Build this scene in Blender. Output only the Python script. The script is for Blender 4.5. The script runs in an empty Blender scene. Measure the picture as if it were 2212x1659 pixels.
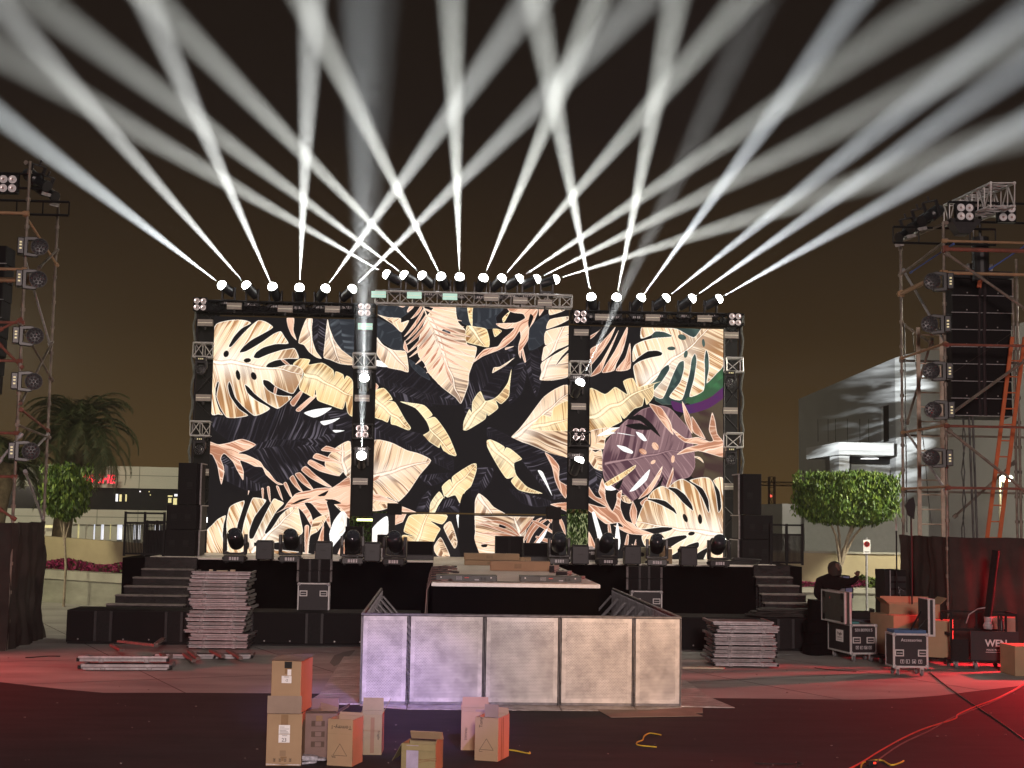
import bpy, bmesh, math, random
import numpy as np
from mathutils import Vector, Matrix, Euler
sc=bpy.context.scene; COL=sc.collection
# ---------------------------------------------------------------- camera
W,HH,F=2212.0,1659.0,3000.0            # the photograph measured on a 2212 x 1659 grid
YAW,PIT,ROL=math.radians(3.0),math.radians(5.35),0.0155
CAMP=Vector((0,0,2.5))
fw=Vector((math.sin(YAW)*math.cos(PIT),math.cos(YAW)*math.cos(PIT),math.sin(PIT)))
r0=Vector((math.cos(YAW),-math.sin(YAW),0)); u0=r0.cross(fw)
rt=r0*math.cos(ROL)+u0*math.sin(ROL); up=u0*math.cos(ROL)-r0*math.sin(ROL)
cd=bpy.data.cameras.new('camera'); cam=bpy.data.objects.new('camera',cd); COL.objects.link(cam); sc.camera=cam
M_=Matrix((rt,up,-fw)).transposed().to_4x4(); M_.translation=CAMP; cam.matrix_world=M_
cd.sensor_fit='HORIZONTAL'; cd.sensor_width=36; cd.lens=36*F/W; cd.clip_end=3000; cd.clip_start=0.1
def ray(u,v): return fw*F+rt*(u-W/2)-up*(v-HH/2)
def PL(u,v,Y):
    d=ray(u,v); return CAMP+d*((Y-CAMP.y)/d.y)
def G(u,v,z=0.0):
    d=ray(u,v); return CAMP+d*((z-CAMP.z)/d.z)
def FP(x,y): return x/1.82278,y/1.82278      # a point read on the 4032 px photograph
# ---------------------------------------------------------------- world: glow of a city night sky
w=bpy.data.worlds.new('World'); sc.world=w; w.use_nodes=True
nt=w.node_tree; bg=nt.nodes['Background']
tc=nt.nodes.new('ShaderNodeTexCoord'); sx=nt.nodes.new('ShaderNodeSeparateXYZ'); cr=nt.nodes.new('ShaderNodeValToRGB')
nt.links.new(tc.outputs['Generated'],sx.inputs[0]); nt.links.new(sx.outputs['Z'],cr.inputs[0]); nt.links.new(cr.outputs[0],bg.inputs[0])
el=cr.color_ramp.elements
el[0].position=0.0; el[0].color=(.100,.060,.022,1)
el[1].position=0.5; el[1].color=(.010,.007,.005,1)
e=el.new(.13); e.color=(.046,.027,.011,1)
e=el.new(.27); e.color=(.016,.010,.007,1)
bg.inputs[1].default_value=.80
# ---------------------------------------------------------------- render look
sc.view_settings.view_transform='Standard'; sc.view_settings.look='None'; sc.view_settings.exposure=0; sc.view_settings.gamma=1
sc.cycles.use_denoising=True; sc.cycles.max_bounces=4; sc.cycles.diffuse_bounces=2; sc.cycles.glossy_bounces=2
sc.cycles.transparent_max_bounces=6; sc.cycles.volume_bounces=0; sc.cycles.sample_clamp_indirect=3
# ---------------------------------------------------------------- lamps of the venue outside the frame
def lamp(kind,loc,to,energy,color,size=.3,angle=60,blend=.6,shape_y=None):
    l=bpy.data.lights.new(kind.lower()+'_lamp',kind); l.energy=energy; l.color=color
    if kind=='SPOT': l.spot_size=math.radians(angle); l.spot_blend=blend; l.shadow_soft_size=size
    elif kind=='AREA':
        l.size=size
        if shape_y: l.shape='RECTANGLE'; l.size_y=shape_y
    else: l.shadow_soft_size=size
    o=bpy.data.objects.new(l.name,l); o.location=loc
    if to is not None: o.rotation_euler=(Vector(to)-Vector(loc)).to_track_quat('-Z','Y').to_euler()
    COL.objects.link(o); return o
lamp('AREA',(1,-11,7.4),(1,24,.4),6000,(1,.80,.745),3.0,shape_y=3.0)                 # audience lights over the photographer
lamp('SPOT',(2.6,3,8.5),G(868,1450,.7),15000,(.42,.30,1),.15,13,1)              # violet wash on the barrier
lamp('SPOT',(7,3,5),G(1320,1385,.8),5200,(1,.52,.14),.15,10.5,1)               # amber wash on the barrier
lamp('SPOT',(12.4,24.25,2.2),(7.6,21.8,0.0),3200,(1,.025,.04),.12,95,.95)            # red floor wash, right
lamp('SPOT',(9.0,14.0,1.7),(-2.0,14.0,0.6),2000,(1,.07,.03),.1,30,.8)
lamp('SPOT',(9.5,15.5,3.0),(7.2,13.0,0.0),520,(1,.02,.05),.12,80,.95)                    # red spill on the floor mat
lamp('SPOT',(-8.5,13.5,3.0),(-5.5,14.5,0.0),360,(1,.04,.05),.12,95,.95)
lamp('SPOT',(7.5,9.0,5.0),(.5,20.5,0.0),300,(1,.2,.25),.3,75,.95)                       # pink cast over the middle of the plaza
lamp('SPOT',(-11.6,21.6,2.0),(-7.4,21.2,0.0),2500,(1,.03,.04),.12,90,.95)          # red floor wash, left
lamp('AREA',(-15,30.5,7),(-12,37,1.5),800,(1,.9,.62),1.5)                           # street light by the left wall
lamp('AREA',(16.5,30.5,7.5),(11.5,38,2),1900,(1,.93,.74),1.5)                            # street light by the right wall
lamp('AREA',(-20,62,10),(-21,86,2.5),5000,(1,.93,.7),2)

# ---------------------------------------------------------------- materials
MAT={}
def mat(name,col,rough=.6,metal=0.0,spec=.4,var=.15,nscale=8,bump=0.0,emit=None,estr=1,aniso=None,bscale=None,col2=None,thr=(.3,.7)):
    if name in MAT: return MAT[name]
    m=bpy.data.materials.new(name); m.use_nodes=True; n=m.node_tree; b=n.nodes['Principled BSDF']
    b.inputs['Roughness'].default_value=rough; b.inputs['Metallic'].default_value=metal
    b.inputs['Specular IOR Level'].default_value=spec
    t=n.nodes.new('ShaderNodeTexCoord'); mp=n.nodes.new('ShaderNodeMapping'); n.links.new(t.outputs['Object'],mp.inputs[0])
    if aniso: mp.inputs['Scale'].default_value=aniso
    no=n.nodes.new('ShaderNodeTexNoise'); no.inputs['Scale'].default_value=nscale; no.inputs['Detail'].default_value=9; no.inputs['Roughness'].default_value=.58
    n.links.new(mp.outputs[0],no.inputs[0])
    r=n.nodes.new('ShaderNodeValToRGB'); n.links.new(no.outputs[0],r.inputs[0])
    c=Vector(col); c2=Vector(col2) if col2 else c*(1-var)
    hi=c*(1+var) if not col2 else c
    r.color_ramp.elements[0].position=thr[0]; r.color_ramp.elements[1].position=thr[1]
    r.color_ramp.elements[0].color=(*c2,1); r.color_ramp.elements[1].color=(*[min(1,q) for q in hi],1)
    n.links.new(r.outputs[0],b.inputs['Base Color'])
    if bump:
        bp=n.nodes.new('ShaderNodeBump'); bp.inputs['Strength'].default_value=bump
        nb=n.nodes.new('ShaderNodeTexNoise'); nb.inputs['Scale'].default_value=bscale or nscale*3; nb.inputs['Detail'].default_value=4
        n.links.new(mp.outputs[0],nb.inputs[0]); n.links.new(nb.outputs[0],bp.inputs['Height']); n.links.new(bp.outputs[0],b.inputs['Normal'])
    if emit:
        b.inputs['Emission Color'].default_value=(*emit,1); b.inputs['Emission Strength'].default_value=estr
    m.cycles.emission_sampling='NONE'
    m.diffuse_color=(*col,1); MAT[name]=m; return m
mt_black=mat('black_paint',(.006,.0055,.006),.5,spec=.2)
mt_blackp=mat('black_plastic',(.014,.014,.016),.38,spec=.4)
mt_grey=mat('dark_grey_plastic',(.03,.028,.03),.45,spec=.25)
mt_cloth=mat('black_cloth',(.0035,.003,.0032),.95,bump=.2,nscale=4,spec=.05)
mt_skirt=mat('charcoal_cloth',(.036,.031,.028),.9,bump=.4,nscale=2,var=.3,spec=.08)
mt_alu=mat('aluminium',(.56,.55,.55),.32,.2,var=.12,nscale=20)
mt_galv=mat('galvanised_steel',(.36,.35,.36),.42,.2,var=.35,nscale=14)
mt_steel=mat('scaffold_steel',(.17,.14,.115),.5,.2,var=.5,nscale=6)
mt_redtube=mat('red_lit_tube',(.20,.065,.045),.6,.1,var=.3)  # red light falling on the tubes is put into their colour
mt_orgtube=mat('weathered_timber_tube',(.33,.20,.11),.7,var=.3,aniso=(1,8,8))
mt_deck=mat('plywood_deck',(.80,.73,.67),.5,var=.14,nscale=2.2,aniso=(1,.25,1),bump=.05)
mt_card=mat('cardboard',(.34,.235,.14),.85,var=.10,nscale=3,bump=.05)
mt_cardin=mat('cardboard_inside',(.26,.18,.11),.9,var=.10)
mt_cardd=mat('faded_cardboard',(.27,.205,.16),.85,var=.15,nscale=3)
mt_tape=mat('packing_tape',(.24,.15,.08),.25,var=.1)
mt_dtape=mat('black_tape',(.02,.02,.02),.3)
mt_paper=mat('paper_label',(.75,.74,.74),.7,var=.04)
mt_ink=mat('black_ink',(.03,.025,.025),.8)
mt_white=mat('white_lettering',(.62,.60,.62),.6,var=.25,nscale=60)
mt_lens=mat('dark_lens',(.03,.035,.045),.05,spec=1.0)
mt_led=mat('led_cell',(.05,.05,.055),.1,spec=1.0)
mt_blind=mat('blinder_reflector',(.72,.66,.66),.25,.5,emit=(.9,.78,.78),estr=.12)  # weak emission stands in for light caught by the unlit reflectors
mt_strobe=mat('strobe_face',(.34,.30,.27),.35,var=.1)
mt_tube=mat('strobe_tube',(.9,.85,.7),.3,emit=(1,.9,.7),estr=.35)
mt_teal=mat('lit_strobe_face',(.5,.7,.62),.4,emit=(.42,.75,.62),estr=.62,nscale=90,var=.3)
mt_rub=mat('grey_rubber',(.16,.16,.17),.6)
mt_glow=mat('lit_beam_lens',(1,1,1),.3,emit=(1,1,.96),estr=14)
mt_yel=mat('yellow_webbing',(.55,.42,.04),.6)
mt_redc=mat('orange_cable',(.65,.08,.05),.5)
mt_blkc=mat('black_cable',(.02,.02,.02),.5)
mt_ladder=mat('orange_ladder_paint',(.50,.12,.04),.5,var=.1)

# ---------------------------------------------------------------- mesh helpers
class MB:
    def __init__(s): s.v=[];s.f=[];s.mi=[];s.m=0
    def add(s,vs,fs,mi=None):
        o=len(s.v); s.v+= [tuple(v) for v in vs]; s.f+=[tuple(i+o for i in f) for f in fs]; s.mi+=[s.m if mi is None else mi]*len(fs); return s
    def box(s,c,d,rz=0,mx=None,mi=None):
        c=Vector(c); hx,hy,hz=d[0]/2,d[1]/2,d[2]/2
        R=mx if mx is not None else Matrix.Rotation(rz,3,'Z')
        vs=[c+R@Vector((x*hx,y*hy,z*hz)) for z in(-1,1) for x,y in((-1,-1),(1,-1),(1,1),(-1,1))]
        return s.add(vs,[(3,2,1,0),(4,5,6,7),(0,1,5,4),(1,2,6,5),(2,3,7,6),(3,0,4,7)],mi)
    def bbox(s,a,b,mi=None):
        return s.box([(a[i]+b[i])/2 for i in range(3)],[abs(b[i]-a[i]) for i in range(3)],mi=mi)
    def cyl(s,p,q,r,r2=None,n=10,cap=True,mi=None):
        p,q=Vector(p),Vector(q); r2=r if r2 is None else r2; d=q-p
        if d.length<1e-6: return s
        z=d.normalized(); a=z.orthogonal().normalized(); b=z.cross(a)
        vs=[p+(a*math.cos(2*math.pi*i/n)+b*math.sin(2*math.pi*i/n))*r for i in range(n)]+[q+(a*math.cos(2*math.pi*i/n)+b*math.sin(2*math.pi*i/n))*r2 for i in range(n)]
        fs=[(i,(i+1)%n,n+(i+1)%n,n+i) for i in range(n)]
        if cap: fs+=[tuple(range(n-1,-1,-1)),tuple(range(n,2*n))]
        return s.add(vs,fs,mi)
    def tube(s,pts,r,n=6,mi=None):
        pts=[Vector(p) for p in pts]; vs=[];fs=[];a=None
        for i,p in enumerate(pts):
            d=(pts[min(i+1,len(pts)-1)]-pts[max(i-1,0)]).normalized()
            if a is None: a=d.orthogonal().normalized()
            a=(a-d*a.dot(d)).normalized(); b=d.cross(a); rr=r[i] if isinstance(r,(list,tuple)) else r
            vs+=[p+(a*math.cos(2*math.pi*k/n)+b*math.sin(2*math.pi*k/n))*rr for k in range(n)]
        for i in range(len(pts)-1):
            fs+=[(i*n+k,i*n+(k+1)%n,(i+1)*n+(k+1)%n,(i+1)*n+k) for k in range(n)]
        fs+=[tuple(range(n-1,-1,-1)),tuple(range((len(pts)-1)*n,len(pts)*n))]
        return s.add(vs,fs,mi)
    def lathe(s,prof,c=(0,0,0),ax=(0,0,1),n=16,mi=None):
        z=Vector(ax).normalized(); a=z.orthogonal().normalized(); b=z.cross(a); c=Vector(c); vs=[];fs=[]
        for r,h in prof: vs+=[c+z*h+(a*math.cos(2*math.pi*k/n)+b*math.sin(2*math.pi*k/n))*r for k in range(n)]
        for i in range(len(prof)-1): fs+=[(i*n+k,i*n+(k+1)%n,(i+1)*n+(k+1)%n,(i+1)*n+k) for k in range(n)]
        fs+=[tuple(range(n-1,-1,-1)),tuple(range((len(prof)-1)*n,len(prof)*n))]
        return s.add(vs,fs,mi)
    def prism(s,pts,y0,y1,mi=None):                     # outline in x,z pushed from y0 to y1
        n=len(pts); vs=[(x,y0,z) for x,z in pts]+[(x,y1,z) for x,z in pts]
        return s.add(vs,[tuple(range(n)),tuple(range(2*n-1,n-1,-1))]+[((i+1)%n,i,n+i,n+(i+1)%n) for i in range(n)],mi)
    def prismx(s,pts,x0,x1,mi=None):                    # outline in y,z pushed along x
        n=len(pts); vs=[(x0,y,z) for y,z in pts]+[(x1,y,z) for y,z in pts]
        return s.add(vs,[tuple(range(n-1,-1,-1)),tuple(range(n,2*n))]+[(i,(i+1)%n,n+(i+1)%n,n+i) for i in range(n)],mi)
    def build(s,name,mats,parent=None,smooth=False,bev=0,loc=None):
        me=bpy.data.meshes.new(name); me.from_pydata(s.v,[],s.f)
        if not isinstance(mats,(list,tuple)): mats=[mats]
        for m in mats: me.materials.append(m)
        if len(mats)>1: me.polygons.foreach_set('material_index',s.mi)
        if smooth: me.polygons.foreach_set('use_smooth',[True]*len(s.f))
        me.update(); o=bpy.data.objects.new(name,me); COL.objects.link(o)
        if smooth:
            try: me.set_sharp_from_angle(angle=math.radians(40))
            except Exception: pass
        if bev:
            b=o.modifiers.new('bevel','BEVEL'); b.width=bev; b.segments=2; b.limit_method='ANGLE'
        if parent: o.parent=parent
        if loc is not None: o.location=loc
        return o
def tag(o,label=None,cat=None,group=None,kind=None):
    if label: o['label']=label
    if cat: o['category']=cat
    if group: o['group']=group
    if kind: o['kind']=kind
    return o
def thing(name,label,cat,loc=(0,0,0),rz=0,group=None,rot=None):
    o=bpy.data.objects.new(name,None); COL.objects.link(o); o.location=loc; o.rotation_euler=rot if rot else (0,0,rz); o.empty_display_size=.1
    return tag(o,label,cat,group)
KIDS={}
def kids(o):
    return [c for c in COL.objects if c.parent==o]
def dup(root,loc,rz=0,label=None,group=None,rot=None,scale=None):
    r=root.copy(); COL.objects.link(r); r.location=loc; r.rotation_euler=rot if rot else (0,0,rz)
    if scale: r.scale=scale
    if label: r['label']=label
    if group: r['group']=group
    for ch in kids(root):
        c=ch.copy(); COL.objects.link(c); c.parent=r
        for g in kids(ch):
            d=g.copy(); COL.objects.link(d); d.parent=c
    return r
def text(s,name,size,m,parent,loc,rot=(math.pi/2,0,0),align='CENTER',depth=.001,sx=1,bold=0):
    cu=bpy.data.curves.new(name,'FONT'); cu.body=s; cu.size=size; cu.extrude=depth; cu.align_x=align; cu.align_y='CENTER'; cu.offset=bold; cu.resolution_u=3
    t=bpy.data.objects.new(name,cu); COL.objects.link(t); bpy.context.view_layer.update()
    me=bpy.data.meshes.new_from_object(t); bpy.data.objects.remove(t); me.materials.clear(); me.materials.append(m)
    o=bpy.data.objects.new(name,me); COL.objects.link(o); o.parent=parent; o.location=loc; o.rotation_euler=rot; o.scale=(sx,1,1); return o
ORD=['first','second','third','fourth','fifth','sixth','seventh','eighth','ninth','tenth','eleventh','twelfth','thirteenth','fourteenth','fifteenth','sixteenth','seventeenth','eighteenth','nineteenth','twentieth']
rnd=random.Random(7)
# ================================================================ screen artwork, painted in numpy
YS=33.5                                                # plane of the LED walls
def lerp3(a,b,t): return a+(b-a)*t[...,None]
AX0=PL(440,1000,YS).x; AX1=PL(1570,1000,YS).x; AZ0=1.35; AZ1=PL(800,640,YS).z
RES=170; AW=int((AX1-AX0)*RES); AH=int((AZ1-AZ0)*RES)
ART=np.zeros((AH,AW,3),np.float32); ART[:]=(.0065,.006,.0068)
rs=np.random.RandomState(3); NG=rs.rand(257,257).astype(np.float32)
def vn(x,y):
    xi=np.floor(x).astype(int); yi=np.floor(y).astype(int); fx=x-xi; fy=y-yi
    fx=fx*fx*(3-2*fx); fy=fy*fy*(3-2*fy); a=NG[yi%256,xi%256]; b=NG[yi%256,(xi+1)%256]; c=NG[(yi+1)%256,xi%256]; d=NG[(yi+1)%256,(xi+1)%256]
    return (a*(1-fx)+b*fx)*(1-fy)+(c*(1-fx)+d*fx)*fy
ZO={'A':(700,1050,2.0738),'B':(700,1750,2.765),'C':(1400,1000,2.370),'D':(1400,1600,2.370),'E':(2200,1050,2.370),'F':(2200,1700,2.370)}
def tx(z,p):
    ox,oy,s=ZO[z]; u,v=FP(ox+p[0]/s,oy+p[1]/s); q=PL(u,v,YS)
    return ((q.x-AX0)*RES,(q.z-AZ0)*RES)
def smooth(pts,k=4):
    n=len(pts); out=[]
    P=[np.array(p,float) for p in pts]
    for i in range(n):
        p0,p1,p2,p3=P[i-1],P[i],P[(i+1)%n],P[(i+2)%n]
        for j in range(k):
            t=j/k; m1=(p2-p0)*.32; m2=(p3-p1)*.32
            h00=2*t**3-3*t*t+1; h10=t**3-2*t*t+t; h01=-2*t**3+3*t*t; h11=t**3-t*t
            out.append(h00*p1+h10*m1+h01*p2+h11*m2)
    return np.array(out)
def mask_of(pl):
    x0=max(0,int(pl[:,0].min())-1); x1=min(AW,int(pl[:,0].max())+2); y0=max(0,int(pl[:,1].min())-1); y1=min(AH,int(pl[:,1].max())+2)
    if x1<=x0 or y1<=y0: return None
    X,Y=np.meshgrid(np.arange(x0,x1)+.5,np.arange(y0,y1)+.5); m=np.zeros(X.shape,bool)
    n=len(pl)
    for i in range(n):
        ax,ay=pl[i]; bx,by=pl[(i+1)%n]
        if ay==by: continue
        ya,yb=(ay,by) if ay<by else (by,ay)
        r0=max(0,int(math.ceil(ya-y0-.5))); r1=min(m.shape[0],int(math.ceil(yb-y0-.5)))
        if r1<=r0: continue
        xs=ax+(Y[r0:r1,0]-ay)*(bx-ax)/(by-ay)
        m[r0:r1]^=X[r0:r1]<xs[:,None]
    return x0,x1,y0,y1,X,Y,m
def lin(c): return np.array([((q/255+.055)/1.055)**2.4 if q>10 else q/255/12.92 for q in c],np.float32)
ST={'M':((248,218,178),(172,116,66),(255,250,238),30,.9,.42),
    'C':((242,206,168),(122,78,50),(255,240,222),26,1.3,.5),
    'P':((242,196,166),(182,118,88),(255,232,214),16,.5,.40),
    'B':((244,206,148),(156,102,52),(255,244,206),44,.35,.46),
    'K':((22,20,24),(96,90,100),(44,42,50),20,1.1,.70),
    'Q':((40,44,50),(88,94,100),(60,64,70),9,.8,.62),
    'V':((128,98,102),(74,46,58),(168,134,136),18,1.0,.45),
    'W':((255,250,244),(236,214,200),(255,255,255),14,.6,.60),
    'N':((13,12,13),(20,19,20),(13,12,13),9,.5,.8),
    'G':((52,84,58),(60,110,70),(60,90,60),4,.4,.5),'T':((46,62,60),(70,90,84),(90,100,90),6,.4,.5),'U':((80,36,84),(52,40,92),(80,36,84),3,.5,.5),'O':((78,66,52),(60,40,40),(78,66,52),4,.6,.5)}
def leaf(z,st,pts,rib=None,sm=True,edge=3.2,raw=False):
    base,dark,lite,fr,ob,th=ST[st]; base,dark,lite=lin(base),lin(dark),lin(lite)
    q=[tx(z,p) for p in pts] if not raw else pts
    pl=smooth(q) if sm else np.array(q)
    r=mask_of(pl)
    if r is None: return
    x0,x1,y0,y1,X,Y,m=r
    if rib: a=np.array(tx(z,rib[0])); b=np.array(tx(z,rib[1]))
    else:
        c=pl-pl.mean(0); u,s_,vt=np.linalg.svd(c,full_matrices=False); d=vt[0]; pr=c@d; a=pl.mean(0)+d*pr.min(); b=pl.mean(0)+d*pr.max()
    L=np.hypot(*(b-a))+1e-6; d=(b-a)/L; nx,ny=-d[1],d[0]
    s=((X-a[0])*d[0]+(Y-a[1])*d[1]); t=((X-a[0])*nx+(Y-a[1])*ny)
    t=t+4*(vn(X*.02,Y*.02)-.5)*4
    bend=np.abs(t)**.85*1.0
    narrow=not rib and st in('P','W')
    if narrow: U=t*fr/260.+vn(s*.02,t*.05)*1.5; V=s*.006
    else: U=(s-ob*bend)*fr/600.; V=bend*.012
    side=np.where(t>0,31.7,0.)
    n1=vn(U*2+side,V+side); n2=vn(U*5.3+side+9,V*1.6+5); n3=vn(X*.012+7,Y*.012+3)
    if narrow: n1=vn(U*2.2,V); n2=vn(U*5,V*1.5+4)
    k=np.clip((n1*.55+n2*.45+(n3-.5)*.35-th)/.20,0,1)
    if st in('K','Q'):
        k=np.clip((n2*.75+n1*.25-.56)/.2,0,1)*np.clip((n3-.30)/.3,0,1)
    col=lerp3(np.broadcast_to(base,X.shape+(3,)),dark,k*.9)
    if st in('M','B','C','P'): col=col*(1-.22*np.clip((n3-.45)*3,0,1))[...,None]
    if st not in('N','G','T','U','O'):
        hl=np.clip((vn(U*7+3+side,V*1.3+8)-.68)/.12,0,1)*(1-k)
        col=lerp3(col,lite,hl*.7)
    if rib and st in('M','B','C'):
        gl=np.exp(-(t/(L*.16))**2)*np.clip(1.1-s/L,0,1)*np.clip(s/(L*.08),0,1)*.75; col=col+(lite-col)*gl[...,None]
    if rib and st not in('K','N','Q'):
        wdt=np.clip(5.5*(1-s/L*.75),1,9); rb=np.clip(1-np.abs(t)/wdt,0,1)*(s>0)*(s<L)
        col=lerp3(col,lite,np.clip(rb*1.6,0,1)); sh=np.clip(1-np.abs(np.abs(t)-wdt*1.7)/3.,0,1)*(s>0)*(s<L)
        col=lerp3(col,dark,sh*.55)
    if edge:
        e=int(edge) ; er=m.copy()
        er[e:]&=m[:-e]; er[:-e]&=m[e:]; er[:,e:]&=m[:,:-e]; er[:,:-e]&=m[:,e:]
        ed=(m&~er); col[ed]=col[ed]*.35+lite*.65 if st not in('K','N') else col[ed]*.7+lite*.3
    sub=ART[y0:y1,x0:x1]; sub[m]=col[m]
def ell(z,st,cx,cy,rx,ry,rot=0):
    leaf(z,st,[(cx+rx*math.cos(a)*math.cos(rot)-ry*math.sin(a)*math.sin(rot),cy+rx*math.cos(a)*math.sin(rot)+ry*math.sin(a)*math.cos(rot)) for a in [i*math.pi/5 for i in range(10)]],edge=0)
def stroke(z,st,pts,wd):
    P=[np.array(p,float) for p in pts]; L=[];R=[]; n=9
    for i in range(n+1):
        t=i/n
        if len(P)==3: c=P[0]*(1-t)**2+P[1]*2*t*(1-t)+P[2]*t*t; d=(P[1]-P[0])*(1-t)+(P[2]-P[1])*t
        else: c=P[0]*(1-t)+P[1]*t; d=P[1]-P[0]
        d=d/(np.hypot(*d)+1e-6); ww=wd*math.sin(math.pi*min(.97,.12+t*.85))**.8*.5; L.append(c+ww*np.array((-d[1],d[0]))); R.append(c-ww*np.array((-d[1],d[0])))
    leaf(z,st,[tuple(p) for p in L+R[::-1]],sm=False,edge=2)
def paint():
    # upper left
    leaf('A','K',[(280,1230),(560,1220),(920,1110),(1100,1230),(1290,1370),(1180,1480),(1040,1659),(600,1659),(420,1430),(300,1330)],((300,1500),(1290,1370)))
    leaf('A','K',[(1130,1180),(1422,1200),(1415,1450),(1290,1370)])
    leaf('A','K',[(1095,430),(1225,430),(1190,740),(1130,690),(1095,560)]); leaf('A','Q',[(1240,425),(1440,425),(1436,755),(1340,680),(1280,590)])
    leaf('A','P',[(890,420),(950,420),(945,520),(970,600),(930,560),(900,490)])
    leaf('A','C',[(985,620),(1010,520),(1050,425),(1100,425),(1095,500),(1100,600),(1130,690),(1175,750),(1130,740),(1070,695),(1030,640)],((1070,425),(1100,720)))
    leaf('A','C',[(1222,430),(1240,500),(1280,600),(1340,680),(1436,755),(1436,803),(1330,795),(1240,760),(1190,740),(1200,620)],((1225,430),(1330,800)))
    leaf('A','P',[(840,760),(870,760),(925,810),(900,815)]); leaf('A','P',[(790,980),(815,980),(800,1045),(780,1040)])
    leaf('A','P',[(917,1105),(1000,1015),(1025,1020),(950,1140)]); leaf('A','P',[(965,1165),(1100,1050),(1130,1060),(1000,1180)])
    for q in ([(1030,1195),(1120,1165),(1257,1152),(1180,1210),(1110,1232)],[(1163,1265),(1250,1250),(1323,1235),(1270,1270),(1195,1295)],[(1265,1335),(1362,1338),(1290,1355)]): leaf('A','W',q)
    leaf('A','B',[(940,800),(1000,750),(1080,760),(1070,800),(1180,785),(1270,845),(1275,900),(1290,855),(1350,880),(1360,920),(1380,890),(1430,940),(1430,1215),(1385,1190),(1370,1100),(1345,1165),(1240,1130),(1140,1090),(1125,1000),(1110,1070),(1060,1045),(1000,1010),(990,960),(1030,870)],((1030,865),(1430,1065)))
    leaf('A','M',[(300,490),(380,445),(480,432),(560,440),(598,462),(520,505),(460,570),(420,640),(418,655),(440,650),(520,560),(600,480),(660,437),(720,450),(778,495),(700,545),(600,600),(530,660),(505,700),(560,690),(680,620),(780,550),(840,528),(870,570),(903,628),(800,632),(700,660),(640,700),(620,740),(660,748),(740,715),(850,680),(945,665),(970,690),(988,750),(900,752),(800,765),(740,790),(722,820),(800,822),(900,800),(980,812),(1025,850),(1010,920),(945,1035),(880,1020),(800,980),(745,935),(700,925),(700,960),(740,1010),(820,1050),(932,1060),(890,1110),(815,1160),(720,1110),(630,1040),(580,985),(548,965),(570,1030),(640,1090),(752,1155),(700,1195),(625,1218),(540,1150),(470,1070),(440,980),(420,940),(410,980),(430,1060),(500,1160),(575,1215),(480,1235),(400,1230),(350,1160),(315,1060),(335,950),(325,940),(308,1000),(310,1080),(340,1170),(370,1210),(330,1205),(270,1190),(260,800)],((285,765),(1015,870)))
    for e in ((395,712,22,28,.3),(568,765,30,18,-.1),(492,885,18,42,-.2),(620,893,22,34,-.4)): ell('A','N',*e)
    # lower left
    leaf('B','K',[(840,0),(1100,-60),(1620,10),(1500,100),(1400,220),(1240,350),(1140,430),(1060,400),(940,260),(850,160),(680,95)],((850,60),(1600,0)))
    leaf('B','K',[(370,100),(480,110),(600,190),(840,240),(920,280),(1000,460),(900,500),(760,505),(600,430),(480,360)])
    leaf('B','C',[(1880,-30),(1740,20),(1650,110),(1600,200),(1620,280),(1680,330),(1760,340),(1800,300),(1830,340),(1880,350)],((1820,330),(1790,-20)))
    for q in ([(1215,370),(1260,335),(1310,430),(1365,520),(1320,500),(1260,440)],[(1275,325),(1330,305),(1400,380),(1485,500),(1430,480),(1340,410)],[(1345,280),(1395,235),(1500,330),(1680,465),(1600,450),(1450,370)],[(1415,210),(1445,165),(1560,220),(1760,340),(1700,335),(1540,290)],[(1470,145),(1510,95),(1640,140),(1810,205),(1700,200),(1570,180)],[(1560,65),(1620,15),(1720,45),(1835,75),(1700,85)],[(910,480),(935,480),(935,600),(920,590)],[(970,465),(1000,465),(1012,630),(990,590)],[(1070,455),(1100,460),(1147,610),(1110,560)],[(1150,430),(1185,415),(1250,580),(1220,560)],[(765,505),(780,505),(765,550)]): leaf('B','P',q)
    leaf('B','P',[(340,-30),(440,0),(560,-20),(700,-60),(850,0),(760,60),(660,95),(740,110),(830,150),(900,190),(940,250),(1000,310),(1070,400),(1150,435),(1100,440),(1050,410),(960,330),(920,250),(840,240),(760,200),(680,175),(700,240),(718,300),(712,390),(680,340),(640,270),(600,190),(520,110),(490,110),(470,160),(500,240),(505,310),(475,437),(450,340),(430,230),(380,120),(340,90)])
    leaf('B','C',[(1650,560),(1870,500),(1870,800),(1780,730),(1700,650)])
    leaf('B','M',[(300,1195),(310,950),(370,880),(440,810),(522,773),(500,870),(488,1000),(515,1145),(540,1150),(535,1000),(530,850),(560,690),(630,640),(727,613),(700,720),(650,880),(640,1000),(690,990),(720,850),(760,720),(810,590),(850,578),(963,605),(900,700),(830,800),(780,940),(780,1020),(820,1020),(880,900),(950,760),(1040,595),(1090,605),(1155,640),(1080,720),(1000,850),(950,950),(960,975),(1010,930),(1060,860),(1120,770),(1200,700),(1300,665),(1330,780),(1362,950),(1300,1010),(1160,1060),(1060,1070),(1030,1100),(1060,1145),(1160,1150),(1400,1180),(1400,1200)],((800,1175),(1290,690)))
    ell('B','N',755,1100,24,45,.1)
    leaf('B','P',[(1060,755),(1150,700),(1190,640),(1280,540),(1350,515),(1450,498),(1500,480),(1600,470),(1680,470),(1760,420),(1880,360),(1880,800),(1800,720),(1700,650),(1620,620),(1650,740),(1665,920),(1600,800),(1540,740),(1450,640),(1380,640),(1450,760),(1500,960),(1430,850),(1380,760),(1310,690),(1200,690)])
    for q in ([(1230,655),(1330,600),(1450,580),(1400,600),(1300,640)],[(1520,560),(1640,500),(1600,560)],[(1600,600),(1700,600),(1780,640),(1700,650)]): leaf('B','N',q)
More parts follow.
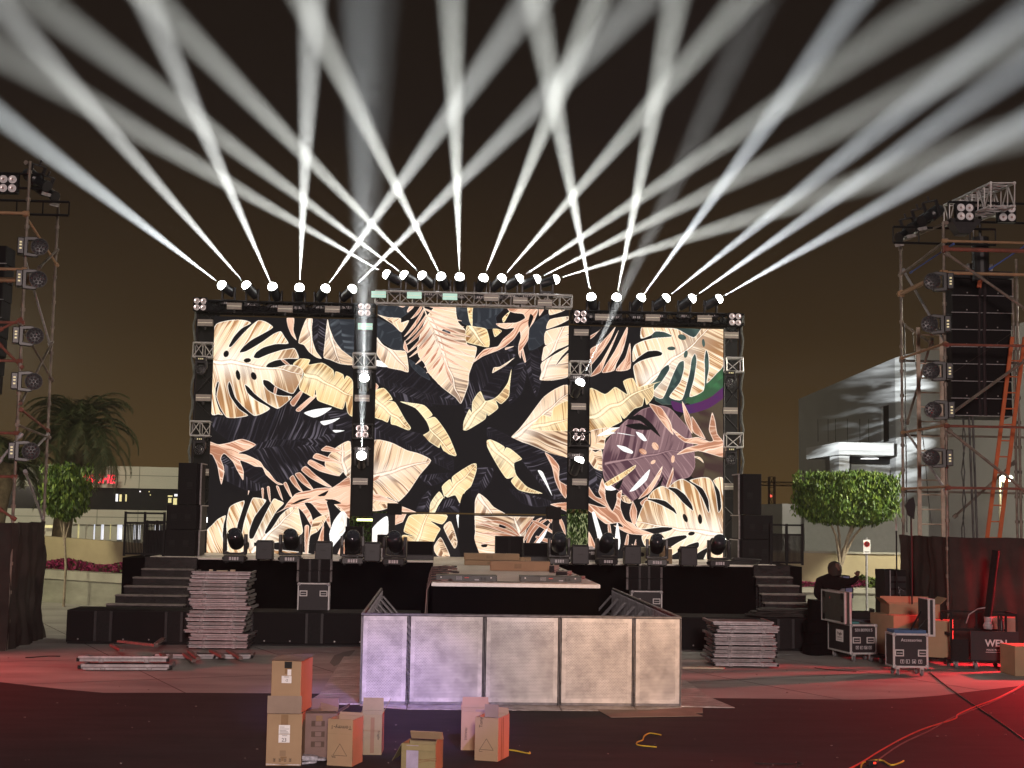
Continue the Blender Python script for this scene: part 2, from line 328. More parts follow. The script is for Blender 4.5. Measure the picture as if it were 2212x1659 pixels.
    leaf('B','C',[(1470,830),(1550,780),(1650,750),(1590,860),(1520,950),(1440,1000),(1420,1190),(1400,1190),(1430,1000)]); leaf('B','W',[(1650,970),(1700,830),(1780,730),(1835,760),(1830,930),(1700,1100),(1640,1190),(1660,1080)])
    leaf('B','P',[(1380,900),(1430,895),(1410,1190),(1385,1190)]); leaf('B','P',[(1590,860),(1575,1190),(1490,1190),(1540,1000)]); leaf('B','P',[(1740,1190),(1840,1000),(1840,1190)])
    # centre, upper part
    leaf('C','Q',[(190,460),(480,460),(510,540),(420,600),(190,570)],sm=False); leaf('C','Q',[(190,590),(420,700),(450,900),(350,890),(190,780)],sm=False)
    leaf('C','K',[(500,980),(640,1080),(720,1200),(985,1400),(720,1400),(560,1340),(300,1250),(190,1180),(190,1050),(490,1100)],((190,1150),(985,1400)))
    leaf('C','Q',[(500,980),(640,1080),(700,1180),(600,1130),(520,1050)])
    leaf('C','K',[(300,1250),(560,1250),(720,1420),(560,1400),(400,1360)])
    leaf('C','K',[(1060,1120),(1150,1000),(1300,930),(1500,940),(1400,1040),(1470,1060),(1350,1250),(1300,1350),(1200,1370),(1050,1500),(1000,1400)],((1020,1450),(1480,960)))
    leaf('C','K',[(1480,1060),(1600,1000),(1580,1200),(1540,1310),(1440,1400),(1430,1330)]); leaf('C','K',[(1580,1000),(1700,880),(1760,1100),(1730,1200),(1680,1330)],((1620,900),(1680,1330)))
    leaf('C','K',[(1240,900),(1500,760),(1560,860),(1400,920)]); leaf('C','Q',[(1620,690),(1800,560),(1770,820),(1620,900)])
    leaf('C','C',[(203,565),(300,590),(420,600),(425,640),(500,620),(430,730),(350,660),(260,600)])
    for q in ([(340,455),(490,455),(440,500)],[(480,530),(520,460),(555,460),(540,500),(490,545)],[(1715,488),(1775,488),(1715,580)]): leaf('C','P',q)
    leaf('C','C',[(190,770),(260,850),(350,895),(460,905),(480,950),(495,1100),(420,1085),(300,1060),(240,1000),(190,920)],((200,780),(490,1095))); leaf('C','W',[(185,990),(240,1000),(300,1055),(185,1042)]); leaf('C','P',[(445,880),(460,805),(490,900),(485,920)])
    leaf('C','C',[(575,880),(600,760),(640,640),(680,560),(770,465),(860,465),(930,470),(940,560),(960,640),(1030,720),(1040,840),(1130,870),(1110,980),(1060,1120),(1050,1230),(985,1395),(930,1340),(800,1240),(680,1110),(640,1020),(590,960)],((690,560),(985,1390)))
    leaf('C','Q',[(940,475),(1040,480),(1060,600),(1090,680),(1000,650),(950,570)]); leaf('C','Q',[(1095,475),(1400,480),(1310,590),(1330,680),(1230,700),(1095,680)])
    leaf('C','B',[(1040,670),(1130,680),(1220,700),(1250,800),(1240,870),(1130,850),(1030,820),(1025,740)],((1060,670),(1200,860))); leaf('C','B',[(1040,475),(1095,475),(1090,560),(1090,680),(1060,620)])
    ell('C','Q',845,730,42,32,.4)
    ml=[(625,462),(640,510),(660,570),(680,620),(700,680),(722,740),(745,800),(775,870),(805,940),(830,990)]
    lt=[(515,605),(452,772),(465,810),(475,850),(480,925),(500,965),(560,1030),(640,1060),(660,1110),(720,1160)]
    rt_=[(930,520),(990,625),(1010,680),(1072,775),(1030,800),(1120,870),(1118,960),(1100,1020),(1055,1080),(910,1230)]
    for i,(mx,my) in enumerate(ml):
        l=lt[i]; r=rt_[i]
        stroke('C','P',[(mx,my),((mx+l[0])/2+25,(my+l[1])/2+20),l],28)
        stroke('C','P',[(mx,my),((mx+r[0])/2-10,(my+r[1])/2+22),r],26)
    stroke('C','C',[(622,455),(700,700),(850,1010)],14)
    leaf('C','P',[(1405,478),(1500,500),(1600,490),(1702,488),(1695,560),(1660,640),(1620,700),(1610,800),(1550,900),(1540,975),(1520,930),(1520,850),(1540,780),(1530,720),(1480,790),(1400,860),(1330,900),(1250,930),(1180,960),(1080,1025),(1130,960),(1200,890),(1290,870),(1330,860),(1380,790),(1440,740),(1480,690),(1400,700),(1340,680),(1310,650),(1400,645),(1500,640),(1580,600),(1560,560),(1480,550),(1430,530)])
    leaf('C','N',[(1630,560),(1660,590),(1620,690),(1610,640)]); leaf('C','P',[(1560,870),(1590,1000),(1575,1010),(1550,930)]); leaf('C','B',[(1370,600),(1445,530),(1385,640)]); leaf('C','B',[(1280,700),(1300,775),(1365,720),(1330,700)]); leaf('C','P',[(1400,875),(1480,860),(1400,895)])
    for q in ([(1815,500),(1990,495),(1920,540),(1810,570)],[(1815,610),(1995,580),(1995,610),(1900,660),(1780,700)],[(1775,720),(1995,670),(1995,740),(1880,800),(1770,850)],[(1770,860),(1995,750),(1995,840),(1870,900),(1740,1000),(1750,900)],[(1740,1010),(1995,860),(1995,880),(1920,960),(1870,1040),(1995,920),(1995,1135),(1840,1180),(1720,1175),(1735,1100)]): leaf('C','C',q,((1730,1180),(1995,560)),edge=3)
    leaf('C','C',[(1275,1110),(1290,1060),(1350,1050),(1485,965),(1400,1040),(1300,1100)])
    leaf('C','B',[(1003,1640),(1010,1560),(1060,1450),(1085,1480),(1090,1380),(1140,1300),(1170,1285),(1210,1370),(1290,1350),(1350,1300),(1420,1200),(1455,1070),(1440,1220),(1430,1330),(1360,1400),(1310,1370),(1330,1440),(1240,1510),(1225,1480),(1210,1540),(1120,1600),(1040,1645)],((1010,1635),(1450,1080)))
    leaf('C','B',[(170,1290),(260,1250),(320,1310),(345,1360),(290,1370),(370,1385),(460,1540),(515,1620),(490,1645),(380,1600),(330,1585),(325,1500),(300,1570),(250,1550),(165,1510)],((170,1335),(505,1635)))
    leaf('C','B',[(415,1378),(520,1390),(640,1412),(718,1500),(660,1540),(740,1522),(820,1620),(880,1720),(940,1870),(920,1885),(830,1850),(790,1780),(780,1810),(700,1760),(620,1700),(690,1650),(660,1560),(560,1440)],((420,1380),(935,1880)))
    leaf('C','C',[(1995,1250),(1880,1250),(1760,1330),(1680,1430),(1600,1540),(1520,1640),(1450,1720),(1600,1770),(1700,1810),(1860,1880),(1995,1870)],((1460,1720),(1995,1300)))
    leaf('C','B',[(1630,1620),(1700,1540),(1750,1500),(1820,1520),(1850,1430),(1995,1370),(1995,1640),(1800,1650),(1680,1640)],((1640,1620),(1995,1530)))
    leaf('C','P',[(180,1200),(215,1235),(185,1280)])
    # centre, lower part
    leaf('D','K',[(165,130),(500,230),(620,260),(700,340),(900,470),(910,600),(800,560),(700,510),(500,420),(320,330),(165,300)],((165,200),(900,560)))
    leaf('D','K',[(1240,190),(1480,300),(1700,400),(1860,450),(1990,500),(1990,800),(1850,870),(1750,760),(1560,520),(1450,400),(1240,300)],((1240,210),(1900,860)))
    leaf('D','K',[(1430,770),(1560,800),(1860,900),(1700,940),(1550,900)],((1440,780),(1860,900))); leaf('D','K',[(1120,580),(1280,580),(1260,700),(1160,820),(1090,850),(1080,760)])
    leaf('D','K',[(560,990),(620,850),(700,780),(690,990)]); leaf('D','K',[(740,1000),(860,860),(1000,900),(980,1000)]); leaf('D','K',[(600,650),(900,620),(820,700),(700,740)])
    leaf('D','C',[(150,335),(320,333),(480,410),(590,440),(705,505),(600,640),(500,790),(400,890),(300,850),(150,830)],((150,650),(700,508)))
    leaf('D','C',[(140,820),(280,850),(400,905),(330,940),(240,970),(140,970)]); leaf('D','P',[(420,930),(570,990),(480,990),(410,975)]); stroke('D','P',[(150,700),(190,670),(230,645)],34)
    leaf('D','P',[(150,815),(240,830),(330,870),(400,905),(300,895),(150,870)])
    leaf('D','B',[(1125,535),(1128,600),(1080,740),(1020,800),(975,905),(930,830),(860,850),(830,840),(770,930),(730,1010),(690,1010),(700,900),(780,795),(830,860),(805,750),(880,680),(905,730),(900,660),(980,600),(1080,540)],((705,1000),(1120,545)))
    leaf('D','B',[(1225,320),(1260,310),(1330,340),(1390,380),(1380,430),(1405,385),(1450,400),(1552,490),(1480,530),(1500,640),(1600,750),(1745,812),(1640,810),(1520,780),(1450,700),(1480,655),(1410,675),(1340,580),(1270,460),(1230,380)],((1235,325),(1735,810)))
    leaf('D','P',[(1765,430),(1830,470),(1900,560),(1900,690),(1985,750),(1960,860),(1900,780),(1860,690),(1830,560)]); leaf('D','W',[(1700,600),(1750,620),(1835,835),(1770,720)]); leaf('D','P',[(1815,915),(1900,900),(1985,900),(1985,985),(1880,940)])
    leaf('D','C',[(1110,1018),(1115,880),(1150,812),(1230,870),(1290,940),(1430,1030),(1110,1030)],((1150,815),(1300,1030)))
    ART[:int((PL(1010,1111,YS).z-AZ0)*RES),int((PL(803,1111,YS).x-AX0)*RES):int((PL(1225,1111,YS).x-AX0)*RES)]=(.0105,.0095,.0105)
    leaf('D','B',[(450,1170),(480,1060),(530,1010),(850,1012),(810,1100),(700,1070),(790,1140),(760,1200),(720,1290),(700,1390),(560,1310),(430,1270),(440,1200),(540,1210)],((545,1310),(690,1005)))
    leaf('D','P',[(340,1005),(475,1005),(440,1080),(340,1118)],sm=False); leaf('D','W',[(140,1270),(150,1150),(220,1070),(300,1030),(300,1270)])
    leaf('D','C',[(820,1130),(890,1075),(950,1260),(920,1325)]); leaf('D','C',[(725,1320),(790,1220),(840,1300),(880,1405),(770,1400)]); leaf('D','W',[(940,1020),(968,1020),(975,1170),(960,1140)])
    leaf('D','C',[(1110,1022),(1670,1030),(1600,1120),(1580,1215),(1560,1400),(1150,1400),(1100,1260),(1115,1180)],((1530,1230),(1480,1030)),sm=False)
    ell('D','N',1375,1115,38,26); ell('D','N',1200,1300,30,16)
    for q in ([(1530,1210),(1400,1030),(1150,1090)],[(1535,1220),(1350,1130),(1120,1090)],[(1530,1240),(1350,1170),(1140,1190)],[(1520,1290),(1350,1230),(1160,1290)],[(1530,1190),(1600,1120),(1660,1030)],[(1520,1330),(1350,1300),(1150,1340)]): stroke('D','P',q,34)
    for q in ([(1590,1340),(1620,1120),(1825,1035)],[(1575,1250),(1650,1080),(1740,1040)],[(1630,1330),(1740,1220),(1812,1090)],[(1650,1070),(1750,1110),(1870,1200)],[(1680,1215),(1780,1260),(1870,1270)],[(1740,1310),(1820,1290),(1880,1260)],[(1885,1020),(1930,1090),(1958,1200)],[(1800,1035),(1820,1050),(1825,1090)]): stroke('D','P',q,36)
    stroke('D','W',[(1640,1340),(1740,1240),(1790,1140)],32)
    leaf('D','N',[(1000,820),(1035,812),(1070,870),(1110,1000),(1110,1240),(1155,1400),(980,1400),(960,1100),(975,900)])
    # right
    ART[:, int((PL(1272,900,YS).x-AX0)*RES):]=ART[:, int((PL(1272,900,YS).x-AX0)*RES):]
    leaf('E','T',[(880,600),(1400,600),(1540,800),(1540,1000),(1250,1260),(900,1250)]); leaf('E','G',[(1180,1240),(1380,1100),(1540,940),(1540,1150),(1400,1230),(1250,1290)],edge=0)
    leaf('E','O',[(1200,1340),(1540,1200),(1540,2020),(1240,1960),(1100,1500)],edge=0); leaf('E','U',[(1050,1250),(1200,1290),(1400,1230),(1540,1120),(1540,1220),(1400,1320),(1230,1370),(1080,1340)],edge=0)
    leaf('E','N',[(700,860),(900,780),(960,830),(760,900)])
    for q in ([(285,650),(370,600),(400,570),(330,650),(285,680)],[(285,1020),(290,780),(380,720),(460,640),(530,560),(480,680),(400,800),(290,940)],[(290,1025),(400,880),(500,700),(560,590),(500,740),(440,870),(390,985)],[(400,985),(520,790),(635,565),(640,620),(600,780),(540,900),(515,970)],[(530,970),(620,850),(665,710),(668,950)]): leaf('E','P',q)
    leaf('E','M',[(765,670),(775,560),(900,560),(1100,580),(1260,660),(1350,560),(1545,560),(1545,900),(1480,990),(1380,1088),(1400,950),(1395,830),(1375,780),(1360,870),(1365,1000),(1350,1160),(1220,1215),(1260,1050),(1285,880),(1270,815),(1240,870),(1220,1000),(1150,1240),(1030,1215),(1130,1080),(1165,960),(1165,880),(1120,900),(1070,1000),(970,1230),(870,1185),(960,1070),(1030,960),(1020,915),(960,960),(900,1060),(760,1150),(720,1080),(695,930),(760,880),(850,850),(950,830),(965,805),(920,785),(830,790),(740,850),(690,890),(688,790),(710,730),(790,690),(900,665),(1040,655),(1050,640),(980,610),(900,605),(860,640)],((770,1130),(1400,580)))
    for e in ((1150,658,40,26,.3),(1050,763,38,18,0),(1185,817,18,35,.2),(1350,712,14,38,-.1)): ell('E','T',*e)
    leaf('E','B',[(280,1140),(430,1190),(520,1125),(560,1140),(640,1190),(600,1070),(690,1040),(740,1120),(830,1100),(960,1070),(890,1100),(885,1210),(820,1290),(800,1220),(780,1300),(700,1330),(610,1420),(570,1370),(590,1440),(520,1480),(400,1540),(280,1560)],((280,1420),(955,1078)))
    leaf('E','C',[(280,1540),(450,1500),(570,1510),(440,1600),(420,1700),(280,1700)]); leaf('F','K',[(280,270),(400,370),(390,480),(360,570),(280,520)])
    leaf('F','C',[(275,150),(340,190),(400,170),(415,330),(400,365),(330,340),(275,260)]); leaf('F','W',[(440,540),(430,480),(540,530),(500,548)]); leaf('F','C',[(570,600),(640,590),(700,640),(660,670),(600,650)])
    leaf('F','V',[(405,330),(410,200),(440,100),(500,20),(560,-40),(620,-100),(700,-150),(780,-210),(900,-245),(980,-240),(1050,-210),(1150,-100),(1230,0),(1270,230),(1270,330),(1220,420),(1130,450),(1030,520),(960,500),(870,560),(700,650),(620,590),(540,540),(430,450)],((430,300),(1150,165)))
    leaf('F','N',[(620,-60),(760,-80),(860,-20),(720,-20)]); leaf('F','N',[(640,-120),(760,-160),(880,-60),(950,50),(860,-20),(760,-100)])
    leaf('F','W',[(540,125),(620,140),(690,180),(680,205),(600,180)]); leaf('F','W',[(720,0),(780,20),(822,80),(790,85),(740,40)]); ell('F','P',785,185,38,24,.5); ell('F','P',900,135,28,40,-.6); ell('F','P',1065,255,18,35,.1)
    ell('F','P',880,283,26,16,-.6)
    leaf('F','N',[(520,510),(600,440),(560,540)]); leaf('F','N',[(700,640),(900,520),(980,400),(930,540),(740,640)]); leaf('F','B',[(430,480),(560,400),(715,310),(700,350),(560,460),(460,510)]); leaf('F','W',[(660,555),(770,430),(850,350),(820,450),(720,540)]); leaf('F','P',[(740,630),(860,480),(965,320),(950,400),(860,560)]); leaf('F','P',[(1000,510),(1040,400),(1065,330),(1070,400),(1030,520)])
    leaf('F','W',[(355,40),(470,-30),(570,-40),(480,0),(720,40),(560,10),(440,30)])
    leaf('F','P',[(840,-260),(900,-250),(960,-220),(1040,-100),(1070,30),(1000,-40),(930,-130)]); leaf('F','P',[(1240,-145),(1300,-60),(1370,70),(1250,0)]); leaf('F','P',[(1150,-285),(1230,-130),(1245,20),(1180,-100)])
    leaf('F','P',[(1050,-40),(1180,60),(1300,50),(1400,90),(1440,80),(1400,-20),(1430,-180),(1460,-100),(1480,20),(1540,100),(1540,235),(1440,215),(1300,180),(1100,215),(1190,150),(1300,120),(1180,100),(1100,40)]); stroke('F','C',[(1265,235),(1320,235),(1350,290)],22)
    leaf('F','P',[(270,500),(340,600),(400,620),(370,560),(405,435),(430,500),(440,630),(500,740),(540,640),(540,580),(590,545),(575,700),(620,820),(700,860),(740,900),(900,960),(800,965),(650,950),(510,875),(600,890),(560,850),(440,860),(340,780),(270,730),(270,670),(380,700),(440,700),(330,640),(270,590)]); leaf('F','P',[(690,860),(660,760),(690,650),(730,740),(720,860)]); leaf('F','P',[(760,660),(820,610),(830,640),(780,690)])
    leaf('F','M',[(720,860),(800,650),(850,640),(950,680),(1060,740),(1100,770),(1080,720),(1000,650),(920,630),(830,620),(880,550),(970,505),(1080,570),(1160,660),(1250,735),(1240,680),(1180,590),(1100,530),(1030,515),(1090,460),(1160,440),(1270,510),(1340,620),(1400,755),(1395,640),(1340,530),(1220,455),(1330,425),(1400,430),(1440,480),(1470,600),(1490,750),(1515,700),(1500,560),(1440,455),(1545,460),(1545,1210),(1350,1210),(1400,1080),(1300,1130),(1210,1210),(1160,1180),(1300,1080),(1300,1030),(1200,1060),(1060,1150),(960,1140),(1100,1040),(1190,990),(1180,965),(1060,980),(950,1020),(810,1070),(775,970),(920,950),(1040,920),(1060,895),(960,890),(770,910)],((1540,960),(735,845)))
    for e in ((1180,805,20,42,-.4),(1318,815,20,46,-.1),(1238,950,32,18,-.2),(1428,1015,17,28,.4)): ell('F','N',*e)
    for i,q in enumerate(([(310,760),(340,760),(420,1010),(430,1070),(380,1060),(350,930)],[(455,860),(480,870),(495,1000),(470,1020)],[(540,860),(555,870),(575,1020),(560,1100),(520,1060)],[(280,930),(345,1075),(280,1075)],[(635,960),(655,970),(640,1100),(605,1095)],[(680,1050),(695,1060),(715,1140),(690,1130)],[(720,1000),(722,1080),(705,1120),(690,1100)],[(800,1080),(810,1090),(780,1140),(770,1140)])): leaf('F','W' if i in(0,2) else 'P',q)
paint()
img=bpy.data.images.new('screen_art',AW,AH,float_buffer=True); img.colorspace_settings.name='Linear Rec.709'
buf=np.ones((AH,AW,4),np.float32); buf[...,:3]=ART; img.pixels.foreach_set(buf.ravel()); img.pack(); img.update()
mt_scr=bpy.data.materials.new('led_picture'); mt_scr.use_nodes=True; n=mt_scr.node_tree; b=n.nodes['Principled BSDF']
ti=n.nodes.new('ShaderNodeTexImage'); ti.image=img; uv=n.nodes.new('ShaderNodeUVMap'); n.links.new(uv.outputs[0],ti.inputs[0])
n.links.new(ti.outputs[0],b.inputs['Emission Color']); b.inputs['Emission Strength'].default_value=1.24; b.inputs['Base Color'].default_value=(.006,.006,.006,1); b.inputs['Roughness'].default_value=.6; b.inputs['Specular IOR Level'].default_value=.1
# ================================================================ ground
DECK=1.47
def flat(pts,z): return [(p.x,p.y,z) for p in pts]
m=MB(); m.add([(-260,-30,0),(260,-30,0),(260,400,0),(-260,400,0)],[(0,1,2,3)])
mt_conc=mat('plaza_concrete',(.34,.325,.305),.62,var=.30,nscale=.9,bump=.08,bscale=30,spec=.35,aniso=(.5,1.6,1))
o=m.build('ground',mt_conc); tag(o,kind='structure')
# slab joints: thin dark lines across the plaza
m=MB()
for k in range(-6,7):
    m.box((k*3.0+.6,24,.0025),(.02,26,.001),rz=.42)
for k in range(5): m.box((0,19.5+k*3.2,.0025),(60,.02,.001),rz=.42-.02*k)
o=m.build('pavement',mat('joint_grout',(.12,.10,.095),.9)); tag(o,kind='structure')
edge=[(-60,1470),(0,1474),(141,1490),(223,1497),(420,1497),(700,1499),(1000,1503),(1500,1508),(1750,1511),(1860,1512),(1950,1509),(2030,1503),(2101,1494),(2212,1481),(2300,1468)]
pts=[G(u,v) for u,v in edge]
mt_carpet=mat('dark_floor_mat',(.026,.0185,.020),.8,var=.35,nscale=1.6,bump=.2,bscale=60,spec=.25,aniso=(.6,2,1))
m=MB(); vs=[(-40,-25,.004)]+[(p.x,p.y,.004) for p in [Vector((-40,pts[0].y,0))]+pts+[Vector((40,pts[-1].y+1,0))]]+[(40,-25,.004)]
m.add(vs,[tuple(range(len(vs)-1,-1,-1))]); o=m.build('path',mt_carpet); tag(o,kind='structure')
# ================================================================ stage
Ysf=G(1000,1213,DECK).y; Ywing=30.6
xs0=PL(425,1290,Ysf).x; xs1=PL(1626,1290,Ysf).x; xw0=PL(262,1240,Ywing).x; xw1=PL(1734,1250,Ywing).x
XT0=G(933,1260,DECK).x; XT1=G(1297,1264,DECK).x; YT=G(1110,1261,DECK).y
st=thing('stage','large black draped stage with pale plywood deck under the leaf screens','stage',((xs0+xs1)/2,Ysf,0)); c=st.location
m=MB(); m.bbox((xs0-c.x,0,DECK-.03),(xs1-c.x,9.5,DECK)); m.bbox((xw0-c.x+.6,Ywing-Ysf,DECK-.03),(xs0-c.x-.002,9.5,DECK)); m.bbox((xs1-c.x+.002,Ywing-Ysf,DECK-.03),(xw1-c.x-.6,9.5,DECK)); m.build('deck',mt_deck,st)
m=MB(); m.bbox((xs0-c.x+.01,.02,0),(xs1-c.x-.01,9.4,DECK-.032)); m.build('skirt',mt_cloth,st)
for s,xa,xb in ((0,xw0-c.x,xs0-c.x),(1,xs1-c.x,xw1-c.x)):
    m=MB(); m.bbox((xa+.01,Ywing-Ysf+.02,0),(xb-.01,9.4,DECK-.034)); m.build('skirt',mt_cloth,st)
th=thing('catwalk_stage','narrow catwalk deck with black front projecting from the stage toward the barriers','stage',((XT0+XT1)/2,YT,0)); c=th.location
m=MB(); m.bbox((XT0-c.x,0,DECK-.02),(XT1-c.x,Ysf-YT-.004,DECK+.004)); m.build('deck',mt_deck,th)
m=MB(); m.bbox((XT0-c.x-.006,-.012,DECK-.05),(XT1-c.x+.006,-.002,DECK-.002)); m.build('edge_trim',mt_alu,th)
m=MB(); m.bbox((XT0-c.x+.01,.01,0),(XT1-c.x-.01,Ysf-YT-.01,DECK-.052)); m.build('skirt',mt_cloth,th)
# stairs
mt_stair=mat('black_vinyl_riser',(.020,.017,.018),.25,var=.6,nscale=3,bump=.5,bscale=6,aniso=(1,1,3),spec=.6)
def stairs(x0,x1,sl,label):
    t=thing('stairs',label,'stairs',((x0+x1)/2,Ywing,0)); cx=(x0+x1)/2
    z=DECK-.25; y=0
    for k in range(8):
        y0=-.28*(k+1); xx0,xx1=x0-cx-sl[0]*k,x1-cx+sl[1]*k
        if k==0:
            m=MB(); m.bbox((xx0+.02,-.02,z),(xx1,.0,DECK-.01)); m.build('riser',mt_stair,t)
        m=MB(); m.bbox((xx0,y0,z-.03),(xx1,y0+.28,z)); m.bbox((xx0,y0-.008,z-.024),(xx1,y0-.001,z-.006)); m.build('tread',mat('stair_nosing',(.20,.17,.16),.45,var=.4),t)
        m=MB(); m.bbox((xx0+.01,y0+.004,0),(xx1-.01,y0+.04,z-.031)); m.build('riser',mt_stair,t)
        z-=.17
        if z<.05: break
xa=PL(312,1200,Ywing).x; xb=PL(426,1200,Ywing).x
stairs(xa,xb,(.115,0),'black steps up to the stage beside the tall pile of folded barrier frames')
xa=PL(1626,1222,Ywing).x; xb=PL(1706,1222,Ywing).x
stairs(xa,xb,(0,.075),'black steps at the stage end behind the folded black cloth')
# railings on the wings
def railing(u0,u1,v0,v1,Y,label,flip):
    a=PL(u0,v0,Y); b=PL(u1,v0,Y); zt=a.z; zb=DECK+.02
    t=thing('stage_railing',label,'railing',((a.x+b.x)/2,Y,DECK)); cx=(a.x+b.x)/2
    w=b.x-a.x; h=zt-zb
    for k in range(3):
        m=MB(); m.bbox((-w/2+k*w/2-.025,-.025,.0),(-w/2+k*w/2+.025,.025,h)); m.build('post',mt_black,t)
    for z in (h-.03,h-.24,.05):
        m=MB(); m.bbox((-w/2,-.02,z-.02),(w/2,.02,z+.02)); m.build('rail',mt_black,t)
    m=MB(); n=26
    for k in range(n): m.bbox((-w/2+(k+.5)*w/n-.009,-.009,.05),(-w/2+(k+.5)*w/n+.009,.009,h-.24))
    m.build('bars',mt_black,t)
    return t
railing(272,356,1103,1190,Ywing+.1,'black barred railing beside the showroom windows, left of the stage',0)
railing(1665,1733,1129,1211,Ywing+.1,'black barred railing between the right speaker stack and the round tree',1)
railing(318,362,1122,1190,Ywing+1.3,'second black railing set back behind the left speaker stack',0)
# ================================================================ LED walls
def screen(name,label,x0,x1,z0,z1,Y,rounded=False):
    t=thing(name,label,'led screen',((x0+x1)/2,Y,z0)); cx=(x0+x1)/2
    m=MB(); m.bbox((x0-cx,.006,0),(x1-cx,.14,z1-z0)); m.build('cabinet',mt_black,t)
    m=MB(); m.add([(x0-cx,0,0),(x1-cx,0,0),(x1-cx,0,z1-z0),(x0-cx,0,z1-z0)],[(0,1,2,3)]); o=m.build('display',mt_scr,t)
    u=o.data.uv_layers.new(name='UVMap')
    for i,(x,z) in enumerate(((x0,z0),(x1,z0),(x1,z1),(x0,z1))):
        p=Vector((x,Y,z)); d=(p-CAMP)*(YS/Y); q=CAMP+d
        u.data[i].uv=((q.x-AX0)/(AX1-AX0),(q.z-AZ0)/(AZ1-AZ0))
    return t
sl0,sl1=PL(455,940,YS).x,PL(760,940,YS).x
screen('led_screen','tall screen showing pale leaves, between the stage edge and the first black column',sl0,sl1,DECK+.01,PL(600,686,YS).z,YS)
sc0,sc1=PL(810,900,YS).x,PL(1226,900,YS).x
screen('led_screen','tallest middle screen of gold and dark leaves under the raised truss',sc0,sc1,PL(1000,1108,YS).z,PL(1000,658,YS).z,YS)
sr0,sr1=PL(1273,950,YS).x,PL(1562,950,YS).x
screen('led_screen','tall screen with plum leaf and green and purple patch',sr0,sr1,DECK+.01,PL(1420,708,YS).z,YS)
YL=33.0
screen('led_screen','low wide screen strip standing under the middle leaf screen',PL(804,1150,YL).x,PL(1224,1150,YL).x,DECK+.01,PL(1000,1111,YL).z,YL)
# black columns, header and side towers that hold the lights
mt_drape=mat('black_drape',(.008,.008,.009),.8,bump=.3,nscale=3)
def zz(v,u=1000,Y=YS): return PL(u,v,Y).z
def panel(label,x0,x1,z0,z1,y0=.02,y1=.5):
    t=tag(MB().bbox((x0,YS+y0,z0),(x1,YS+y1,z1)).build('black_column',mt_drape),label,'column'); return t
panel('black light column between the pale-leaf screen and the middle screen',sl1+.01,sc0-.01,zz(1115,785),zz(684,785))
panel('black light column between the middle screen and the plum-leaf screen',sc1+.01,sr0-.01,zz(1100,1250),zz(703,1250))
def truss(p,q,w,m,r=.025,step=None,n=7,up_=Vector((0,0,1))):
    p,q=Vector(p),Vector(q); d=(q-p); L=d.length; d.normalize(); s=d.cross(up_).normalized() if abs(d.z)<.9 else Vector((1,0,0)); t=s.cross(d)
    cs=[s*w/2+t*w/2,-s*w/2+t*w/2,-s*w/2-t*w/2,s*w/2-t*w/2]
    for c in cs: m.cyl(p+c,q+c,r,n=n)
    k=max(1,round(L/(step or w))); st_=L/k
    for i in range(k):
        a=p+d*st_*i; b=p+d*st_*(i+1)
        for j in range(4):
            c1,c2=cs[j],cs[(j+1)%4]
            if i%2: c1,c2=c2,c1
            m.cyl(a+c1,b+c2,r*.5,n=5,cap=False)
            m.cyl(a+cs[j],a+cs[(j+1)%4],r*.45,n=5,cap=False)
    for j in range(4): m.cyl(q+cs[j],q+cs[(j+1)%4],r*.45,n=5,cap=False)
    return m
def truss_thing(name,label,p,q,w,mt=mt_alu,r=.025,step=None,cat='truss'):
    m=MB(); p=Vector(p);q=Vector(q); truss(Vector((0,0,0)),q-p,w,m,r,step); return tag(m.build(name,mt,loc=p),label,cat)
TYF=YS-.45
za=zz(648,1020)+.0
truss_thing('lighting_truss','silver truss spanning above the middle screen',(sc0-.05,TYF+.25,zz(646,820)),(sc1+.05,TYF+.25,zz(646,820)),.29)
truss_thing('lighting_truss','black header truss over the pale-leaf screen',(sl0-.4,TYF+.3,zz(668,600)),(sl1+.5,TYF+.3,zz(668,600)),.26,mt_black)
truss_thing('lighting_truss','black header truss over the plum-leaf screen',(sr0-.5,TYF+.3,zz(690,1420)),(sr1+.45,TYF+.3,zz(690,1420)),.26,mt_black)
# header cloths
m=MB(); m.bbox((sl0-.3,YS-.02,zz(684,600)+.02),(sl1+.3,YS+.1,zz(662,600))); tag(m.build('header_cloth',mt_drape),'black cloth strip above the pale-leaf screen','cloth')
m=MB(); m.bbox((sr0-.3,YS-.02,zz(706,1420)+.02),(sr1+.05,YS+.1,zz(688,1420))); tag(m.build('header_cloth',mt_drape),'black cloth strip above the plum-leaf screen','cloth')
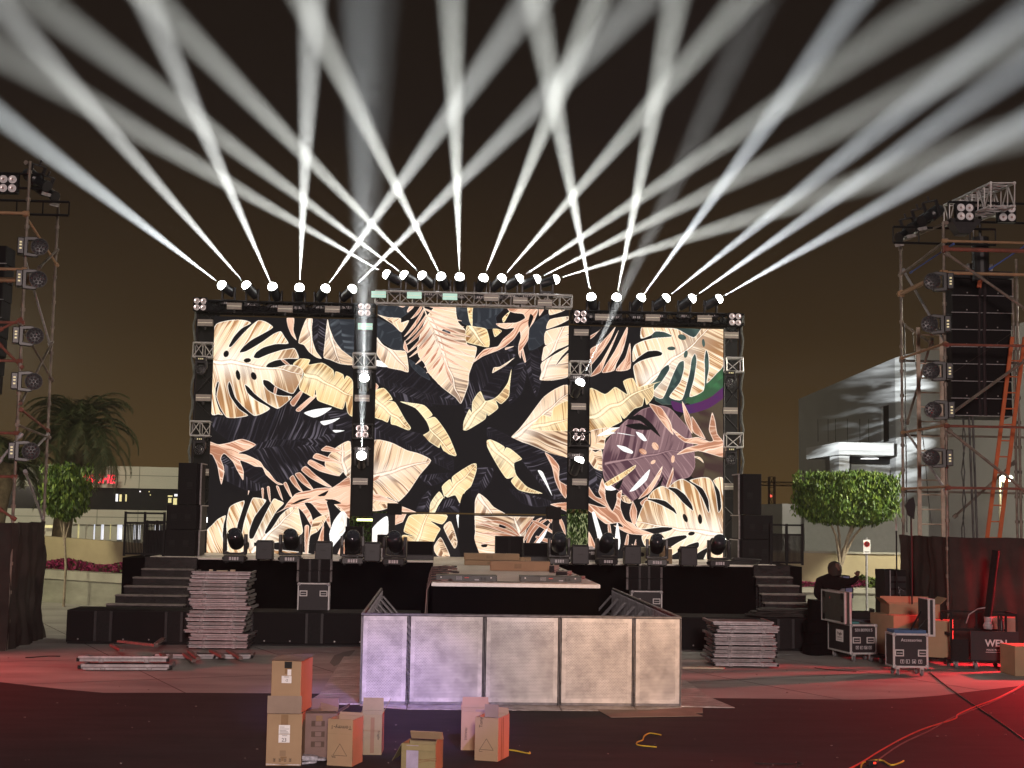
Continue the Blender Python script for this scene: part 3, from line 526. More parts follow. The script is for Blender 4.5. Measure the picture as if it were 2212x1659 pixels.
# edge towers
def edge_tower(u0,u1,vt,vb,label,side):
    x0,x1=PL(u0,930,YS).x,PL(u1,930,YS).x; z1=zz(vt,(u0+u1)/2); z0=DECK
    t=thing('truss_tower',label,'truss tower',((x0+x1)/2,YS,DECK)); cx=(x0+x1)/2; w=x1-x0; h=z1-z0
    m=MB(); m.bbox((-w/2,.45,0),(w/2,.5,h)); m.build('backcloth',mt_drape,t)
    m=MB(); 
    for sx in (-1,1): m.cyl((sx*(w/2-.03),.1,0),(sx*(w/2-.03),.1,h),.028,n=8)
    for k in range(8):
        z=h*k/8; m.cyl((-w/2+.03,.12,z),(w/2-.03,.12,z+h/8*(.7 if k%2 else -.0)),.018,n=6)
        m.cyl((w/2-.03,.3,z+.2),(-w/2+.03,.3,z+h/10),.018,n=6)
    m.build('frame',mt_grey,t)
    xo=-w/2 if side<0 else w/2
    m=MB(); pts=[Vector((xo+side*(.02+.03*math.sin(k*1.7)),.05+.02*math.sin(k),h*k/30)) for k in range(31)]; m.tube(pts,.03,6); m.build('edge_cloth',mat('tower_edge_cloth',(.10,.105,.10),.8,var=.4),t)
    for v in ((758,927) if side<0 else (790,952)):
        z=zz(v,(u0+u1)/2)-DECK; m=MB(); truss(Vector((-w/2+.02,-.1,z)),Vector((w/2-.02,-.1,z)),.34,m,.022,.3); m.build('cross_truss',mt_alu,t)
    return t
edge_tower(413,459,648,1195,'black edge tower beside the pale-leaf screen, above the left speaker stack',-1)
edge_tower(1563,1602,682,1205,'black edge tower beside the plum-leaf screen, above the right speaker stack',1)
for u0,u1,v,l in ((764,812,781,'silver cross truss high on the black column with the straight-up beams'),(1229,1274,798,'silver cross truss high on the column beside the plum-leaf screen'),(764,806,933,'dark cross truss half way up the column with the straight-up beams'),(1229,1272,950,'dark cross truss half way up the column beside the plum-leaf screen')):
    truss_thing('cross_truss',l,(PL(u0,v,YS).x,YS-.18,zz(v,(u0+u1)/2)),(PL(u1,v,YS).x,YS-.18,zz(v,(u0+u1)/2)),.33,mt_alu if v<900 else mt_grey,.022,.3)
# ================================================================ light fixtures
HP=.36          # pivot above the foot of a beam light
def make_beam(name='moving_head_light'):
    t=thing(name,'x','stage light')
    m=MB(); m.bbox((-.17,-.13,0),(.17,.13,.09)); m.bbox((-.20,-.05,.02),(.20,.05,.06)); 
    for sx in(-1,1): m.bbox((sx*.12-.02,-.12,-.02),(sx*.12+.02,.12,0))
    b=m.build('base',mt_blackp,t,bev=.008)
    m=MB()
    for x,w_ in ((-.07,.03),(-.025,.035),(.03,.03),(.075,.02)): m.bbox((x-w_/2,-.134,.025),(x+w_/2,-.1315,.07))
    m.bbox((-.11,-.1335,.018),(.11,-.1325,.022)); m.build('display',mt_white,b)
    m=MB()
    for sx in(-1,1): m.prismx([(-.05,.12),(.05,.12),(.065,.3),(.05,.44),(-.05,.44),(-.065,.3)],sx*.145-.022,sx*.145+.022)
    m.bbox((-.165,-.06,.092),(.165,.06,.135)); m.build('yoke',mt_blackp,t,bev=.008)
    m=MB(); m.lathe([(.07,-.17),(.105,-.14),(.115,0),(.11,.13),(.125,.15),(.125,.20),(.108,.20)],n=18); h=m.build('head',mt_blackp,t,smooth=True); h.location=(0,0,HP)
    m=MB(); m.lathe([(.06,.17),(.108,.19),(.116,.225),(.106,.27),(.078,.305),(.04,.323),(.001,.33)],n=18); m.build('lens',mt_glow,h,smooth=True)
    return t
BEAMS=[(478,615,0,250,-4,'L'),(531,615,0,10,-4,'L'),(588,618,316,0,-5,'L'),(647,620,675,0,-5,'L'),(704,622,1149,0,-5,'L'),(762,623,1386,0,-4,'L'),
(834,592,0,112,-2,'C'),(872,593,78,0,-3,'C'),(911,594,332,0,-4,'C'),(952,596,655,0,-5,'C'),(993,597,975,0,-5,'C'),(1045,599,1290,0,-5,'C'),(1085,600,1604,0,-4,'C'),(1123,601,2025,0,-3,'C'),(1161,602,2212,75,-2,'C'),(1202,603,2212,283,-1,'C'),
(1277,640,1156,0,-5,'R'),(1332,641,1460,0,-5,'R'),(1386,642,1850,0,-4,'R'),(1440,643,2212,32,-3,'R'),(1496,644,2212,140,-3,'R'),(1554,645,2212,265,-2,'R'),
(787,815,776,0,-7,'H1'),(781,983,800,0,-9,'H1'),(1254,825,1644,0,-4,'H2'),(1252,992,1702,0,-3,'H2')]
cnt={'L':0,'C':0,'R':0,'H1':0,'H2':0}
beam0=make_beam(); first=True
E_BEAM=8600000
for bi,(u,v,u2,v2,dy,grp) in enumerate(BEAMS):
    Y=TYF+.25 if grp in 'LCR' else YS-.45
    a=PL(u,v,Y); b=PL(u2,v2,Y+dy); d=(b-a).normalized(); cnt[grp]+=1; k=cnt[grp]
    piv=a-d*.25
    hang=grp in('H1','H2')
    if grp=='L': lab='lit beam light on the truss above the pale-leaf screen, %s from its outer end'%ORD[k-1]; g='beam lights above the pale-leaf screen'
    elif grp=='C': lab='lit beam light on the raised middle truss, %s counting from the pale-leaf side'%ORD[k-1]; g='beam lights on the middle truss'
    elif grp=='R': lab='lit beam light above the plum-leaf screen, %s counting outward from the middle'%ORD[k-1]; g='beam lights above the plum-leaf screen'
    elif grp=='H1': lab='%s beam light hanging on the column beside the pale-leaf screen'%('upper','lower')[k-1]; g='beam lights hanging on the black columns'
    else: lab='%s beam light hanging on the column beside the plum-leaf screen'%('upper','lower')[k-1]; g='beam lights hanging on the black columns'
    base=piv+Vector((0,0,HP if hang else -HP)); rot=(0,math.pi,0) if hang else (0,0,0)
    if first: t=beam0; t.location=base; t.rotation_euler=rot; t['label']=lab; t['group']=g; first=False
    else: t=dup(beam0,base,rot=rot,label=lab,group=g)
    dl=d.copy()
    if hang: dl=Vector((-d.x,d.y,-d.z))
    for c_ in kids(t):
        if c_.name.startswith('head'): c_.rotation_euler=dl.to_track_quat('Z','Y').to_euler()
    cool={'L':(1,1,.93),'C':(1,1,.90),'R':(.95,.99,1),'H1':(.97,1,.98),'H2':(1,1,.95)}[grp]
    if k==1 and grp=='L': cool=(.95,1,.98)
    if grp=='R' and k<3: cool=(1,1,.9)
    l=bpy.data.lights.new('beam_spot','SPOT'); l.energy=E_BEAM*(1.0 if not hang else .26); l.spot_size=math.radians(6.6); l.spot_blend=1; l.shadow_soft_size=0; l.color=cool
    ol=bpy.data.objects.new('beam_spot',l); ol.location=a+d*.09; ol.rotation_euler=d.to_track_quat('-Z','Y').to_euler(); COL.objects.link(ol)
# strobes
def make_strobe(lit=False):
    t=thing('strobe_light','x','strobe light'); m=MB(); m.bbox((-.18,.0,-.08),(.18,.09,.08)); m.build('housing',mt_blackp,t)
    m=MB(); m.bbox((-.175,-.012,.006),(.175,-.001,.078)); m.bbox((-.175,-.012,-.078),(.175,-.001,-.006)); m.build('led_panel',mt_teal if lit else mt_strobe,t)
    m=MB(); m.bbox((-.17,-.014,-.004),(.17,-.002,.004)); m.build('tube',mt_tube,t)
    m=MB(); m.bbox((-.02,.0,-.16),(.02,.05,-.081)); m.build('bracket',mt_grey,t); return t
sb=make_strobe(); sbl=make_strobe(True); used={0:False,1:False}
SB=[(506,661,0,'under the beams over the pale-leaf screen, outermost'),(616,667,0,'over the pale-leaf screen, middle one of its row'),(718,668,0,'over the pale-leaf screen, nearest the middle'),
(818,636,1,'on the middle truss at its pale-leaf end'),(895,638,1,'on the middle truss, second from the pale-leaf end'),(972,641,1,'on the middle truss, third from the pale-leaf end'),(1061,643,0,'on the middle truss, brightest grey one just past the centre'),(1124,649,0,'on the middle truss, second from its plum-leaf end'),(1177,654,0,'on the middle truss at its plum-leaf end'),
(1301,685,0,'over the plum-leaf screen, nearest the middle'),(1410,686,0,'over the plum-leaf screen, middle one of its row'),(1522,688,0,'over the plum-leaf screen, outermost'),
(443,697,0,'on the edge tower beside the pale-leaf screen, topmost'),(439,859,0,'on the edge tower beside the pale-leaf screen, middle'),(435,1020,0,'on the edge tower beside the left speaker stack, lowest'),
(789,705,1,'lit pale, at the top of the column with the straight-up beams'),(782,860,0,'behind the beam, half way down the column next to the pale-leaf screen'),(778,1040,0,'at the foot of the column next to the pale-leaf screen'),
(1256,718,0,'at the top of the column next to the plum-leaf screen'),(1250,878,0,'half way down the column next to the plum-leaf screen'),(1252,1041,0,'at the foot of the column next to the plum-leaf screen'),
(1580,724,0,'on the edge tower beside the plum-leaf screen, topmost'),(1578,887,0,'on the edge tower beside the plum-leaf screen, middle'),(1580,1051,0,'on the edge tower beside the right speaker stack, lowest')]
for u,v,lit,l in SB:
    p=PL(u,v,TYF-.0 if v<700 else YS-.28); lab=('teal-lit strobe ' if lit else 'grey twin-row strobe ')+l
    src=sbl if lit else sb
    if not used[lit]: src.location=p; src['label']=lab; src['group']='strobes round the screens'; used[lit]=True
    else: dup(src,p,label=lab,group='strobes round the screens')
# four-cell blinders
def make_blinder():
    t=thing('blinder_light','x','blinder light'); m=MB(); m.bbox((-.165,.0,-.165),(.165,.12,.165)); m.build('housing',mt_black,t,bev=.01)
    for x in(-.077,.077):
        for z in(-.077,.077):
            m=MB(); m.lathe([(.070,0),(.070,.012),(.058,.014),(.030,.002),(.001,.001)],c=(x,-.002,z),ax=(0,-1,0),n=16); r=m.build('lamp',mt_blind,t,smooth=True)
            m=MB(); m.lathe([(.022,.004),(.020,.02),(.001,.025)],c=(x,-.004,z),ax=(0,-1,0),n=10); m.build('bulb',mat('bulb_glass',(.30,.22,.20),.15),r,smooth=True)
    return t
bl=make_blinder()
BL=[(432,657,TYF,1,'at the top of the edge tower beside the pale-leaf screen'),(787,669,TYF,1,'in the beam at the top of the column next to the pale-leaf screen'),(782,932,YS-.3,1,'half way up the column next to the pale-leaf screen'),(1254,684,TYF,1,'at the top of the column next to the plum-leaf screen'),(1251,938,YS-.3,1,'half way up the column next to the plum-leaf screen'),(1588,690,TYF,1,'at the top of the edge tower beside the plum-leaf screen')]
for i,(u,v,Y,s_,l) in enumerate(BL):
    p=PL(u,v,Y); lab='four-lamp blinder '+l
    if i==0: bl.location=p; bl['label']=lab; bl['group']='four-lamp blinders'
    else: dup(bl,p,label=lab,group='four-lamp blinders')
# 19-cell wash lights
def make_wash():
    t=thing('wash_light','x','wash light')          # head faces -Y, base on the +X side
    m=MB(); m.bbox((.26,-.13,-.15),(.38,.13,.15)); b=m.build('base',mt_blackp,t,bev=.015)
    m=MB()
    for z in(-.06,-.01,.05): m.bbox((.30,-.134,z-.014),(.34,-.1315,z+.014))
    m.build('display',mat('lit_display',(.7,.62,.35),.4,emit=(1,.85,.45),estr=.35,nscale=60,var=.6),b)
    m=MB(); m.prism([(.27,-.17),(.27,.17),(.08,.185),(.02,.17),(.02,.13),(.20,.11),(.20,-.11),(.02,-.13),(.02,-.17),(.08,-.185)],-.06,.06); m.build('yoke',mt_blackp,t,bev=.01)
    m=MB(); m.lathe([(.08,.17),(.125,.13),(.14,.02),(.148,-.06),(.150,-.10),(.138,-.105)],ax=(0,1,0),n=24); h=m.build('head',mt_blackp,t,smooth=True)
    m=MB(); m.lathe([(.152,0),(.152,.022),(.143,.022),(.143,0)],c=(0,-.09,0),ax=(0,-1,0),n=28); m.build('rim',mt_grey,h,smooth=True)
    m=MB(); cells=[(0,0)]+[(.058*math.cos(a*math.pi/3),.058*math.sin(a*math.pi/3)) for a in range(6)]+[(.113*math.cos(a*math.pi/6+.26),.113*math.sin(a*math.pi/6+.26)) for a in range(12)]
    for x,z in cells: m.lathe([(.024,0),(.024,.01),(.017,.02),(.001,.026)],c=(x,-.106,z),ax=(0,-1,0),n=10)
    m.build('lens_cells',mt_led,h,smooth=True)
    return t
wh=make_wash(); first=True
WL=[(86,535,25.0,-1,'left scaffold tower, topmost',1),(83,605,25.0,-1,'left scaffold tower, second from the top',1),(76,727,25.0,-1,'left scaffold tower, third from the top',1),(73,825,25.0,-1,'left scaffold tower, fourth from the top',1),(67,975,25.0,-1,'left scaffold tower, lowest',1),
(2012,609,24.8,1,'right scaffold tower, topmost',1),(2006,701,24.8,1,'right scaffold tower, second from the top',1),(2010,802,24.8,1,'right scaffold tower, third from the top',1),(2014,886,24.8,1,'right scaffold tower, fourth from the top',1),(2010,989,24.8,1,'right scaffold tower, lowest',1),
(434,799,YS-.3,0,'edge tower beside the pale-leaf screen, upper',.8),(431,972,YS-.3,0,'edge tower beside the pale-leaf screen, lower',.8),(1577,829,YS-.3,0,'edge tower beside the plum-leaf screen, upper',.8),(1578,994,YS-.3,0,'edge tower beside the plum-leaf screen, lower',.8)]
for u,v,Y,sd,l,s_ in WL:
    p=PL(u,v,Y); rot=(0,math.pi,.25) if sd<0 else ((0,0,-.18) if sd>0 else (0,-math.pi/2,0)); lab='round unlit many-cell wash light on the '+l
    g='wash lights on the towers'; sv=(s_*1.0,)*3
    if first: wh.location=p; wh.rotation_euler=rot; wh.scale=sv; wh['label']=lab; wh['group']=g; first=False
    else: dup(wh,p,rot=rot,label=lab,group=g,scale=sv)
# moving heads on the stage edge: larger spot profile heads, dark
def make_stage_head():
    t=thing('stage_moving_head','x','stage light')
    m=MB(); m.bbox((-.20,-.16,.03),(.20,.16,.15)); 
    for sx in(-1,1):
        m.cyl((sx*.20,0,.09),(sx*.245,0,.09),.03,n=8)
        for sy in(-1,1): m.cyl((sx*.15,sy*.11,0),(sx*.15,sy*.11,.03),.025,n=8)
    b=m.build('base',mt_blackp,t,bev=.012)
    m=MB()
    for x,w_ in ((-.07,.04),(-.02,.03),(.025,.04),(.075,.03)): m.bbox((x-w_/2,-.164,.06),(x+w_/2,-.1615,.12))
    m.build('display',mt_white,b)
    m=MB()
    for sx in(-1,1): m.prismx([(-.07,.17),(.07,.17),(.09,.38),(.07,.56),(-.07,.56),(-.09,.38)],sx*.20-.03,sx*.20+.03)
    m.prism([(-.22,.16),(.22,.16),(.22,.24),(.10,.20),(-.10,.20),(-.22,.24)],-.09,.09); m.build('yoke',mt_blackp,t,bev=.012)
    m=MB(); m.lathe([(.10,-.24),(.145,-.2),(.155,-.02),(.15,.12),(.14,.2),(.125,.22)],n=22); h=m.build('head',mt_blackp,t,smooth=True); h.location=(0,0,.47); h.rotation_euler=(math.radians(62),0,0)
    m=MB(); m.lathe([(.125,.215),(.11,.235),(.07,.25),(.001,.26)],n=20); m.build('lens',mt_lens,h,smooth=True)
    return t
sh=make_stage_head(); first=True
for i,(u,v,l) in enumerate([(507,1216,'before the bottom leaf of the left screen'),(627,1217,'second along the front edge from the left stairs'),(760,1221,'before the foot of the left black column'),(852,1223,'beside the grey stage monitor'),(1207,1221,'next to the low carton and the open monitor'),(1310,1222,'right of the small silver flight case'),(1419,1224,'behind the wooden box on the twin speakers'),(1552,1226,'nearest the right speaker stack')]):
    p=G(u,v,DECK); lab='unlit moving head on the stage edge, '+l
    if first: sh.location=p; sh['label']=lab; sh['group']='moving heads along the stage edge'; first=False
    else: dup(sh,p,rz=(i%3-1)*.12,label=lab,group='moving heads along the stage edge')
# ================================================================ crowd barriers
mt_perf=bpy.data.materials.new('perforated_steel'); mt_perf.use_nodes=True
def perf_nodes(m):
    n=m.node_tree; b=n.nodes['Principled BSDF']; L=n.links.new
    b.inputs['Roughness'].default_value=.45; b.inputs['Metallic'].default_value=.25
    t=n.nodes.new('ShaderNodeTexCoord'); s=n.nodes.new('ShaderNodeSeparateXYZ'); L(t.outputs['Object'],s.inputs[0])
    def M(op,a,bb=None,c=None):
        q=n.nodes.new('ShaderNodeMath'); q.operation=op
        for i,x in enumerate((a,bb,c)):
            if x is None: continue
            if isinstance(x,(int,float)): q.inputs[i].default_value=x
            else: L(x,q.inputs[i])
        return q.outputs[0]
    P_=.0205; Q_=P_*.866
    row=M('FLOOR',M('DIVIDE',s.outputs['Z'],Q_)); par=M('MULTIPLY',M('MODULO',M('ABSOLUTE',row),2),.5)
    fx=M('SUBTRACT',M('FRACT',M('ADD',M('DIVIDE',s.outputs['X'],P_),par)),.5); fz=M('MULTIPLY',M('SUBTRACT',M('FRACT',M('DIVIDE',s.outputs['Z'],Q_)),.5),.866)
    d=M('SQRT',M('ADD',M('MULTIPLY',fx,fx),M('MULTIPLY',fz,fz))); hole=M('LESS_THAN',d,.27)
    ax=n.nodes.new('ShaderNodeAttribute'); ax.attribute_name='inset'; hole=M('MULTIPLY',hole,M('GREATER_THAN',ax.outputs['Fac'],.5))
    no=n.nodes.new('ShaderNodeTexNoise'); no.inputs['Scale'].default_value=3.4; no.inputs['Detail'].default_value=10; no.inputs['Roughness'].default_value=.72; no.noise_dimensions='4D'
    oi=n.nodes.new('ShaderNodeObjectInfo'); L(M('MULTIPLY',oi.outputs['Random'],30),no.inputs['W']); L(t.outputs['Object'],no.inputs[0])
    r=n.nodes.new('ShaderNodeValToRGB'); L(no.outputs[0],r.inputs[0]); e=r.color_ramp.elements; e[0].position=.30; e[0].color=(.22,.21,.215,1); e[1].position=.60; e[1].color=(.58,.56,.55,1)
    mx=n.nodes.new('ShaderNodeMix'); mx.data_type='RGBA'; L(hole,mx.inputs[0]); L(r.outputs[0],mx.inputs[6]); mx.inputs[7].default_value=(.16,.15,.155,1); L(mx.outputs[2],b.inputs['Base Color'])
perf_nodes(mt_perf)
mt_plate=bpy.data.materials.new('chequer_plate'); mt_plate.use_nodes=True
def plate_nodes(m):
    n=m.node_tree; b=n.nodes['Principled BSDF']; L=n.links.new; b.inputs['Roughness'].default_value=.4; b.inputs['Metallic'].default_value=.1
    t=n.nodes.new('ShaderNodeTexCoord'); v=n.nodes.new('ShaderNodeTexVoronoi'); v.inputs['Scale'].default_value=30; mp=n.nodes.new('ShaderNodeMapping'); mp.inputs['Scale'].default_value=(1,2.2,1); mp.inputs['Rotation'].default_value=(0,0,.7); L(t.outputs['Object'],mp.inputs[0]); L(mp.outputs[0],v.inputs[0])
    no=n.nodes.new('ShaderNodeTexNoise'); no.inputs['Scale'].default_value=5; no.inputs['Detail'].default_value=6; L(t.outputs['Object'],no.inputs[0])
    r=n.nodes.new('ShaderNodeValToRGB'); L(no.outputs[0],r.inputs[0]); e=r.color_ramp.elements; e[0].position=.35; e[0].color=(.26,.22,.20,1); e[1].position=.65; e[1].color=(.50,.46,.43,1); L(r.outputs[0],b.inputs['Base Color'])
    bp=n.nodes.new('ShaderNodeBump'); bp.inputs['Strength'].default_value=.8; bp.inputs['Distance'].default_value=.01; L(v.outputs[0],bp.inputs['Height']); L(bp.outputs[0],b.inputs['Normal'])
plate_nodes(mt_plate)
mt_bar=mat('barrier_tube',(.15,.145,.155),.45,.2,var=.4,nscale=10)
def barrier(label,w,loc,rz,group,plate=None,brace=True,h=1.17):
    t=thing('crowd_barrier',label,'barrier',loc,rz,group); hw=w/2-.006
    m=MB(); a=.055
    xs=[-hw+.02,-hw+a+.02,hw-a-.02,hw-.02]; zs=[.06,.06+a,h-a-.01,h-.015]; vs=[];fs=[];ins=[]
    for z in zs:
        for x in xs: vs.append((x,0,z))
    for j in range(3):
        for i in range(3): q=j*4+i; fs.append((q,q+1,q+5,q+4)); ins.append(1 if i==1 and j==1 else 0)
    m.add(vs,fs); o=m.build('perforated_panel',mt_perf,t); at=o.data.attributes.new('inset','FLOAT','FACE'); at.data.foreach_set('value',ins)
    m=MB()
    for sx in(-1,1): m.bbox((sx*hw-(.0 if sx<0 else .008),-.008,.03),(sx*hw+(.008 if sx<0 else .0),.04,h-.02))
    m.bbox((-hw+.021,-.008,.03),(hw-.021,.03,.058)); m.build('frame',mt_bar,t)
    m=MB(); m.bbox((-hw+.02,.012,.06),(hw-.02,.018,h-.02)); m.build('backing_sheet',mat('backing_sheet',(.075,.07,.075),.6,.2,var=.4),t)
    m=MB(); m.cyl((-w/2+.002,.012,h),(w/2-.002,.012,h),.022,n=10); m.build('top_rail',mt_bar,t,smooth=True)
    m=MB()
    for i in range(7): 
        x=-hw+.08+i*(2*hw-.16)/6; m.bbox((x-.02,.02,.06),(x+.02,.045,h-.03))
    m.build('rib',mt_bar,t)
    if brace:
        for sx in(-1,1): m=MB(); m.tube([(sx*(hw-.06),.05,h-.12),(sx*(hw-.06),.94,.06),(sx*(hw-.06),.90,.04),(sx*(hw-.06),.05,.05)],.02,7); m.build('brace',mt_bar,t)
    pl=plate or [(-hw,-.42),(hw,-.42),(hw,0),(-hw,0)]
    m=MB(); n=len(pl); zf=lambda y:.035 if y>-.2 else .012
    vs=[(x,y,.028 if y>-.05 else .012) for x,y in pl]+[(x,y,.005) for x,y in pl]
    m.add(vs,[tuple(range(n)),tuple(range(2*n-1,n-1,-1))]+[((i+1)%n,i,n+i,n+(i+1)%n) for i in range(n)]); m.build('foot_plate',mt_plate,t)
    return t
YB=18.35; XB=[PL(u,1420,YB).x for u in (779,882,1046,1209,1369,1472)]
names=['left corner, violet tinted narrow barrier facing the photographer','violet tinted full-width barrier with a bright vertical streak, second from the left','middle full-width perforated barrier facing the photographer','amber tinted full-width barrier right of the middle','right corner, narrow scuffed barrier facing the photographer']
for i in range(5):
    w=XB[i+1]-XB[i]; hw=w/2-.006
    pl=None
    if i==0: pl=[(-hw,-.04),(hw,-.34),(hw,0),(-hw,0)]
    elif i==4: pl=[(-hw,-.34),(hw,-.06),(hw,0),(-hw,0)]
    else: pl=[(-hw,-.34),(hw,-.34),(hw,0),(-hw,0)]
    barrier(names[i],w,((XB[i]+XB[i+1])/2,YB,0),0,'barriers in the front row',pl,brace=0<i<4)
for sd,x in ((-1,XB[0]),(1,XB[5])):
    nn=2 if sd<0 else 7
    for k in range(7):
        y=YB+.05+k*1.0+.5
        if sd<0 and k==6: continue
        zs=['nearest the corner','second from the corner','third from the corner','fourth from the corner','fifth from the corner','sixth from the corner','farthest back, touching the stage'][k]
        pl=None
        if k==0 : pl=[(-.49,-.72),(.49,-.6),(.49,0),(-.49,0)] if sd>0 else [(-.49,-.6),(.49,-.72),(.49,0),(-.49,0)]
        else: pl=[(-.49,-.6),(.49,-.6),(.49,0),(-.49,0)]
        if sd>0 and k>2: pl=[(-.49,-.6+.12*(k-2)),(.49,-.6+.12*(k-3)),(.49,0),(-.49,0)]
        barrier('barrier of the %s side row, %s'%('left' if sd<0 else 'right',zs),1.0,(x,y,0),-math.pi/2 if sd<0 else math.pi/2,'barriers in the side rows',pl,brace=True)
# ================================================================ folded barrier frames in piles
mt_gal=[mat('galv_light',(.40,.385,.40),.38,.2,var=.3,nscale=12),mat('galv_mid',(.24,.22,.225),.45,.2,var=.35,nscale=12),mat('galv_dark',(.10,.09,.092),.5,.2,var=.4,nscale=12)]
def make_frame(kind):
    t=thing('folded_barrier_frame','x','barrier frame'); w=1.06; d=.95
    m=MB(); 
    if kind==0: m.bbox((-w/2,-.0,.012),(w/2,.03,.056)); m.cyl((-w/2,.0,.052),(w/2,.0,.052),.018,n=8)
    elif kind==1: m.bbox((-w/2+.04,.01,.004),(w/2-.04,.04,.026)); m.bbox((-w/2+.02,-.02,.034),(w/2-.02,.0,.062))
    else: m.bbox((-w/2,.0,.01),(w/2,.03,.028)); m.bbox((-w/2+.03,.03,.03),(w/2-.03,.06,.058))
    m.build('front_rail',mt_gal[0 if kind<2 else 1],t)
    m=MB(); m.bbox((-w/2+.03,.04,.02),(w/2-.03,d,.034)); m.build('panel_sheet',mt_gal[2],t)
    m=MB()
    for sx in(-1,1): m.bbox((sx*(w/2-.02)-.02,.04,.015),(sx*(w/2-.02)+.02,d,.055)); m.build('side_rail',mt_gal[1],t); m=MB()
    for sx in(-.27,.27):
        m=MB(); m.prism([(sx-.02,.002),(sx-.02,.064),(sx-.008,.064),(sx-.008,.012),(sx+.03,.012),(sx+.03,.064),(sx+.042,.064),(sx+.042,.002)],-.012,.02); m.build('hinge',mt_gal[1],t)
    for sx in(-1,1):
        m=MB(); m.bbox((sx*w/2-.018,-.015,.012),(sx*w/2+.018,.02,.05)); m.bbox((sx*w/2-.014,.0205,.014),(sx*w/2+.014,.024,.048)); m.build('end_cap',mt_black,t)
    return t
fr=[make_frame(k) for k in range(3)]; fused=[0,0,0]
def pile(u,v,n,label,group,seed,ry=0):
    p=G(u,v); R=random.Random(seed); z=0.02
    for i in range(n):
        k=R.choice((0,1,2)) if i else 0
        loc=(p.x+R.uniform(-.06,.06),p.y+R.uniform(-.05,.05),z); rz=ry+R.uniform(-.035,.035); lab=label%(ORD[i] if i<n-1 else 'topmost'); 
        if i==0: lab=label%'lowest'
        if not fused[k]: t=fr[k]; t.location=loc; t.rotation_euler=(0,0,rz); t['label']=lab; t['group']=group; fused[k]=1
        else: dup(fr[k],loc,rz,lab,group)
        z+=.0685
    return p,z
p,z=pile(468,1404,20,'folded grey barrier frame in the tall pile before the stairs, %s from the ground','barrier frames in the tall pile',5)
t=tag(MB().bbox((-.1,0,0),(-.04,.06,.03)).bbox((.03,0,0),(.22,.12,.014)).bbox((.28,0,0),(.36,.07,.03)).build('timber_offcuts',mat('pale_wood',(.5,.45,.33),.7),loc=(p.x-.1,p.y+.1,z)),'pale offcuts lying on top of the tall pile','offcuts')
p,z=pile(1612,1443,11,'folded grey barrier frame in the low pile beside the barrier pen, %s from the ground','barrier frames in the low pile',9,-.02)
for u,v,rz,z,l in ((270,1449,.06,.0,'folded barrier frame lying flat on the plaza, bottom one of the loose pair'),(265,1443,.045,.075,'folded barrier frame resting on another, upper one of the loose pair'),(398,1424,-.02,.0,'folded barrier frame lying flat at the foot of the tall pile, left one'),(478,1424,.03,.0,'folded barrier frame lying flat at the foot of the tall pile, right one')):
    p=G(u,v); t=dup(fr[1 if z==0 else 0],(p.x,p.y,z+.006),rz,l,'loose barrier frames on the ground',scale=(1.3 if u<300 else .95,.62,1.5 if u<300 else 1.2))
def timber(label,a,b,z0,z1,w,mt):
    m=MB(); a=G(*a)+Vector((0,0,z0)); b=G(*b)+Vector((0,0,z1)); d=b-a; L=d.length; R=d.to_track_quat('X','Z').to_matrix(); m.box((0,0,0),(L,w,.04),mx=R); return tag(m.build('steel_leg',mt,loc=(a+b)/2),label,'steel leg','loose red legs on the folded frames')
mt_leg=mat('rusty_red_leg',(.15,.11,.10),.6,.1,var=.35)
for i,(a,b,z,l) in enumerate([((240,1412),(262,1424),.15,'short reddish leg on the far left of the loose frames'),((255,1409),(335,1418),.19,'long reddish leg lying across the loose pair of frames'),((335,1418),(352,1404),.2,'reddish leg leaning at the right end of the loose pair'),((348,1424),(362,1436),.09,'reddish leg at the left of the frames before the tall pile'),((398,1424),(418,1440),.09,'pair member, reddish leg in the middle before the tall pile'),((408,1422),(428,1439),.12,'reddish leg just right of the middle pair before the tall pile'),((455,1418),(482,1432),.10,'pale reddish leg right of centre before the tall pile'),((492,1416),(520,1434),.09,'reddish leg at the right end before the tall pile')]):
    timber(l,a,b,z,z,.07,mt_leg)
for u,v,l in ((385,1388,'flat timber board lying behind the loose frames'),(550,1384,'flat pale timber board right of the tall pile'),(1520,1446,'splintered plywood scrap lying left of the low pile')):
    p=G(u,v); m=MB(); R=random.Random(u); m.add([(-.35,0,.01),(.32,-.05,.01),(.38,.12,.01),(-.1,.2,.01),(-.35,0,.035),(.32,-.05,.035),(.38,.12,.035),(-.1,.2,.035)],[(3,2,1,0),(4,5,6,7),(0,1,5,4),(1,2,6,5),(2,3,7,6),(3,0,4,7)]); tag(m.build('board',mat('pale_wood',(.5,.45,.33),.7),loc=p),l,'board')
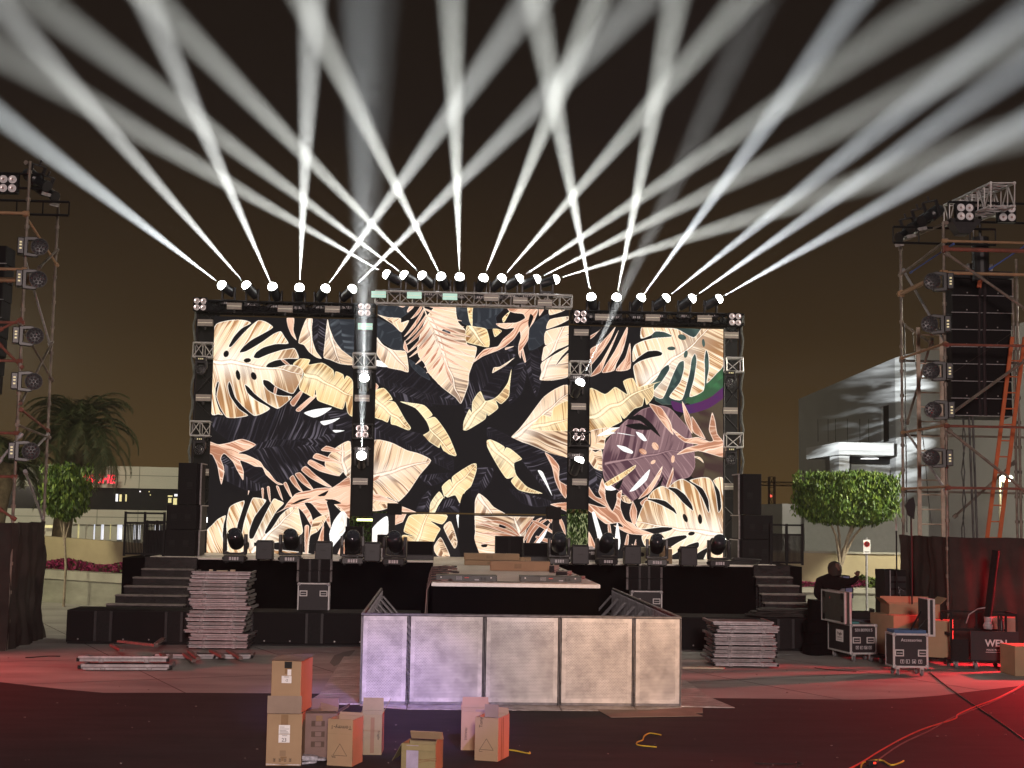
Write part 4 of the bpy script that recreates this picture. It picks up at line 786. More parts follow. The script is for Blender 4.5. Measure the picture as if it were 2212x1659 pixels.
# ================================================================ subwoofers
mt_grille=mat('speaker_grille',(.0075,.006,.0065),.6,0,spec=.1,var=.35,nscale=160)
mt_cab=mat('speaker_cabinet',(.012,.011,.0115),.65,spec=.15,var=.3,nscale=30,bump=.15,bscale=80)
def make_sub():
    t=thing('subwoofer','x','subwoofer'); w=1.33; h=.585; d=1.0
    m=MB(); m.bbox((-w/2,.02,0),(w/2,d,h)); m.build('cabinet',mt_cab,t,bev=.008)
    for x0,x1 in ((-w/2+.01,-.17),(.17,w/2-.01)):
        m=MB(); m.bbox((x0,.0,.02),(x1,.018,h-.02)); g=m.build('grille',mt_grille,t,bev=.006)
        if x0>0 or True:
            m=MB(); m.bbox((x0+.2,-.004,.045),(x0+.225,-.001,.07)); m.build('badge',mat('badge_metal',(.35,.33,.33),.3,.5),g)
    m=MB(); m.prism([(-.165,.02),(-.165,h-.02),(-.12,h-.02),(-.12,.02)],.0,.018); m.prism([(.12,.02),(.12,h-.02),(.165,h-.02),(.165,.02)],.0,.018); m.build('port_post',mt_grey,t)
    return t
sbw=make_sub(); first=True
YSU=26.3
def sub(x,label,rz=0):
    global first
    if first: sbw.location=(x,YSU,.03); sbw['label']=label; sbw['group']='subwoofers along the stage front'; first=False
    else: dup(sbw,(x,YSU,.03),rz,label,'subwoofers along the stage front')
for a,b,l in ((264,545,'outermost black subwoofer at the left end of the row'),(545,822,'black subwoofer partly behind the tall pile of frames'),(822,1099,'black subwoofer just right of the tall pile of frames'),(1099,1376,'black subwoofer right before the left corner of the barrier pen'),(1376,1650,'black subwoofer hidden mostly by the violet corner barrier'),(2412,2685,'black subwoofer starting behind the right corner barrier'),(2685,2958,'black subwoofer behind the low pile of frames'),(2958,3231,'black subwoofer under the folded black cloth')):
    u=(a+b)/2/1.82278; sub(PL(u,1350,YSU).x,l)
m=MB(); m.bbox((PL(146,1384,YSU).x,YSU-.03,.004),(PL(905,1384,YSU).x,YSU+.9,.028)); tag(m.build('plinth',mt_black),'black plinth strip under the left subwoofers','plinth')
m=MB(); m.bbox((PL(1322,1384,YSU).x,YSU-.03,.004),(PL(1773,1384,YSU).x,YSU+.9,.028)); tag(m.build('plinth',mt_black),'black plinth strip under the right subwoofers','plinth')
# folded cloth on the right subwoofers
def cloth_heap(name,label,cat,loc,sx,sy,h,seed,mt,layers=4):
    R=random.Random(seed); m=MB()
    for k in range(layers):
        n=26; prof=[]; z0=h*k/layers; z1=h*(k+1)/layers
        ox=R.uniform(-.06,.06); q=[]
        for i in range(n):
            a=2*math.pi*i/n; rx=sx/2*(1+.05*math.sin(a*3+k)+R.uniform(-.03,.03))*(1-.06*k); ry=sy/2*(1+R.uniform(-.05,.05)); ca,sa=math.cos(a),math.sin(a)
            q.append((ox+rx*math.copysign(abs(ca)**.5,ca),ry*math.copysign(abs(sa)**.6,sa)))
        vs=[(x*.97,y*.97,z0+.004+.01*math.sin(x*9+k)) for x,y in q]+[(x,y,(z0+z1)/2+.012*math.sin(x*7+k*2)) for x,y in q]+[(x*.96,y*.96,z1+.012*math.sin(x*8+k)) for x,y in q]
        fs=[(i,(i+1)%n,n+(i+1)%n,n+i) for i in range(n)]+[(n+i,n+(i+1)%n,2*n+(i+1)%n,2*n+i) for i in range(n)]+[tuple(range(2*n,3*n)),tuple(range(n-1,-1,-1))]
        m.add(vs,fs)
    return tag(m.build(name,mt,loc=loc,smooth=True),label,cat)
mt_fold=mat('folded_cloth',(.03,.026,.024),.7,bump=.6,nscale=5,var=.4)
p=PL(1690,1331,YSU+.2); cloth_heap('folded_cloth','folded black cloth lying on the right subwoofers before the steps','folded cloth',(p.x,YSU+.35,.62),1.25,.55,.15,4,mt_fold)
cloth_heap('cloth_bundle','crumpled black cloth bundle on the stage before the right speaker stack','cloth',(PL(1605,1222,Ysf+.5).x,Ysf+.5,DECK),.75,.3,.14,8,mat('black_bundle',(.015,.014,.015),.6,bump=.5,nscale=8),3)
# ================================================================ full-range speakers at the stage ends
def speaker(label,loc,w,h,d,side,hand=2,rz=0):
    t=thing('loudspeaker',label,'loudspeaker',loc,rz,'stacked loudspeakers at the stage ends'); 
    m=MB(); s=side
    x0,x1=(-w/2,w/2-.10) if s>0 else (-w/2+.10,w/2)
    m.bbox((x0,0,0),(x1,d,h-.006)); m.build('cabinet',mt_cab,t,bev=.01)
    xg=(x1,w/2-.03) if s>0 else (-w/2+.03,x0)
    m=MB(); m.bbox((xg[0],.02,.015),(xg[1],d-.02,h-.02)); m.build('grille',mt_grille,t)
    xe=(w/2-.03,w/2) if s>0 else (-w/2,-w/2+.03)
    m=MB(); m.bbox((xe[0],.0,.0),(xe[1],.03,h-.006)); m.bbox((xe[0],.03,h-.03),(xe[1],d,h-.007)); m.build('front_edge',mt_gal[1],t)
    for k in range(hand):
        hx=(-.22 if hand>1 else .0)+k*.30 if s>0 else (-.08 if hand>1 else 0)+k*.30
        hx=max(x0+.09,min(x1-.09,hx))
        m=MB(); m.bbox((hx-.06,-.004,h*.42),(hx+.06,-.001,h*.42+.11)); m.bbox((hx-.07,-.008,h*.42-.035),(hx+.07,-.001,h*.42-.02)); m.build('handle',mat('handle_recess',(.004,.004,.004),.7),t)
    return t
YP=30.9
def ppx(u,v): return PL(u,v,YP)
for side,(a,b,ta,tb),zt,zm,zl,nm in ((1,(356,432,384,435),999,1090,1144,'left'),(-1,(1594,1668,1595,1645),1023,1112,1165,'right')):
    xm=(ppx(a,1150).x+ppx(b,1150).x)/2; ww=ppx(b,1150).x-ppx(a,1150).x; z0=DECK+.002; z1=ppx(400 if side>0 else 1620,zl).z; z2=ppx(400 if side>0 else 1620,zm).z; z3=ppx(400 if side>0 else 1620,zt).z
    speaker('black loudspeaker at the bottom of the %s stack'%nm,(xm,YP,z0),ww,z1-z0,.9,side)
    speaker('black loudspeaker in the middle of the %s stack'%nm,(xm+.02,YP,z1),ww,z2-z1,.9,side)
    xt=(ppx(ta,1050).x+ppx(tb,1050).x)/2; wt=ppx(tb,1050).x-ppx(ta,1050).x
    speaker('tall black loudspeaker on top of the %s stack'%nm,(xt,YP,z2),wt,z3-z2,.7,side,1)
# twin line array modules on flight cases, before the stage
def array_pair(u0,u1,v0,v1,l):
    Yq=27.05; a=PL(u0,v0,Yq); b=PL(u1,v1,Yq); w=b.x-a.x; h=(a.z-b.z)/2
    for k in (0,1):
        t=thing('line_array_speaker','black line array speaker, %s of the pair %s'%(('upper','lower')[k],l),'loudspeaker',((a.x+b.x)/2,Yq,b.z+h*(1-k)),0,'line array pairs before the stage')
        m=MB(); m.bbox((-w/2+.05,.02,.003),(w/2-.05,.2,h-.003)); m.build('cabinet',mt_cab,t)
        for sx in(-1,1):
            m=MB(); m.bbox((min(sx*.13,sx*(w/2-.06)),.0,.01),(max(sx*.13,sx*(w/2-.06)),.018,h-.01)); m.build('grille',mt_grille,t)
            m=MB(); m.bbox((sx*.09-.02,-.006,.005),(sx*.09+.02,.018,h-.005)); m.build('waveguide',mt_grey,t)
            m=MB(); m.bbox((sx*(w/2-.03)-.02,.0,.01),(sx*(w/2-.03)+.02,.05,h-.01))
            for q in range(4): m.cyl((sx*(w/2-.03),-.015,.03+q*h/4.4),(sx*(w/2-.03),.0,.03+q*h/4.4),.02,n=8)
            m.build('rigging_plate',mt_galv if 0 else mat('dark_rigging',(.07,.06,.06),.4,.4,var=.5),t)
array_pair(641,718,1207,1259,'standing before the left half of the stage'); array_pair(1352,1432,1223,1276,'standing before the right half of the stage')
mt_cbx=mat('case_laminate_black',(.014,.012,.015),.55,var=.2,nscale=30)
mt_cbb=mat('case_laminate_worn',(.04,.042,.036),.6,var=.3,nscale=20)
def flight_case(name,label,loc,rz,w,d,h,mt,wheels=True,handles=(),top=True,cat='flight case',group=None,edge=.03):
    t=thing(name,label,cat,loc,rz,group); z0=.135 if wheels else .0
    m=MB(); m.bbox((-w/2+.006,.006,z0+.006),(w/2-.006,d-.006,z0+h-(.006 if top else .03))); m.build('body',mt,t)
    m=MB(); e=edge
    for sx in(-1,1):
        for y in(0,d): 
            ys=(y,y+e) if y==0 else (y-e,y); xs=(sx*w/2-(e if sx>0 else 0),sx*w/2+(0 if sx>0 else e)); m.bbox((xs[0],ys[0],z0+e),(xs[1],ys[1],z0+h-e))
    for z in(z0,z0+h-e):
        m.bbox((-w/2,0,z),(w/2,e,z+e)); m.bbox((-w/2,d-e,z),(w/2,d,z+e))
        for sx in(-1,1): xs=(sx*w/2-(e if sx>0 else 0),sx*w/2+(0 if sx>0 else e)); m.bbox((xs[0],e,z),(xs[1],d-e,z+e))
    m.build('aluminium_edge',mt_alu,t)
    for sx in(-1,1):
        for sz in(0,1): m=MB(); m.lathe([(.02,-.012),(.034,0),(.034,.012),(.02,.02)],c=(sx*(w/2-.02),.004,z0+.02+sz*(h-.04)),ax=(0,-1,0),n=8); m.build('ball_corner',mt_galv,t,smooth=True)
    if wheels:
        for sx in(-1,1):
            for y in(.08,d-.08):
                m=MB(); m.cyl((sx*(w/2-.09)-.018,y,.052),(sx*(w/2-.09)+.018,y,.052),.052,n=16); c_=m.build('castor',mt_rub,t,smooth=True)
                m=MB(); m.bbox((sx*(w/2-.09)-.03,y-.03,.105),(sx*(w/2-.09)+.03,y+.03,.13)); 
                for q in(-.026,.02): m.bbox((sx*(w/2-.09)+q,y-.02,.04),(sx*(w/2-.09)+q+.006,y+.02,.105))
                m.build('castor_fork',mt_alu,c_)
    for hx,hz in handles:
        m=MB(); m.bbox((hx-.075,-.006,hz-.055),(hx+.075,.004,hz+.055)); hd=m.build('handle_dish',mt_alu,t,bev=.006)
        m=MB(); m.bbox((hx-.055,-.010,hz-.035),(hx+.055,-.0065,hz+.035)); m.build('recess',mat('handle_recess',(.004,.004,.004),.7),hd)
        m=MB(); m.bbox((hx-.045,-.02,hz-.012),(hx+.045,-.0105,hz+.008)); m.build('grip',mt_galv,hd)
    return t
for u,v,l in ((678,1259,'flight case under the left line array pair'),(1397,1276,'flight case under the right line array pair')):
    Yq=27.0; a=PL(u,v,Yq); w=67*Yq/3000
    t=flight_case('flight_case','black '+l,(a.x,Yq-.02,0),0,w,.22,a.z-.004,mt_cbx,False,[(-w/2+.11,a.z-.2),(w/2-.11,a.z-.2)],edge=.022)
# small gear on the deck edge
mt_fx=mat('spark_machine_shell',(.024,.023,.027),.45,var=.1)
def spark(u,v,l,w=.38,h=.40):
    p=G(u,v,DECK); t=thing('spark_machine','small dark effects box '+l,'effects machine',p,0,'small effects boxes along the stage edge'); w=w*.9;h=h*1.0
    m=MB(); m.bbox((-w/2,0,.03),(w/2,.3,h)); m.build('body',mt_fx,t,bev=.015)
    m=MB(); m.bbox((-w/2+.02,.03,h),(w/2-.02,.27,h+.02)); m.bbox((-w/2-.05,.08,h-.1),(-w/2,.14,h-.03)); m.build('top_vent',mt_black,t)
    m=MB(); m.bbox((-.05,-.003,h*.55),(.05,0,h*.6)); m.build('emblem',mt_grey,t)
    m=MB(); [m.cyl((x,y,0),(x,y,.03),.015,n=6) for x in(-w/2+.04,w/2-.04) for y in(.04,.26)]; m.build('foot',mt_black,t)
for u,v,l in ((570,1212,'between the first two stage-edge heads'),(698,1214,'between the second and third stage-edge heads'),(803,1216,'right of the foot of the left black column'),(1254,1222,'before the small silver flight case'),(1367,1222,'against the pale wooden box'),(1489,1225,'before the last bright leaf of the right screen')): spark(u,v,l)
# floor monitors
def wedge(label,u,v,Y,w,flip):
    p=PL(u,v,Y); t=thing('floor_monitor',label,'monitor speaker',(p.x,Y,DECK),0,'floor monitors')
    m=MB(); m.prismx([(0,0),(.0,.10),(.22,.40),(.42,.40),(.52,.24),(.52,0)],-w/2,w/2); m.build('cabinet',mt_grey,t,bev=.01)
    m=MB(); xx=w/2+.002 if not flip else -w/2-.002; m.bbox((min(xx,xx+.004),.2,.06),(max(xx,xx+.004),.34,.16)); m.bbox((min(xx,xx+.004),.2,.2),(max(xx,xx+.004),.34,.24)); m.build('handle',mt_black,t)
    m=MB(); m.add([(-w/2+.03,.008,.125),(w/2-.03,.008,.125),(w/2-.03,.208,.395),(-w/2+.03,.208,.395)],[(0,1,2,3)]); m.build('grille',mt_grille,t)
    return t
wedge('grey floor monitor wedge left of the catwalk start',898,1210,Ysf+.55,.78,False); wedge('black floor monitor wedge with an open grey end, right of the catwalk cartons',1170,1217,Ysf+.6,.82,True)
def blk(name,label,cat,u0,v0,u1,v1,Y,d,mt,parts=None,bev=.01,zb=None):
    a=PL(u0,v0,Y); b=PL(u1,v1,Y); w=b.x-a.x; z0=b.z if zb is None else zb; h=a.z-z0; t=thing(name,label,cat,((a.x+b.x)/2,Y,z0))
    m=MB(); m.bbox((-w/2,0,0),(w/2,d,h)); m.build('body',mt,t,bev=bev); return t,w,h
t,w,h=blk('drum_fill_speaker','black speaker box standing behind the cartons before the lower screen strip','loudspeaker',1071,1158,1130,1196,Ysf+1.6,.5,mt_cab,zb=DECK)
m=MB(); m.bbox((-w/2+.02,-.02,.03),(-.03,-.001,h-.03)); m.bbox((.03,-.02,.03),(w/2-.02,-.001,h-.03)); m.build('grille',mt_grille,t)
m=MB(); m.bbox((w/2+.001,.1,.05),(w/2+.05,.4,.3)); m.build('handle',mt_grey,t)
t,w,h=blk('speaker_box','black speaker box left of the lower screen strip','loudspeaker',815,1155,842,1206,Ysf+1.4,.4,mt_cab,zb=DECK); m=MB(); m.bbox((-w/2+.02,-.02,.03),(w/2-.02,-.001,h-.03)); m.build('grille',mt_grille,t)
t,w,h=blk('speaker_box','dark tall speaker box behind the third stage-edge head','loudspeaker',746,1137,782,1206,Ysf+1.3,.5,mt_cab,zb=DECK); m=MB(); m.bbox((-w/2+.02,-.02,.03),(w/2-.02,-.001,h-.03)); m.build('grille',mt_grille,t)
for u,l in ((852,'left'),(1197,'right')):
    a=PL(u,1100,YL-.35); t=thing('pole_speaker','black speaker on a thick black column at the %s end of the lower screen strip'%l,'loudspeaker',(a.x,YL-.35,DECK)); zt=PL(u,1087 if l=='left' else 1095,YL-.35).z-DECK; zb=PL(u,1112 if l=='left' else 1122,YL-.35).z-DECK; s_=1 if l=='left' else -1
    m=MB(); m.bbox((-.17,0,zb),(.17,.25,zt)); m.build('cabinet',mt_cab,t,bev=.01)
    m=MB(); m.bbox((-.13 if s_>0 else -.02,.04,0),(.02 if s_>0 else .13,.2,zb)); m.build('column',mt_black,t)
# silver flight case on the deck
p=G(1241,1206,DECK); t=flight_case('silver_edged_case','small silver-edged black flight case with two latches on the deck','flight case' and (p.x,Ysf+1.2,DECK),0,.66,.4,.30,mt_cbx,False,(),edge=.03)
m=MB(); m.bbox((-.33,-.004,.19),(.33,.0,.205)); [m.bbox((x-.04,-.014,.15),(x+.04,-.005,.22)) for x in(-.2,.2)]; m.build('latch',mt_galv,t)
m=MB(); m.bbox((-.22,.1,.31),(.22,.2,.335)); [m.bbox((x-.015,.1,.3),(x+.015,.2,.31)) for x in(-.2,.2)]; tag(m.build('keyboard_bar',mt_alu,loc=(p.x,Ysf+1.2,DECK)),'pale metal bar lying on the silver-edged case','metal bar')
# wooden box behind a stage edge head
t,w,h=blk('wooden_box','pale wooden box on the deck behind the seventh stage-edge head','wooden box',1352,1182,1403,1216,Ysf+.35,.3,mat('pale_box_wood',(.30,.29,.20),.8,var=.25,nscale=9),zb=DECK)
m=MB(); m.cyl((w*.18,-.004,h*.55),(w*.18,-.001,h*.55),.05,n=12); m.build('hole',mt_black,t)
t,w,h=blk('open_carton','small open dark carton right of the seventh stage-edge head','carton',1429,1186,1452,1218,Ysf+.35,.3,mt_cardin,zb=DECK)
m=MB(); m.prism([(-w/2,h),(-w/2-.08,h+.04),(-w/2+.1,h+.08),(w/2,h+.03)],-.02,0); m.build('flap',mt_cardin,t)
t,w,h=blk('upright_case','thin upright metal-edged case beside the fourth stage-edge head','case',824,1184,845,1216,Ysf+.5,.35,mt_cbx,zb=DECK); m=MB(); m.bbox((-w/2-.001,-.015,0),(-w/2+.05,-.001,h)); m.build('metal_edge',mt_galv,t)
# ================================================================ catwalk goods
def carton_on(label,u0,u1,v0,v1,zb,Y,d,mt=mt_card):
    a=PL(u0,v0,Y); b=PL(u1,v1,Y); w=b.x-a.x; h=a.z-zb; t=thing('long_carton',label,'carton',((a.x+b.x)/2,Y,zb+.002),0,'long cartons on the catwalk')
    m=MB(); m.bbox((-w/2,0,0),(w/2,d,h)); m.build('body',mt,t,bev=.006)
    m=MB(); m.bbox((-w/2+.004,d/2-.03,h+.001),(w/2-.004,d/2+.03,h+.003)); m.build('tape',mt_tape,t)
    m=MB(); m.bbox((-w*.1,-.002,h*.25),(w*.02,-.0005,h*.75)); m.build('print',mat('faint_print',(.26,.185,.11),.8),t)
    return a,b
DK=DECK+.004
Yc=G(1110,1234,DECK).y; a,b=carton_on('long low carton in front on the catwalk',1060,1188,1212,1234,DK,Yc,.32)
Yc2=G(1050,1222,DECK).y; carton_on('long carton lying under another behind the front one',1004,1125,1210,1222,DK,Yc2,.5); zc=DK+ (PL(1050,1210,Yc2).z-DK)
carton_on('long carton on top of the rear pair on the catwalk',1003,1122,1195.5,1210,zc,Yc2+.03,.42)
carton_on('small low carton end poking out right of the rear pair',1124,1147,1204,1212,DK,Yc2+.6,.3)
def rack_unit(label,u0,u1,v,red):
    p=G((u0+u1)/2,v,DECK); w=PL(u1,v,p.y).x-PL(u0,v,p.y).x; t=thing('power_distribution_unit',label,'rack unit',(p.x,p.y,DK+.001),0,'rack units on the catwalk edge')
    m=MB(); m.bbox((-w/2,0,0),(w/2,.36,.088)); m.build('chassis',mt_blackp,t,bev=.005)
    m=MB()
    for i in range(5):
        for j in range(4): m.bbox((-w*.17+i*.018,-.0025,.02+j*.014),(-w*.17+i*.018+.011,-.0005,.029+j*.014))
    m.bbox((w*.13,-.003,.012),(w*.2,-.0005,.03)); m.build('marking',mat('panel_print',(.35,.34,.38),.6,var=.3),t)
    m=MB(); m.bbox((-.04,-.003,.03),(.04,-.0005,.075)); q=m.build('display',mt_grey,t); m=MB(); m.bbox((-.032,-.005,.045),(.032,-.0035,.06)); m.build('readout',mat('red_readout',(.3,.02,.02),.4,emit=(1,.1,.05),estr=.5 if red else .12),q)
    for x in(-w*.42,w*.40):
        m=MB(); m.cyl((x,-.006,.055),(x,0,.055),.012,n=10); m.build('knob',mt_white,t)
    for x in (.24,.3): m=MB(); m.bbox((w*x-.012,-.003,.02),(w*x+.012,-.0005,.06)); m.build('socket',mt_black,t)
rack_unit('black rack unit on the catwalk edge beside the dangling cables',942,1074,1256,False); rack_unit('black rack unit with a red readout on the catwalk edge',1124,1256,1258,True)
m=MB(); a=G(1074,1257,DECK+.01); b=G(1124,1258,DECK+.01); m.tube([a+(b-a)*k/8+Vector((0,-.03*math.sin(k/8*math.pi),.003)) for k in range(9)],.004,5); tag(m.build('cable',mt_blkc),'short black cable linking the two rack units','cable')
for u,v,l,w,h in ((1173,1232,'grey adapter box by the right end of the front carton',.12,.07),(1192,1238,'upright dark adapter among the plugs on the catwalk',.10,.13),(1213,1246,'grey brick adapter with a dark end right of the upright one',.2,.09),(1232,1252,'long flat adapter behind the right rack unit',.34,.05)):
    p=G(u,v,DECK); t=thing('power_adapter',l,'adapter',(p.x,p.y,DK+.001),-.35); m=MB(); m.bbox((-w/2,0,0),(w/2,.3,h)); m.build('body',mat('adapter_grey',(.24,.22,.20),.5,var=.2),t,bev=.006); m=MB(); m.bbox((-w/2+.005,-.012,.01),(w/2-.005,-.001,h-.01)); m.build('end_plate',mt_blackp,t)
for i in range(7):
    m=MB(); R=random.Random(i+40); a=G(1170+i*10,1228+i*4,DECK+.02); pts=[a+Vector((.05*k+R.uniform(-.03,.03),R.uniform(-.06,.06)+.02*k,.012+.03*abs(math.sin(k*1.3+i)))) for k in range(6)]; m.tube(pts,.005,5); tag(m.build('cable',mt_blkc),'thin black lead curling among the adapters, %s from the carton'%ORD[i],'cable','leads among the adapters')
# bundle of leads hanging off the catwalk's left edge
for i in range(20):
    R=random.Random(i+100); y=YT+.25+i*.29; x=XT0; L=R.uniform(.15,.42); col=mt_blkc
    pts=[Vector((x+L,y+R.uniform(-.1,.1),DK+.012)),Vector((x+L*.6,y+R.uniform(-.05,.05),DK+.03)),Vector((x+.1,y,DK+.02)),Vector((x-.015,y+.02,DK+.012)),Vector((x-.05-R.uniform(0,.03),y,DK-.12)),Vector((x-.06-R.uniform(0,.05),y-.05+R.uniform(-.1,.1),.9)),Vector((x-.08-R.uniform(0,.10),y-.1,.4)),Vector((x-.12-R.uniform(0,.12),y-.1+R.uniform(-.1,.1),.02))]
    m=MB(); m.tube(pts,.009,5); m.box((x+L,y,DK+.022),(.10,.04,.03),rz=R.uniform(-.5,.5)); tag(m.build('hanging_cable',mt_blkc if i%3 else mat('brown_cable',(.16,.09,.08),.5)),"black lead hanging over the catwalk's left edge, %s from its front corner"%ORD[i],'cable','leads hanging over the catwalk edge')
# ================================================================ cartons in the foreground
def carton(label,u,v,w,d,h,rz,z=0,mt=mt_card,open_=None,group='cartons on the dark floor mat',dd=0):
    p=G(u,v) if z==0 else None
    if isinstance(u,Vector): p=u
    t=thing('carton',label,'carton',(p.x,p.y+dd,z+.006),rz,group); th_=.006
    if open_ is None:
        m=MB(); m.bbox((-w/2,0,0),(w/2,d,h)); m.build('body',mt,t,bev=.004)
    else:
        m=MB(); m.bbox((-w/2,0,0),(w/2,th_,h)); m.bbox((-w/2,d-th_,0),(w/2,d,h)); m.bbox((-w/2,th_,0),(-w/2+th_,d-th_,h)); m.bbox((w/2-th_,th_,0),(w/2,d-th_,h)); m.bbox((-w/2+th_,th_,.0),(w/2-th_,d-th_,th_)); m.build('body',mt,t)
        for side,ang,L in open_:
            a=math.radians(ang); m=MB(); dx,dz=math.cos(a)*L,math.sin(a)*L      # 90 = straight up, 0 = flat outward
            if side=='f': vs=[(-w/2+.004,0,h),(w/2-.004,0,h),(w/2-.012,-dx,h+dz),(-w/2+.012,-dx,h+dz)]; off=(0,.004,.002)
            if side=='b': vs=[(-w/2+.004,d,h),(w/2-.004,d,h),(w/2-.012,d+dx,h+dz),(-w/2+.012,d+dx,h+dz)]; off=(0,-.004,.002)
            if side=='l': vs=[(-w/2,.004,h),(-w/2,d-.004,h),(-w/2-dx,d-.02,h+dz),(-w/2-dx,.02,h+dz)]; off=(.004,0,.002)
            if side=='r': vs=[(w/2,.004,h),(w/2,d-.004,h),(w/2+dx,d-.02,h+dz),(w/2+dx,.02,h+dz)]; off=(-.004,0,.002)
            o_=Vector(off); m.add([Vector(q) for q in vs]+[Vector(q)+o_ for q in vs],[(0,1,2,3),(7,6,5,4),(0,4,5,1),(1,5,6,2),(2,6,7,3),(3,7,4,0)]); m.build('flap',mt,t)
    return t
def decal(t,name,x0,z0,x1,z1,mt,y=-.002,par=None):
    m=MB(); m.add([(x0,y,z0),(x1,y,z0),(x1,y,z1),(x0,y,z1)],[(0,1,2,3)]); return m.build(name,mt,par or t)
def sketch(t,name,lines,r,mt,y=-.002):
    m=MB()
    for ln in lines:
        for a,b in zip(ln[:-1],ln[1:]):
            dx,dz=b[0]-a[0],b[1]-a[1]; L=math.hypot(dx,dz)+1e-6; nx,nz=-dz/L*r,dx/L*r
            m.add([(a[0]+nx,y,a[1]+nz),(b[0]+nx,y,b[1]+nz),(b[0]-nx,y,b[1]-nz),(a[0]-nx,y,a[1]-nz)],[(3,2,1,0)])
    return m.build(name,mt,t)
ppm=3000/G(610,1656).y
# box 23
wv=.345; t=carton('upright taped carton with the 23 label, at the bottom of the front pile',612,1656,wv,.40,.50,math.radians(0))
decal(t,'tape',-.035,.30,.035,.496,mt_tape); decal(t,'tape',-.03,.05,.03,.09,mt_tape)
l=decal(t,'label',-.055,.31,.055,.395,mt_paper,-.0035); sketch(t,'print',[[(-.045,.375),(.0,.375)],[(-.045,.357),(.045,.357)],[(-.045,.343),(.02,.343)],[(-.045,.33),(.035,.33)],[(-.045,.318),(.045,.318)]],.0016,mt_ink,-.0045)
l=decal(t,'label',-.055,.225,.055,.304,mt_paper,-.0035); text('23','number',.05,mt_ink,t,(0,-.0045,.25)); sketch(t,'print',[[(-.02,.292),(.03,.292)]],.002,mt_ink,-.0045)
decal(t,'tape',-.04,.095,.02,.15,mt_cardin,-.0025)
for k,ic in enumerate((-.09,-.035,.015,.065)):
    decal(t,'symbol',ic-.014,.04,ic+.014,.078,mt_cardin,-.003); sketch(t,'symbol_mark',[[(ic-.008,.07),(ic,.06),(ic+.008,.07)],[(ic,.06),(ic,.046)],[(ic-.006,.046),(ic+.006,.046)]],.002,mt_ink,-.004)
sketch(t,'stretch_wrap',[[(-.17,.012),(.17,.016)],[(-.17,.02),(.16,.008)]],.002,mt_white,-.003)
# flap of that box hanging over: darker band; then upper box
top=Vector((G(612,1656).x,G(612,1656).y,0))
m=MB(); m.box((-.005,-.008,.592),(wv-.01,.006,.17),mx=Matrix.Rotation(math.radians(-4),3,'X')); fl=m.build('flap',mt_cardd,t)
t=carton('tall worn carton with the small 2 label, stacked on the 23 carton',top,0,.30,.46,.505,math.radians(-9),z=.508,dd=.02)
decal(t,'tape',-.02,.435,.055,.50,mt_dtape); decal(t,'tape',-.015,.38,.05,.434,mt_tape); decal(t,'shiny_tape',.012,.365,.05,.425,mt_paper,-.0025)
decal(t,'label',-.045,.29,.055,.36,mt_paper,-.0035); text('-2','number',.035,mt_ink,t,(.005,-.0045,.316)); sketch(t,'print',[[(-.02,.35),(.03,.35)]],.002,mt_ink,-.0045)
m=MB(); m.add([(-.16,.02,.507),(.16,.0,.507),(.165,.24,.515),(-.12,.25,.54)],[(0,1,2,3)]); m.add([(-.1,.2,.512),(.163,.22,.518),(.16,.46,.535),(-.05,.44,.53)],[(0,1,2,3)]); m.build('flap',mt_cardd,t)
decal(t,'tape',.14,.0,.16,.0,mt_tape)
# maroon tape box
t=carton('dusky sealed carton with three handle cut-outs, right of the front pile',690,1643,.34,.30,.46,math.radians(1),mt=mat('dusky_cardboard',(.19,.125,.11),.85,var=.12),open_=[('f',35,.05),('b',60,.12),('r',30,.13)])
for z in(.36,.255,.155):
    decal(t,'cut_out',-.09,z-.028,.045,z+.028,mat('cut_out_brown',(.10,.065,.05),.9)); decal(t,'tape',-.05,z-.022,.01,z+.022,mat('dusky_tape',(.19,.115,.10),.5),-.003)
decal(t,'tape',-.045,.385,.02,.44,mt_tape,-.003)
m=MB(); m.add([(-.17,.0,.462),(.05,.0,.462),(.04,.28,.475),(-.17,.3,.463)],[(0,1,2,3)]); m.add([(.0,.02,.48),(.17,.02,.475),(.165,.12,.51),(-.02,.25,.54)],[(0,1,2,3)]); m.build('flap',mt_card,t)
# open box in front, handwriting
t=carton('open carton with scrawled upside-down handwriting and a triangle sketch',733,1656,.262,.30,.45,math.radians(-17),open_=[('f',96,.0001),('b',80,.03)])
text('Tommy-1','handwriting',.055,mt_ink,t,(.01,-.003,.375),rot=(math.pi/2,math.pi,0),depth=.0004)
sketch(t,'drawing',[[(-.07,.10),(.0,.215),(.075,.10),(-.07,.10)],[(-.08,.105),(-.08,.085),(-.04,.085)]],.0018,mt_ink); sketch(t,'fold_line',[[(-.13,.31),(.13,.31)]],.001,mat('faint_print',(.26,.185,.11),.8)); text('Line','print',.022,mt_ink,t,(-.06,-.003,.085),depth=.0004)
# box behind with flaps
t=carton('open olive carton with two raised flaps, behind the handwriting carton',799,1632,.235,.3,.41,math.radians(-2),mt=mat('olive_cardboard',(.26,.22,.11),.85,var=.1),open_=[('b',82,.13),('r',62,.15)])
decal(t,'tape',.0,.02,.04,.38,mt_tape); text('Fragile','print',.035,mt_ink,t,(.085,-.003,.2),rot=(math.pi/2,math.pi/2,0),depth=.0004); sketch(t,'strap',[[(-.1,.25),(.1,.25)],[(-.1,.245),(.1,.235)]],.002,mt_tape)
